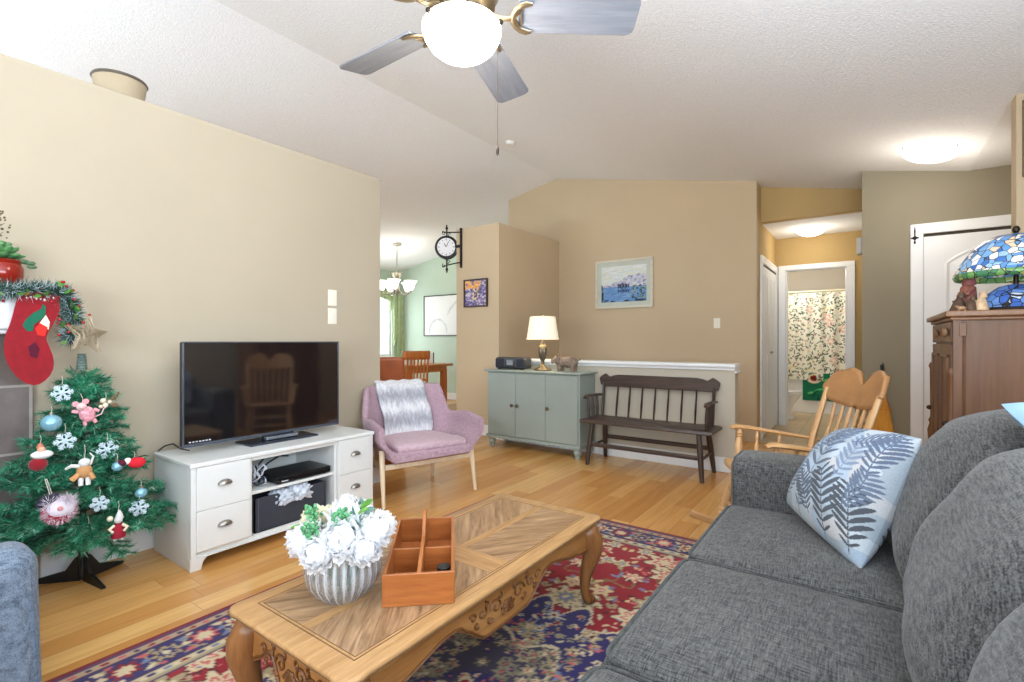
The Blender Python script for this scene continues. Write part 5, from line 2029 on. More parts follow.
MB().tube([(0, 0, .69), (.01, .012, .71), (0, .03, .715), (0, .04, .715)], .003, 6).build('hanging_loop', BLK, br)

# finial shaped iron ornament on the door casing
hk = thing('iron_ornament', 'small dark cross-shaped iron ornament on the entry door casing', 'ornament', (.347, 5.566, 2.02))
MB().lathe([(0, -.055), (.008, -.045), (.003, -.02), (.02, 0), (.004, .02), (.006, .06), (.003, .09), (0, .10)], 12, M=Matrix.Scale(.5, 4, (0, 1, 0))).build('spear', IRON, hk)
MB().tube([(-.028, 0, 0), (-.014, 0, 0), (.0, 0, 0), (.014, 0, 0), (.028, 0, 0)], [.004, .009, .005, .009, .004], 8, flat=(1, 1)).build('crossbar', IRON, hk)

# ================================================================ ARMOIRE
PINE = wood('brown_pine', S(94, 60, 34), S(124, 84, 52), .45, .7, 'z')
ar = thing('armoire', 'brown pine armoire with carved door at the right edge beside the sofa', 'armoire', (.335, 3.12, 0))
AW, AD, AH = .50, .84, 1.262     # x depth, y width
MB().b2((.012, .006, .08), (AW, AD - .006, AH - .03)).build('carcass', PINE, ar, smooth=0, bevel=.004)
mb = MB()
mb.b2((-.03, -.03, AH - .028), (AW + .01, AD + .03, AH)).b2((-.012, -.012, AH - .045), (AW, AD + .012, AH - .028))
mb.build('top', wood('brown_pine_top', S(118, 82, 54), S(152, 110, 76), .4, .7, 'y'), ar, smooth=0, bevel=.006)
mb = MB()
mb.b2((.0, 0, 0), (AW, AD, .09)).b2((-.01, -.01, .09), (AW, AD + .01, .105))
mb.build('plinth', PINE, ar, smooth=0, bevel=.004)
# end panel: corner stile and frame on the side facing the room
mb = MB()
mb.b2((.0, -.006, .105), (.065, .0, AH - .045)).b2((.065, -.006, AH - .13), (AW, .0, AH - .045)) if False else mb.b2((.0, -.007, .105), (.030, .012, AH - .045))
mb.tube([(.040, .004, .12), (.040, .004, AH - .06)], .005, 8)
mb.build('corner_stile', PINE, ar, smooth=30)
MB().b2((.020, -.009, AH - .12), (.048, .004, AH - .055)).build('corner_block', PINE, ar, smooth=0, bevel=.003)
for k in range(2):
    ya = .03 + k * .39
    d_ = MB().b2((-.006, ya, .13), (.014, ya + .385, AH - .16)).build('door', PINE, ar, smooth=0, bevel=.003)
    mb = MB()
    for (a, b) in (((ya + .05, .18), (ya + .065, AH - .21)), ((ya + .32, .18), (ya + .335, AH - .21)), ((ya + .05, .18), (ya + .335, .195)), ((ya + .05, AH - .225), (ya + .335, AH - .21))):
        mb.b2((-.016, a[0], a[1]), (-.004, b[0], b[1]))
    mb.build('door_moulding', PINE, d_, smooth=0, bevel=.003)
    yk = ya + (.36 if k == 0 else .025)
    MB().ball((-.022, ya + .025 if k == 0 else ya + .36, .72), (.016, .014, .014), 12, 8).build('knob', plain('dark_iron_pull', S(58, 44, 36), .4, .6), d_)
    mb = MB()
    mb.tube([(-.006, ya + .01, .60), (-.03, ya + .01, .58), (-.03, ya + .01, .52), (-.006, ya + .01, .50)], .006, 6)
    mb.ball((-.03, ya + .01, .55), (.012, .014, .03), 10, 8)
    mb.build('pull', plain('dark_iron_pull', S(58, 44, 36), .4, .6), d_)
for k in range(2):
    ya = .03 + k * .39
    d_ = MB().b2((-.006, ya, AH - .15), (.014, ya + .385, AH - .05)).build('drawer', PINE, ar, smooth=0, bevel=.003)
    MB().ball((-.02, ya + .05, AH - .10), (.014, .02, .022), 10, 8).build('pull', plain('carved_pull', S(140, 104, 74), .5), d_)
# carved half columns flanking the doors
for y in (.014, AD - .014):
    mb = MB()
    mb.lathe([(.010, .42), (.018, .45), (.012, .48), (.022, .52), (.026, .58), (.016, .62), (.022, .64), (.012, .66), (.014, .95), (.020, .97), (.012, .99)], 12, (-.004, y, 0))
    mb.build('carved_column', PINE, ar)

# ---- figurines on the armoire
CARV = plain('carved_brown_resin', S(88, 64, 46), .6, var=.5, vscale=60)
CARV2 = plain('painted_resin', S(176, 138, 104), .6, var=.45, vscale=55)


def figurine(label, loc, h, rz, kneel=False, m=None, cloak=None):
    t = thing('nativity_figurine', label, 'figurine', loc, rz, 'figurines on the armoire')
    k = h / .12
    mb = MB()
    if kneel:
        mb.lathe([(.030 * k, 0), (.034 * k, .01 * k), (.026 * k, .035 * k), (.017 * k, .06 * k), (.009 * k, .073 * k)], 14, mod=lambda a, z: 1 + .25 * math.cos(a))
        mb.tube([(.0, .012 * k, .055 * k), (.024 * k, .006 * k, .045 * k), (.03 * k, 0, .055 * k)], [.007 * k, .007 * k, .005 * k], 8)
        hz = .084 * k
    else:
        mb.lathe([(.026 * k, 0), (.025 * k, .01 * k), (.021 * k, .05 * k), (.019 * k, .078 * k), (.008 * k, .09 * k)], 14)
        mb.tube([(.0, .017 * k, .075 * k), (.018 * k, .02 * k, .055 * k), (.026 * k, .004 * k, .058 * k)], [.008 * k, .007 * k, .005 * k], 8)
        hz = .102 * k
    mb.build('robe', m or CARV, t, smooth=60)
    MB().ball((.002 * k, 0, hz), (.011 * k, .0105 * k, .0135 * k), 12, 8).build('head', plain('resin_skin', S(186, 140, 112), .6), t)
    MB().lathe([(.017 * k, hz - .016 * k), (.0155 * k, hz + .002 * k), (.010 * k, hz + .014 * k), (0, hz + .017 * k)], 12, (-.003 * k, 0, 0)).build('hood', cloak or CARV, t)
    return t


AZ = AH + .001
figurine('small dark kneeling figurine at the left end of the armoire top', (.385, 3.33, AZ), .125, R(200), True)
figurine('taller figurine in a reddish cloak beside the tiffany lamp', (.425, 3.42, AZ), .20, R(210), False, plain('red_brown_resin', S(150, 90, 76), .6, var=.4, vscale=50), plain('rose_resin', S(164, 96, 92), .6))
figurine('dark crouching brown figurine in the middle of the group', (.418, 3.24, AZ), .095, R(180), True)
figurine('pale tan kneeling figurine in front of the lamp base', (.455, 3.25, AZ), .115, R(190), True, plain('pale_resin', S(206, 176, 140), .6, var=.3, vscale=50), plain('pale_resin', S(206, 176, 140), .6))
sh = thing('lamb_figurine', 'tiny lamb figurine on the armoire front corner', 'figurine', (.375, 3.20, AZ), R(190))
MB().ball((0, 0, .016), (.018, .010, .010), 12, 8).build('body', CARV2, sh)
MB().ball((.018, 0, .024), (.008, .006, .006), 8, 6).build('head', CARV2, sh)
mb = MB()
for (x, y) in ((-.01, -.005), (-.01, .005), (.01, -.005), (.01, .005)):
    MB().tube([(x, y, .012), (x, y, 0)], .003, 6).build('leg', CARV2, sh)

# ---- stained glass lamp
def stained(name, cells, scale, glow):
    t = NT(name)
    v = t.coord()
    vo = t.n('ShaderNodeTexVoronoi', feature='F1')
    vo.inputs['Scale'].default_value = scale
    t.l(v, vo.inputs['Vector'])
    sep = t.n('ShaderNodeSeparateColor')
    t.l(vo.outputs['Color'], sep.inputs[0])
    c = t.ramp(sep.outputs[0], cells, 'CONSTANT')
    vd = t.n('ShaderNodeTexVoronoi', feature='DISTANCE_TO_EDGE')
    vd.inputs['Scale'].default_value = scale
    t.l(v, vd.inputs['Vector'])
    edge = t.math('LESS_THAN', vd.outputs['Distance'], 0.045)
    streak = t.noise(t.coord((30, 30, 90)), 1, 3)
    c = t.mix(.35, c, t.ramp(streak, [(.3, (.6, .65, .75)), (.7, (1, 1, 1))]), 'MULTIPLY')
    c = t.mix(edge, c, S(52, 50, 50))
    t.base(c)
    t.l(c, t.b.inputs['Emission Color'])
    t.b.inputs['Emission Strength'].default_value = glow
    t.set(.15, 0, .6)
    return t.m


BLUECELLS = [(0, S(96, 150, 206)), (.22, S(62, 110, 180)), (.40, S(150, 190, 226)), (.50, S(236, 236, 232)), (.68, S(226, 200, 170)), (.80, S(120, 168, 214)), (.92, S(244, 240, 228))]
SG1 = stained('blue_lily_stained_glass', BLUECELLS, 33, .30)
SG2 = stained('deep_blue_stained_glass', [(0, S(70, 110, 190)), (.4, S(96, 140, 208)), (.62, S(200, 212, 232)), (.85, S(110, 150, 210))], 26, .25)
SGB = stained('green_stained_glass', [(0, S(110, 160, 90)), (.4, S(170, 190, 110)), (.7, S(70, 130, 90))], 30, .2)
tf = thing('stained_glass_lamp', 'blue stained glass lamp with a wide dome shade on the armoire', 'lamp', (.60, 3.42, AZ))
mb = MB()
mb.lathe([(.075, .372), (.12, .350), (.165, .305), (.205, .245), (.228, .195)], 48, caps=False)
mb.build('shade', SG1, tf).modifiers.new('t', 'SOLIDIFY').thickness = .004
mb = MB()
mb.lathe([(.228, .195), (.231, .182), (.224, .165)], 48, caps=False)
mb.build('shade_border', SGB, tf).modifiers.new('t', 'SOLIDIFY').thickness = .004
MB().lathe([(.08, .371), (.03, .383), (.008, .388), (.013, .396), (.016, .406), (.010, .42), (.0, .425)], 20).build('finial', METAL_D, tf)
MB().tube([(0, 0, .12), (0, 0, .38)], .010, 10).build('stem', METAL_D, tf)
MB().lathe([(.03, .135), (.065, .125), (.115, .085), (.135, .045), (.128, .02)], 40).build('glass_base', SG2, tf)
MB().lathe([(.128, 0), (.135, .01), (.130, .022), (.10, .024)], 40).build('foot_ring', METAL_D, tf)

# picture on the stub wall, at the very edge of the view
MB_ = MB()
pf = thing('wall_plaque', 'dark framed plaque on the tan wall end at the right edge', 'picture', (.86, 4.018, 2.28), 0)
MB().b2((-.13, -.02, -.22), (.13, 0, .22)).build('frame', plain('olive_brown_frame', S(120, 98, 62), .5), pf, smooth=0, bevel=.004)
MB().b2((-.105, -.022, -.195), (.105, -.018, .195)).build('panel', plain('dark_plaque', S(96, 82, 60), .6), pf, smooth=0)

# ================================================================ BATHROOM
TUBW = plain('white_enamel', S(240, 242, 244), .15, var=.005)
tb = thing('bathtub', 'white bathtub behind the leaf patterned shower curtain', 'bathtub', (-1.05, 8.92, 0))
mb = MB()
mb.b2((-.98, 0, .004), (1.02, .03, .545)).rbox((.02, .33, .55), (1.0, .345, .02), .015, 3) if False else mb.b2((-1.0, 0, .004), (1.03, .03, .53))
mb.build('apron', TUBW, tb, smooth=0, bevel=.008)
mb = MB()
mb.b2((-1.0, -.015, .53), (1.03, .06, .56)).b2((-1.0, .60, .53), (1.03, .66, .56)).b2((-1.0, .06, .53), (-.94, .60, .56)).b2((.97, .06, .53), (1.03, .60, .56))
mb.build('rim', TUBW, tb, smooth=0, bevel=.010)
mb = MB()
mb.b2((-.94, .06, .12), (.97, .60, .15)).b2((-.95, .05, .12), (-.93, .61, .54)).b2((.95, .05, .12), (.98, .61, .54)).b2((-.94, .05, .12), (.97, .065, .54)).b2((-.94, .59, .12), (.97, .61, .54))
mb.build('basin', TUBW, tb, smooth=0)
# shower curtain with a leaf print
im = Img(1.25, 1.34, 190, 200, S(240, 238, 222))
r2 = random.Random(5)
for k in range(980):
    c = r2.choice([S(54, 84, 76), S(70, 100, 84), S(40, 58, 66), S(110, 132, 96), S(150, 160, 110), S(84, 96, 88)])
    x, y, a = r2.uniform(0, 1.25), r2.uniform(0, 1.34), r2.uniform(0, PI)
    im.ell(x, y, .022, .0075, a, c)
for k in range(90):
    im.ell(r2.uniform(0, 1.25), r2.uniform(0, 1.34), .016, .012, r2.uniform(0, PI), r2.choice([S(240, 216, 120), S(238, 206, 186), S(228, 170, 150)]))
for k in range(7):
    x, y = r2.uniform(.1, 1.1), r2.uniform(.1, 1.2)
    for q in range(6):
        im.ell(x + .04 * math.cos(q), y + .04 * math.sin(q), .022, .016, q, S(238, 200, 184))
sc_ = thing('shower_curtain', 'white shower curtain printed with dark green leaves', 'shower curtain', (-1.05, 8.88, 0))
mb = MB()
mb.grid(im.nx, im.ny, lambda u, v: (-.20 + 1.20 * u, .018 * math.sin(u * 42) - .005, .52 + 1.34 * v), im.cols())
mb.build('cloth', painted('leaf_printed_cotton', .85), sc_, smooth=70)
mb = MB()
mb.tube([(-1.0, 0.0, 1.885), (1.04, 0.0, 1.885)], .012, 10)
mb.build('rod', plain('cream_rod', S(238, 230, 196), .4), sc_)
# bath mat over the tub side
im = Img(.54, .42, 90, 70, S(28, 116, 84))
im.ell(.16, .34, .10, .075, .15, S(232, 214, 186))
im.ell(.15, .345, .052, .045, 0, S(140, 52, 40))
im.ell(.15, .345, .022, .018, 0, S(96, 30, 28))
for (x, y, a) in ((.12, .12, .2), (.20, .16, .5), (.29, .20, .7), (.34, .10, .4), (.42, .17, 1.0), (.47, .30, 1.2), (.30, .32, .3)):
    im.ell(x, y, .06, .022, a, S(64, 176, 104))
    im.line([(x - .05 * math.cos(a), y - .05 * math.sin(a)), (x + .05 * math.cos(a), y + .05 * math.sin(a))], .004, S(150, 220, 150))
for k in range(14):
    im.ell(r2.uniform(0, .54), r2.uniform(0, .24), .05, .012, r2.uniform(0, 3), S(18, 84, 70))
mt = MB().grid(im.nx, im.ny, lambda u, v: (.54 * u, -.012 - .004 * math.sin(u * 9), .42 * v), im.cols()).build('bath_mat', painted('printed_bath_mat', .95, .4, 200), loc=(-.80, 8.885, .205), smooth=60)
mt.modifiers.new('t', 'SOLIDIFY').thickness = .012
tag(mt, 'green leaf-patterned bath mat hanging over the bathtub side', 'bath mat')
# toilet
to = thing('toilet', 'white toilet seen edge-on through the bathroom doorway', 'toilet', (-1.18, 8.12, .004), 0)
MB().lathe([(.11, 0), (.115, .03), (.085, .10), (.10, .20), (.155, .30), (.185, .365), (.18, .385), (.14, .385), (.12, .33), (.06, .25), (0, .24)], 28, (.20, 0, 0), Matrix.Scale(1.3, 4, (1, 0, 0))).build('bowl', TUBW, to)
MB().lathe([(.125, .386), (.188, .386), (.19, .40), (.125, .402)], 28, (.20, 0, 0), Matrix.Scale(1.3, 4, (1, 0, 0))).build('seat', TUBW, to)
MB().rbox((-.20, 0, .55), (.09, .20, .18), .02, 4).build('cistern', TUBW, to)
MB().rbox((-.20, 0, .745), (.10, .21, .015), .01, 3).build('cistern_lid', TUBW, to)
MB().b2((-.22, -.10, .0), (.0, .10, .38)).build('pedestal', TUBW, to, bevel=.02)

# ================================================================ RUG
rnd = random.Random(21)
rx0, rx1, ry0, ry1 = -2.175, 0.12, -0.66, 2.842
W_, L_ = rx1 - rx0, ry1 - ry0
NAVY, REDR, CRM, TANR, SKY, ROSE, DKR = S(44, 38, 92), S(140, 14, 30), S(204, 186, 150), S(160, 144, 110), S(112, 122, 150), S(192, 92, 92), S(88, 16, 32)
im = Img(W_, L_, 288, 440, REDR)
X, Y = im.X, im.Y
cx, cy = W_ / 2, L_ / 2
edge = np.minimum(np.minimum(X, W_ - X), np.minimum(Y, L_ - Y))
# field flowers: mirrored four ways
DXs, DYs = X - cx, Y - cy


def four(fn, x, y):
    for sx in (1, -1):
        for sy in (1, -1):
            fn(cx + sx * x, cy + sy * y, sx, sy)


r2 = random.Random(4)
spots = []
tries = 0
while len(spots) < 46 and tries < 4000:
    tries += 1
    x, y = r2.uniform(.03, cx - .28), r2.uniform(.03, cy - .28)
    if all(math.hypot(x - a, y - b) > .135 for a, b in spots):
        spots.append((x, y))
for i, (x, y) in enumerate(spots):
    # vines to the next flower
    q = spots[(i * 7 + 3) % len(spots)]
    if math.hypot(q[0] - x, q[1] - y) < .45:
        def vine(a, b, sx, sy, q=q, x=x, y=y):
            n = 10
            pts = []
            for k in range(n + 1):
                t = k / n
                wv = .05 * math.sin(t * 2 * PI)
                pts.append((a + sx * ((q[0] - x) * t + wv), b + sy * ((q[1] - y) * t - wv)))
            im.line(pts, .0065, S(120, 96, 60))
        four(vine, x, y)
for i, (x, y) in enumerate(spots):
    big = i % 3 != 2
    pet, rad, ph = r2.choice([6, 7, 8]), r2.uniform(.058, .082) if big else r2.uniform(.032, .044), r2.uniform(0, 6)
    c1, c2, c3 = r2.choice([(CRM, TANR, SKY), (S(206, 178, 130), CRM, ROSE), (TANR, CRM, NAVY), (CRM, ROSE, CRM), (S(196, 180, 150), SKY, CRM)])
    four(lambda a, b, sx, sy: im.rosette(a, b, rad, pet, [(1.12, DKR), (1.0, c1), (.62, c2), (.42, c3), (.2, CRM)], ph * sx * sy + (PI if sx < 0 else 0), .28), x, y)
    for k in range(5 if big else 3):
        a0 = r2.uniform(0, 2 * PI)
        rr = rad * r2.uniform(1.5, 2.2)
        col = r2.choice([CRM, TANR, ROSE, S(206, 178, 130), SKY])
        an = r2.uniform(0, PI)
        four(lambda a, b, sx, sy: im.ell(a + sx * rr * math.cos(a0), b + sy * rr * math.sin(a0), .022, .010, an * sx * sy, col), x, y)

fm = (np.abs(im.a - np.array(REDR, np.float32)).sum(2) < .01)
for k in range(520):
    x, y = r2.uniform(.02, cx - .27), r2.uniform(.02, cy - .27)
    c_, a_, b_ = r2.choice([CRM, TANR, ROSE, SKY, S(206, 178, 130), DKR]), r2.uniform(0, PI), r2.uniform(.009, .019)
    j_, i_ = int((cy + y) / L_ * (im.ny - 1)), int((cx + x) / W_ * (im.nx - 1))
    if fm[j_, i_]:
        four(lambda p, q, sx, sy: im.ell(p, q, b_, b_ * .5, a_ * sx * sy, c_), x, y)
# corner spandrels and medallion with scalloped outlines
ang = np.arctan2(DYs / (L_ / W_), DXs)


def scallop(base, amp, n):
    return base * (1 + amp * np.abs(np.sin(n * ang)) - .05 * np.cos(2 * n * ang))


rad_ = np.hypot(DXs, DYs / 1.28)
med = rad_ / scallop(.50, .17, 8)
im.a[med < 1.0] = CRM
im.a[med < .975] = NAVY
r3 = random.Random(9)
for ring, (rr, cnt, sz) in enumerate(((.50, 16, .042), (.41, 14, .034), (.31, 12, .045))):
    for k in range(cnt):
        a = 2 * PI * (k + .5 * (ring % 2)) / cnt
        x, y = cx + rr * math.cos(a), cy + rr * 1.28 * math.sin(a)
        c1, c2 = r3.choice([(TANR, CRM), (SKY, CRM), (ROSE, CRM), (S(150, 140, 110), NAVY)]) if False else ((TANR, CRM), (SKY, CRM), (ROSE, NAVY))[(k + ring) % 3]
        m_ = med.copy()
        im.rosette(x, y, sz * .8, 6, [(1.0, c1), (.6, c2), (.3, DKR)], a, .3)
        im.ell(cx + (rr + .05) * math.cos(a + .12), cy + (rr + .05) * 1.28 * math.sin(a + .12), .018, .008, a + 1, CRM)
m2 = rad_ / scallop(.30, .22, 4)
im.a[m2 < 1.0] = CRM
im.a[m2 < .95] = S(62, 54, 74)
for k in range(420):
    a, q = r3.uniform(0, 2 * PI), .40 * math.sqrt(r3.uniform(.03, 1))
    im.rosette(cx + q * math.cos(a), cy + q * 1.3 * math.sin(a), r3.uniform(.014, .028), 6, [(1.0, r3.choice([TANR, TANR, S(140, 130, 104), S(120, 112, 92), NAVY])), (.5, r3.choice([CRM, NAVY, S(90, 80, 70)])), (.25, ROSE)], a, .3)
for k in range(1500):
    x, y = r3.uniform(cx - .62, cx + .62), r3.uniform(cy - .8, cy + .8)
    i_, j_ = int(x / W_ * (im.nx - 1)), int(y / L_ * (im.ny - 1))
    if med[j_, i_] < .93 and m2[j_, i_] > 1.08 and k < 900:
        im.rosette(x, y, r3.uniform(.008, .017), 5, [(1.0, r3.choice([CRM, TANR, ROSE, SKY, TANR, S(150, 140, 110)])), (.45, r3.choice([NAVY, REDR]))], r3.uniform(0, 6), .3)
    elif med[j_, i_] < .93 and m2[j_, i_] > 1.05:
        im.ell(x, y, .016, .006, r3.uniform(0, PI), r3.choice([CRM, TANR, ROSE, SKY]))
m3 = rad_ / scallop(.10, .25, 4)
im.a[m3 < 1] = CRM
im.a[m3 < .9] = REDR
im.a[m3 < .5] = NAVY
# spandrels
qx, qy = np.minimum(X, W_ - X) - .27, np.minimum(Y, L_ - Y) - .27
sp_ = np.hypot(qx, qy / 1.2) / (.34 * (1 + .14 * np.abs(np.sin(5 * np.arctan2(qy, qx + 1e-6)))))
inside = edge > .27
im.a[(sp_ < 1) & inside] = CRM
im.a[(sp_ < .95) & inside] = NAVY
for k in range(26):
    x, y = r3.uniform(.30, .56), r3.uniform(.30, .62)
    if math.hypot(x - .27, (y - .27) / 1.2) < .31:
        c1 = r3.choice([TANR, SKY, ROSE, CRM])
        for fx in (x, W_ - x):
            for fy in (y, L_ - y):
                im.rosette(fx, fy, .026, 6, [(1, c1), (.55, CRM), (.3, DKR)], 0, .3)
# borders
im.a[edge < .285] = NAVY
im.a[edge < .272] = TANR
im.a[(edge < .262) & (edge > .228)] = S(190, 176, 142)
im.a[edge < .224] = S(70, 30, 60)
im.a[edge < .216] = NAVY
im.a[edge < .078] = S(70, 30, 60)
im.a[edge < .070] = S(176, 150, 120)
im.a[edge < .036] = S(84, 50, 90)
im.a[edge < .020] = S(122, 26, 32)


def per(step, off):
    """points along the border line at distance off from the edge, with the run direction"""
    out = []
    for (x0, y0, x1, y1) in ((off, off, W_ - off, off), (W_ - off, off, W_ - off, L_ - off), (W_ - off, L_ - off, off, L_ - off), (off, L_ - off, off, off)):
        L = math.hypot(x1 - x0, y1 - y0)
        n = max(1, int(round(L / step)))
        for k in range(n):
            t = k / n
            out.append((x0 + (x1 - x0) * t, y0 + (y1 - y0) * t, math.atan2(y1 - y0, x1 - x0)))
    return out


for i, (x, y, a) in enumerate(per(.125, .147)):
    c1, c2 = ((CRM, REDR), (ROSE, CRM), (TANR, NAVY), (REDR, CRM))[i % 4]
    im.rosette(x, y, .044, 8, [(1.05, DKR), (.95, c1), (.6, c2), (.3, CRM)], a, .22)
for i, (x, y, a) in enumerate(per(.125, .147)):
    nx, ny = -math.sin(a), math.cos(a)
    ux, uy = math.cos(a), math.sin(a)
    for s_ in (-1, 1):
        im.line([(x + ux * .06 + nx * s_ * .02, y + uy * .06 + ny * s_ * .02), (x + ux * .04 + nx * s_ * .05, y + uy * .04 + ny * s_ * .05), (x + ux * .085 + nx * s_ * .055, y + uy * .085 + ny * s_ * .055)], .0055, TANR)
        im.ell(x + ux * .062 + nx * s_ * .043, y + uy * .062 + ny * s_ * .043, .017, .011, a + .6 * s_, (CRM, SKY, ROSE)[(i + (s_ > 0)) % 3])
        im.ell(x + ux * .03 + nx * s_ * .055, y + uy * .03 + ny * s_ * .055, .012, .008, a - .6 * s_, (ROSE, CRM, TANR)[(i + (s_ > 0)) % 3])
    im.ell(x + ux * .0625, y + uy * .0625, .013, .013, 0, (SKY, CRM)[i % 2])
for i, (x, y, a) in enumerate(per(.05, .245)):
    im.ell(x, y, .013, .010, a, (NAVY, REDR, SKY)[i % 3])
    im.ell(x + .022 * math.cos(a), y + .022 * math.sin(a), .007, .010, a, CRM)
for i, (x, y, a) in enumerate(per(.045, .053)):
    im.ell(x, y, .012, .009, a, (REDR, NAVY, ROSE)[i % 3])
mb = MB()
mb.grid(im.nx, im.ny, lambda u, v: (rx0 + W_ * u, ry0 + L_ * v, .011), im.cols())
edge_c = S(122, 26, 32)
n0 = len(mb.v)
mb.add([(rx0 - .004, ry0 - .004, .0), (rx1 + .004, ry0 - .004, 0), (rx1 + .004, ry1 + .004, 0), (rx0 - .004, ry1 + .004, 0), (rx0, ry0, .011), (rx1, ry0, .011), (rx1, ry1, .011), (rx0, ry1, .011)],
       [(0, 1, 5, 4), (1, 2, 6, 5), (2, 3, 7, 6), (3, 0, 4, 7)], None, [edge_c] * 8)
rug = mb.build('rug', painted('woven_wool_rug', .95, .35, 420, .1, .2), smooth=0)
tag(rug, 'red and navy floral persian rug under the coffee table', 'rug')

# ================================================================ COFFEE TABLE
OAK1 = wood('oak_frame_y', S(146, 106, 62), S(192, 152, 104), .32, 1.6, 'y')
OAK1X = wood('oak_frame_x', S(150, 110, 68), S(192, 152, 104), .32, 1.6, 'x')
OAKL = wood('oak_leg', S(112, 70, 36), S(156, 106, 60), .35, 1.0, 'z')
PAN1 = wood('oak_inlay_a', S(118, 86, 58), S(176, 142, 106), .28, 2.0, 'x', R(-52), 1.5)
PAN2 = wood('oak_inlay_b', S(118, 86, 58), S(176, 142, 106), .28, 2.0, 'x', R(52), 1.5)
GROOVE = plain('dark_groove', S(112, 80, 50), .5)
ct = thing('coffee_table', 'carved oak coffee table with cabriole legs on the rug', 'coffee table', (-1.18, 1.295, .012))
hw, hl, zt = .272, .640, .368
out_ = []


def edge_pts(n=24):
    """rectangle with ogee corners and slightly bowed sides, counter-clockwise"""
    cs = .05
    pts = []
    cor = [(hw, -hl, 0), (hw, hl, 90), (-hw, hl, 180), (-hw, -hl, 270)]
    for (x, y, a) in cor:
        sx, sy = (1 if x > 0 else -1), (1 if y > 0 else -1)
        loc_ = [(-.060, .0), (-.046, .003), (-.032, .002), (-.019, -.003), (-.0105, -.0075)]
        A = [(x + sx * p, y + sy * q) for p, q in loc_]           # arriving along the short side
        B = [(x + sx * q * 1, y + sy * p) for p, q in loc_[::-1]]
        seq = A + B
        if (a // 90) % 2 == 1:
            seq = seq[::-1]
        pts += seq
    return pts


ep = edge_pts()
rim_ = [(x, y, zt - .012) for x, y in ep] + [(ep[0][0], ep[0][1], zt - .012)]
MB().tube([(x * 1.0015, y * 1.0008, z) for x, y, z in rim_], .0013, 5).build('edge_groove', GROOVE, ct)
MB().outline(ep, [(.034, zt - .034), (.020, zt - .032), (.012, zt - .024), (.014, zt - .020), (.002, zt - .014), (0, zt - .008), (.003, zt - .002), (.010, zt)]).build('tabletop', OAK1, ct, smooth=50)
fx, fy = hw - .066, hl - .075
gaps = .006
for k, (xa, xb, ya, yb, m_) in enumerate(((-fx, -.018, -fy, -.05, PAN1), (.018, fx, -fy, -.05, PAN2), (-fx, -.018, .05, fy, PAN2), (.018, fx, .05, fy, PAN1))):
    MB().b2((xa, ya, zt - .004), (xb, yb, zt + .0012)).build('inlay_panel', m_, ct, smooth=0)
MB().b2((-.0175, -fy, zt - .004), (.0175, fy, zt + .0013)).build('inlay_strip', OAK1, ct, smooth=0)
MB().b2((-fx, -.0495, zt - .004), (fx, .0495, zt + .0014)).build('inlay_strip', OAK1X, ct, smooth=0)
mb = MB()
for o_, wd in ((0.0, .0014), (.010, .0014)):
    a, b = fx + o_, fy + o_
    mb.b2((-a - wd, -b - wd, zt - .003), (a + wd, -b + wd, zt + .0009)).b2((-a - wd, b - wd, zt - .003), (a + wd, b + wd, zt + .0009)).b2((-a - wd, -b, zt - .003), (-a + wd, b, zt + .0009)).b2((a - wd, -b, zt - .003), (a + wd, b, zt + .0009))
mb.build('inlay_groove', GROOVE, ct, smooth=0)


def apron_profile(half, n=48):
    """lower edge of a carved apron"""
    pts = []
    for i in range(n + 1):
        x = -half + 2 * half * i / n
        t = abs(x) / half
        z = -.072 - .066 * (1 - smooth01((t - .18) / .22)) + .018 * math.sin(max(0, (t - .30)) * 9) * (t > .30) - .030 * smooth01((t - .80) / .2) - .012 * math.exp(-((t - .36) / .03) ** 2)
        pts.append((x, z))
    return pts


CARVE = plain('dark_oak_carving', S(112, 70, 34), .4, var=.2, vscale=30)
APR = wood('oak_apron', S(146, 96, 48), S(186, 134, 76), .35, 1.0, 'y')
APRX = wood('oak_apron_x', S(146, 96, 48), S(186, 134, 76), .35, 1.0, 'x')


def carving(mb, cx_, cz_, s_):
    for sg in (-1, 1):
        for (ox, oz, rr, turns, ph) in ((.05, -.012, .026, 2.0, 0), (.105, -.004, .018, 1.8, 2.2), (.02, -.045, .016, 1.6, 1.0), (.075, -.038, .014, 1.5, 3.5), (.140, -.002, .015, 1.6, .6), (.035, .012, .012, 1.4, 2.0), (.125, -.028, .011, 1.4, 4.2), (.008, -.02, .010, 1.3, 5.0), (.090, .016, .010, 1.4, 1.2)):
            pts = []
            for k in range(16):
                t = k / 15
                a = ph + turns * 2 * PI * t * .6
                r_ = rr * (1 - .82 * t)
                pts.append((cx_ + sg * s_ * (ox + r_ * math.cos(a)), 0, cz_ + (oz + r_ * math.sin(a))))
            mb.tube(pts, [.0045 * (1 - .5 * k / 15) for k in range(16)], 6)
    for k in range(5):
        a = R(-150 + 30 * k)
        mb.tube([(cx_, 0, cz_ - .015), (cx_ + .030 * math.cos(a), 0, cz_ - .015 + .038 * math.sin(a))], [.004, .007], 6)


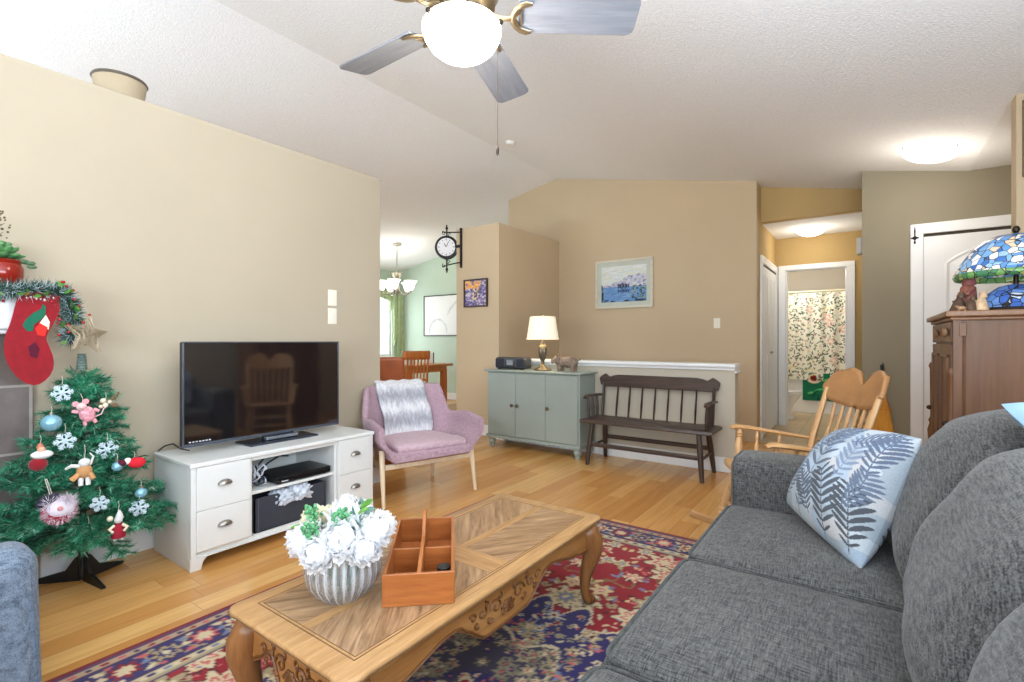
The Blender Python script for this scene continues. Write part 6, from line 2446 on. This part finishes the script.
for s_ in (-1, 1):
    half = hl - .075
    M = Matrix(((0, 0, 1, s_ * (hw - .046) - .010), (1, 0, 0, 0), (0, 1, 0, zt - .034), (0, 0, 0, 1)))
    ap = MB(M).prism([(-half, .0)] + apron_profile(half) + [(half, .0)], 0, .020).build('apron', APR, ct, smooth=30, bevel=.003)
    mb = MB(Matrix.Translation((s_ * (hw - .034), 0, zt - .034)) @ Matrix.Rotation(R(90), 4, 'Z'))
    carving(mb, 0, -.045, 1.25)
    pr = [(x, 0, z + .010) for x, z in apron_profile(half, 60)]
    mb.tube(pr, .0045, 6)
    mb.build('carving', CARVE, ap, smooth=60)
    half = hw - .075
    M = Matrix(((1, 0, 0, 0), (0, 0, 1, s_ * (hl - .046) - .010), (0, 1, 0, zt - .034), (0, 0, 0, 1)))
    ap = MB(M).prism([(-half, .0)] + apron_profile(half, 30) + [(half, .0)], 0, .020).build('apron', APRX, ct, smooth=30, bevel=.003)
    mb = MB(Matrix.Translation((0, s_ * (hl - .034), zt - .034)))
    carving(mb, 0, -.045, .9)
    pr = [(x, 0, z + .010) for x, z in apron_profile(half, 40)]
    mb.tube(pr, .0045, 6)
    mb.build('carving', CARVE, ap, smooth=60)
for sx in (-1, 1):
    for sy in (-1, 1):
        bx_, by_ = sx * (hw - .052), sy * (hl - .055)
        u = Vector((sx, sy, 0)).normalized()
        prf = [(0, .335, .040), (.008, .30, .047), (.022, .265, .050), (.026, .23, .045), (.016, .18, .034), (-.002, .12, .025), (-.008, .07, .020), (0, .035, .021), (.014, .020, .024), (.024, .016, .019)]
        pts = [Vector((bx_, by_, z)) + u * o_ for o_, z, r_ in prf]
        lg = MB().tube(pts, [r_ for _, _, r_ in prf], 12).build('leg', OAKL, ct, smooth=80)
        mb = MB()
        # scroll toe and carved knee lines
        q = Vector((bx_, by_, .018)) + u * .022
        mb.ball(q, (.020, .020, .017), 12, 8)
        side = Vector((-u.y, u.x, 0))
        for sg in (-1, 1):
            mb.tube([Vector((bx_, by_, .315)) + u * .030 + side * sg * .026, Vector((bx_, by_, .26)) + u * .056 + side * sg * .020, Vector((bx_, by_, .19)) + u * .040 + side * sg * .008, Vector((bx_, by_, .12)) + u * .018], [.005, .006, .005, .003], 6)
        mb.build('carving', CARVE, lg, smooth=80)

# ---------------------------------------------------------------- vase of flowers
TOPZ = .012 + zt + .0015
vz = thing('glass_vase', 'ribbed crystal glass vase of white flowers on the coffee table', 'vase', (-1.235, .885, TOPZ))
vz.scale = (.94, .94, 1.0)
GLS = glass_mat('crystal_glass')


def ribs(a, z):
    k = .035 * abs(math.sin(13 * a)) if .03 < z < .125 else .012 * math.sin(26 * a)
    return 1 + k


mb = MB()
mb.lathe([(.0, .0), (.058, .0), (.064, .004), (.086, .022), (.106, .055), (.112, .085), (.108, .118), (.100, .140), (.103, .152), (.098, .152), (.094, .140), (.102, .115), (.105, .085), (.099, .058), (.080, .028), (.055, .014), (0, .012)], 104, mod=ribs)
mb.build('bowl', GLS, vz, smooth=80)
fl_ = thing('flower_bouquet', 'dome of white silk peonies with green sprigs in the crystal vase', 'flowers', (-1.235, .885, TOPZ + .02))
def petal_mat(name, c):
    t = NT(name)
    di, tl_, mx = t.n('ShaderNodeBsdfDiffuse'), t.n('ShaderNodeBsdfTranslucent'), t.n('ShaderNodeMixShader')
    di.inputs[0].default_value = (*c, 1)
    tl_.inputs[0].default_value = (*c, 1)
    mx.inputs[0].default_value = .42
    t.l(di.outputs[0], mx.inputs[1])
    t.l(tl_.outputs[0], mx.inputs[2])
    t.l(mx.outputs[0], t.out.inputs['Surface'])
    return t.m


PET = petal_mat('white_silk_petal', S(250, 251, 253))
PETC = petal_mat('cream_silk_petal', S(236, 232, 206))
SPRIG = plain('sprig_green', S(84, 150, 100), .6, var=.35, vscale=60)
SPRIG2 = plain('eucalyptus_green', S(96, 132, 122), .6, var=.2, vscale=40)


def peony(c, r, n, rnd, out):
    """a full bloom: cupped petals over a ball"""
    mb = MB()
    c, out = Vector(c), Vector(out).normalized()
    mb.ball(c, r * .42, 10, 8)
    for k in range(n):
        z = 1 - 1.55 * (k + .5) / n
        a = k * 2.39996
        q = math.sqrt(max(0, 1 - z * z))
        M = out.to_track_quat('Z', 'Y').to_matrix()
        d = M @ Vector((q * math.cos(a), q * math.sin(a), z))
        t1 = d.cross(Vector((rnd.gauss(0, 1), rnd.gauss(0, 1), rnd.gauss(0, 1)))).normalized()
        up = (out - d * out.dot(d))
        up = up.normalized() if up.length > .15 else t1
        sd = up.cross(d).normalized()
        rr = r * rnd.uniform(.82, 1.05)
        pw, ph = r * rnd.uniform(.26, .36), r * rnd.uniform(.40, .52)
        b0, fl0 = rnd.uniform(.60, .84), rnd.uniform(.10, .34)

        def f(u, v):
            x = (u - .5) * 2
            wv = pw * math.sin(PI * (.18 + .66 * v)) * (1)
            lift = fl0 * r * (v ** 2) - .14 * r * x * x + .05 * r * math.sin(6 * x + k) * v
            return c + d * (rr * b0 + lift) + up * (ph * (v - .35)) + sd * (wv * x)
        mb.grid(5, 5, f)
    return mb


blooms = [((.0, .01, .215), .068, (0, 0, 1)), ((.070, -.055, .185), .066, (.6, -.5, .55)), ((-.055, -.085, .165), .064, (-.4, -.8, .45)), ((.028, -.100, .150), .060, (.3, -.9, .3)),
          ((.095, .035, .185), .066, (.8, .3, .5)), ((-.090, .0, .180), .062, (-.9, 0, .5)), ((-.04, .08, .185), .060, (-.3, .8, .5)), ((.05, .095, .170), .060, (.4, .8, .4)),
          ((.105, -.005, .150), .058, (1, -.1, .2)), ((-.085, -.055, .205), .040, (-.6, -.3, .8))]
for i, (c, r_, o_) in enumerate(blooms):
    peony(c, r_, 84, rnd, o_).build('bloom', PETC if i in (5, 9) else PET, fl_, smooth=80)
stems = MB()
for c, r_, o_ in blooms:
    stems.tube([(c[0] * .25, c[1] * .25, .0), (c[0] * .5, c[1] * .5, .08), c], .0032, 5)
stems.build('stem', plain('stem_green', S(98, 128, 84), .6), fl_, kind='stuff')
for i, (c, d) in enumerate((((.045, -.040, .240), (.4, -.4, .8)), ((.080, .000, .235), (.7, -.1, .7)), ((-.06, -.06, .225), (-.4, -.5, .7)), ((.035, .050, .240), (.5, .3, .8)), ((-.01, -.10, .205), (.1, -.9, .5)))):
    mb = MB()
    d = Vector(d).normalized()
    c = Vector(c)
    mb.tube([c - d * .08, c + d * .02], .002, 5)
    for k in range(44):
        e = Vector((rnd.gauss(0, 1), rnd.gauss(0, 1), rnd.gauss(0, 1))).normalized()
        if i % 2 == 0:
            mb.ball(c + e * rnd.uniform(.006, .034) + d * .010, rnd.uniform(.004, .007), 6, 5)
        elif k < 9:
            leaf(mb, c - d * .01 + e * .004, (e + d * .8), rnd.uniform(.03, .045), rnd.uniform(.010, .015), rnd)
    mb.build('sprig', SPRIG if i % 2 == 0 else SPRIG2, fl_, smooth=60)
for (p, d) in (((-.10, -.04, .165), (-1, -.5, -.05)), ((-.085, .03, .20), (-.8, .3, .3)), ((.05, .03, .25), (.5, .5, .6)), ((.075, .0, .245), (.7, .1, .5)), ((-.06, -.09, .20), (-.5, -.6, .2))):
    o = MB()
    leaf(o, p, d, .045, .012, rnd, 7)
    o.build('leaf', LEAFG, fl_)

fl_.scale = (.92, .92, .94)
# ---------------------------------------------------------------- wooden caddy
cdx = thing('wooden_caddy', 'orange-stained wooden divided caddy with a raised centre handle on the coffee table', 'caddy', (-1.165, 1.135, TOPZ), R(42.5))
CED = wood('cedar_stain', S(140, 76, 32), S(182, 112, 58), .35, 1.1, 'x')
CEDY = wood('cedar_stain_y', S(138, 76, 34), S(180, 112, 60), .35, 1.1, 'y')
cw, cl, chh, t_ = .100, .222, .090, .010
# local y runs along the length
MB().b2((-cw, -cl, 0), (cw, -cl + t_, chh)).build('end_board', CED, cdx, smooth=0, bevel=.002)
MB().b2((-cw, cl - t_, 0), (cw, cl, chh)).build('end_board', CED, cdx, smooth=0, bevel=.002)
MB().b2((-cw, -cl + t_, 0), (-cw + t_, cl - t_, chh)).build('side_board', CEDY, cdx, smooth=0, bevel=.002)
MB().b2((cw - t_, -cl + t_, 0), (cw, cl - t_, chh)).build('side_board', CEDY, cdx, smooth=0, bevel=.002)
MB().b2((-cw + t_, -cl + t_, 0.0), (cw - t_, cl - t_, .007)).build('bottom', CEDY, cdx, smooth=0)
MB().b2((-cw + t_, -.022, .007), (-.006, -.014, chh - .012)).build('divider', CED, cdx, smooth=0, bevel=.0015)
MB().b2((.006, -.022, .007), (cw - t_, -.014, chh - .012)).build('divider', CED, cdx, smooth=0, bevel=.0015)
M = Matrix(((0, 0, 1, -.006), (1, 0, 0, 0), (0, 1, 0, 0), (0, 0, 0, 1)))
MB(M).prism([(-cl + t_, .007), (cl - t_, .007), (cl - t_, chh - .004), (cl * .80, chh + .004), (cl * .56, chh + .060), (cl * .46, chh + .068), (cl * .36, chh + .060), (.02, chh + .012), (-cl + t_, chh - .002)], 0, .012).build('handle_board', CEDY, cdx, smooth=0, bevel=.002)
Mcd = Matrix.Translation(cdx.location) @ Matrix.Rotation(R(42.5), 4, 'Z')
def in_caddy(x, y, z=.008):
    return Mcd @ Vector((x, y, z))
jr = thing('spice_jar', 'small dark glass jar with a black lid in the near right compartment of the caddy', 'jar', in_caddy(.068, -.135))
MB().lathe([(.018, 0), (.021, .004), (.021, .040), (.015, .048)], 20).build('body', plain('smoky_glass', S(50, 58, 74), .1), jr)
MB().lathe([(.019, .046), (.020, .048), (.020, .060), (.017, .062), (0, .062)], 20).build('lid', BLK, jr)
ln = MB().rbox((0, 0, .008), (.022, .035, .008), .006, 3).build('remote_control', plain('grey_remote', S(120, 124, 128), .4), loc=in_caddy(.030, -.15), rotz=R(30))
tag(ln, 'small grey remote lying beside the dark jar in the caddy', 'remote')
cn = MB().rbox((0, 0, .006), (.034, .022, .006), .004, 3).build('coaster', plain('pale_wood_block', S(178, 150, 112), .6), loc=in_caddy(-.05, -.165), rotz=R(42.5))
tag(cn, 'pale wooden block in the near left compartment of the caddy', 'block')

# ================================================================ SOFA
SOFA = fabric_mat('charcoal_tweed', S(42, 43, 44), S(106, 106, 104))
PIPE = fabric_mat('charcoal_piping', S(46, 47, 48), S(88, 89, 88))
so_ = thing('sofa', 'charcoal tweed three-seat sofa along the right side', 'sofa', (0, 1.305, 0))
T0 = Matrix.Translation((0, -1.305, 0))
MB(T0).rbox((.0, 1.305, .165), (.45, 1.16, .115), .02, 3).build('base', SOFA, so_, smooth=50)
for (x, y) in ((-.40, .18), (-.40, 2.43), (.42, .18), (.42, 2.43)):
    MB(T0).lathe([(.022, .0), (.030, .05)], 12, (x, y, 0)).build('foot', BLK, so_)


def loop_rect(x0, x1, y0, y1, z, r, n=6):
    pts = []
    for (cx_, cy_, a0) in ((x1 - r, y1 - r, 0), (x0 + r, y1 - r, 90), (x0 + r, y0 + r, 180), (x1 - r, y0 + r, 270)):
        for k in range(n + 1):
            a = R(a0 + 90 * k / n)
            pts.append(Vector((cx_ + r * math.cos(a), cy_ + r * math.sin(a), z)))
    return pts + [pts[0]]


for (ya, yb) in ((.125, .355), (2.255, 2.49)):
    ym = (ya + yb) / 2
    a_ = MB(T0).rbox((-.02, ym, .338), (.455, (yb - ya) / 2, .288), .045, 6, (.0, .0, .010)).build('arm', SOFA, so_, smooth=70)
    mb = MB(T0)
    x = -.470
    pts = [Vector((x + .012, p.x, p.y)) for p in [Vector((q.x, q.y)) for q in loop_rect(ya + .012, yb - .012, .06, .618, 0, .04)]]
    mb.tube(pts, .006, 6)
    mb.build('piping', PIPE, a_)
MB(T0).rbox((.47, 1.305, .39), (.085, 1.17, .33), .05, 6).build('back_frame', SOFA, so_, smooth=70)
ys = [(.357, .985), (.989, 1.617), (1.621, 2.253)]
for (ya, yb) in ys:
    ym, hy = (ya + yb) / 2, (yb - ya) / 2
    c_ = MB(T0).rbox((-.15, ym, .352), (.328, hy, .082), .040, 8, (.008, .004, .022)).build('seat_cushion', SOFA, so_, smooth=80)
    mb = MB(T0)
    for z in (.424, .281):
        mb.tube(loop_rect(-.15 - .322, -.15 + .322, ya + .006, yb - .006, z, .05), .0065, 6)
    mb.build('piping', PIPE, c_, smooth=80)
r4 = random.Random(2)
for i, (ya, yb) in enumerate(ys):
    ym, hy = (ya + yb) / 2, (yb - ya) / 2
    M = Matrix.Rotation(R(25), 4, 'Y')

    def plump(q, u, i=i):
        q = q.copy()
        # softly pinched corners and a few folds
        k = 1 - .10 * (u[1] ** 2) * (u[2] ** 2)
        q.x *= k
        q.z += -.085 * abs(u[1]) ** 2.4 * max(0, u[2])
        q.z *= 1 - .02 * u[1] ** 2
        q.x += .006 * math.sin(q.y * 16 + 2 * i + q.z * 9) + .004 * math.sin(q.z * 26 - q.y * 7 + i)
        return q
    c_ = MB(T0).rbox((.272, ym, .65), (.125, hy + .006, .255), .085, 10, (.055, .01, .040), M, plump).build('back_cushion', SOFA, so_, smooth=180)


def quad_pillow(name, label, corners, thick, img=None, mat=None, n=40, pinch=.05, flange=True, group=None):
    """a knife-edge pillow spanning four corner points"""
    A, B, C, D_ = [Vector(c) for c in corners]
    ctr = (A + B + C + D_) / 4
    nrm = (C - A).cross(D_ - B).normalized()
    mb = MB(Matrix.Translation(-ctr))
    nx, ny = (img.nx, img.ny) if img else (n, n)

    def pt(u, v, s_):
        a, b = 2 * u - 1, 2 * v - 1
        h = thick * max(0, (1 - abs(a) ** 2.2) * (1 - abs(b) ** 2.2)) ** .55
        h += .004 * math.sin(9 * a + 4 * b) * (1 - a * a) * (1 - b * b)
        a, b = a * (1 - .07 * b * b * a * a), b * (1 - .07 * a * a * b * b)
        uu = .5 + .5 * a * (1 - pinch * (1 - b * b))
        vv = .5 + .5 * b * (1 - pinch * (1 - a * a))
        p = A.lerp(B, uu).lerp(D_.lerp(C, uu), vv)
        return p + nrm * (s_ * h)
    mb.grid(nx, ny, lambda u, v: pt(u, v, 1), img.cols() if img else None)
    mb.grid(nx, ny, lambda u, v: pt(u, v, -1), img.cols() if img else None, flip=True)
    o = mb.build(name, mat, loc=ctr, smooth=180)
    tag(o, label, 'pillow', group)
    return o


# fern print
im = Img(1, 1, 220, 220, S(162, 173, 182))
r2 = random.Random(8)
for k in range(60):
    im.ell(r2.random(), r2.random(), r2.uniform(.05, .16), r2.uniform(.03, .08), r2.uniform(0, 3), r2.choice([S(178, 190, 202), S(188, 197, 204), S(166, 182, 198), S(188, 188, 190)]))


def fern(x, y, ang, L, wd, col, pairs=9, curl=.3):
    px_, py_, a = x, y, ang
    step = L / pairs
    col = tuple(c * 1.3 + .05 for c in col)
    for k in range(pairs):
        t = k / pairs
        qx, qy = px_ + step * math.cos(a), py_ + step * math.sin(a)
        im.line([(px_, py_), (qx, qy)], .0045, col)
        ll = wd * (math.sin(PI * (.12 + .85 * t)) ** .7)
        for sg in (-1, 1):
            b = a + sg * R(56)
            im.ell(qx + ll * .5 * math.cos(b), qy + ll * .5 * math.sin(b), ll * .5, ll * .075 + .003, b, col)
            for q in range(0):
                f = .25 + .24 * q
                for e in (-1, 1):
                    im.ell(qx + ll * f * math.cos(b) + .011 * e * math.sin(b), qy + ll * f * math.sin(b) - .011 * e * math.cos(b), .011, .0035, b - e * .9, col)
        px_, py_ = qx, qy
        a += curl / pairs


for (x, y, a, L, wd, c, cu_) in ((.10, .08, 75, .42, .13, S(78, 92, 112), -.3), (.36, .02, 80, .85, .17, S(66, 80, 100), .25), (.70, .02, 96, .48, .17, S(46, 54, 64), .5), (.92, .05, 100, .42, .15, S(40, 46, 56), .2),
                                (.10, .50, 62, .44, .14, S(84, 100, 122), -.4), (.66, .44, 75, .44, .13, S(98, 112, 134), .5), (.88, .55, 95, .38, .13, S(62, 76, 98), -.3), (.30, .72, 40, .3, .12, S(56, 66, 84), .6), (.52, .10, 120, .3, .12, S(60, 70, 84), .3),
                                (.02, .30, 70, .3, .10, S(96, 110, 128), .3), (.46, .60, 100, .34, .12, S(80, 96, 120), -.5), (.80, .30, 60, .3, .11, S(70, 84, 106), .5), (.22, .30, 100, .34, .12, S(86, 102, 124), .4), (.60, .78, 20, .34, .11, S(66, 80, 104), .4), (.05, .80, 20, .3, .1, S(90, 106, 128), .3)):
    fern(x, y, R(a), L, wd * 1.1, c, 9, cu_)
quad_pillow('throw_pillow', 'pale blue throw pillow with dark fern print leaning in the sofa corner',
            [(-.265, 2.17, .492), (-.010, 1.765, .425), (.155, 1.975, .835), (-.070, 2.245, .800)], .115, im, painted('fern_print_cotton', .9, .25, 260))
quad_pillow('throw_pillow', 'plain sky blue pillow lying on top of the sofa back',
            [(.262, 1.74, .965), (.272, 1.30, .915), (.63, 1.34, .90), (.62, 1.80, .93)], .045, None, plain('sky_blue_cotton', S(150, 188, 224), .9, var=.1, bump=.3, bscale=200))

# ================================================================ ARMCHAIR ON THE LEFT
BLUEG = fabric_mat('blue_grey_tweed', S(70, 82, 98), S(124, 138, 155))
BLUEP = fabric_mat('blue_grey_piping', S(70, 86, 106), S(112, 130, 150))
ac = thing('upholstered_armchair', 'blue-grey tweed armchair at the left edge, turned towards the fireplace', 'armchair', (-2.28, -.09, .012))
T1 = Matrix.Translation((2.28, .09, 0))
MB(T1).rbox((-2.27, -.09, .16), (.34, .42, .11), .02, 3).build('base', BLUEG, ac, smooth=50)


def flare(q, u):
    q = q.copy()
    q.y *= 1 + .03 * (1 - u[2]) * .5
    return q


b_ = MB(T1).rbox((-1.985, -.09, .272), (.085, .455, .255), .055, 6, (.012, 0, .008), fn=flare).build('backrest', BLUEG, ac, smooth=80)
mb = MB(T1)
for s_ in (1, -1):
    mb.tube([(-1.918, -.09 + s_ * .452, .05), (-1.914, -.09 + s_ * .444, .20), (-1.912, -.09 + s_ * .436, .36), (-1.916, -.09 + s_ * .424, .46), (-1.935, -.09 + s_ * .400, .505), (-1.955, -.09 + s_ * .36, .52)], .006, 6)
mb.build('piping', BLUEP, b_, smooth=80)
for s_ in (1, -1):
    MB(T1).rbox((-2.30, -.09 + s_ * .375, .235), (.26, .065, .185), .04, 5, (0, .006, .006)).build('arm', BLUEG, ac, smooth=70)
MB(T1).rbox((-2.32, -.09, .325), (.27, .30, .07), .04, 6, (.01, 0, .02)).build('seat_cushion', BLUEG, ac, smooth=80)
for (x, y) in ((-2.55, -.46), (-2.55, .28), (-1.97, -.46), (-1.97, .28)):
    MB(T1).lathe([(.020, .0), (.028, .06)], 12, (x, y, 0)).build('foot', BLK, ac)
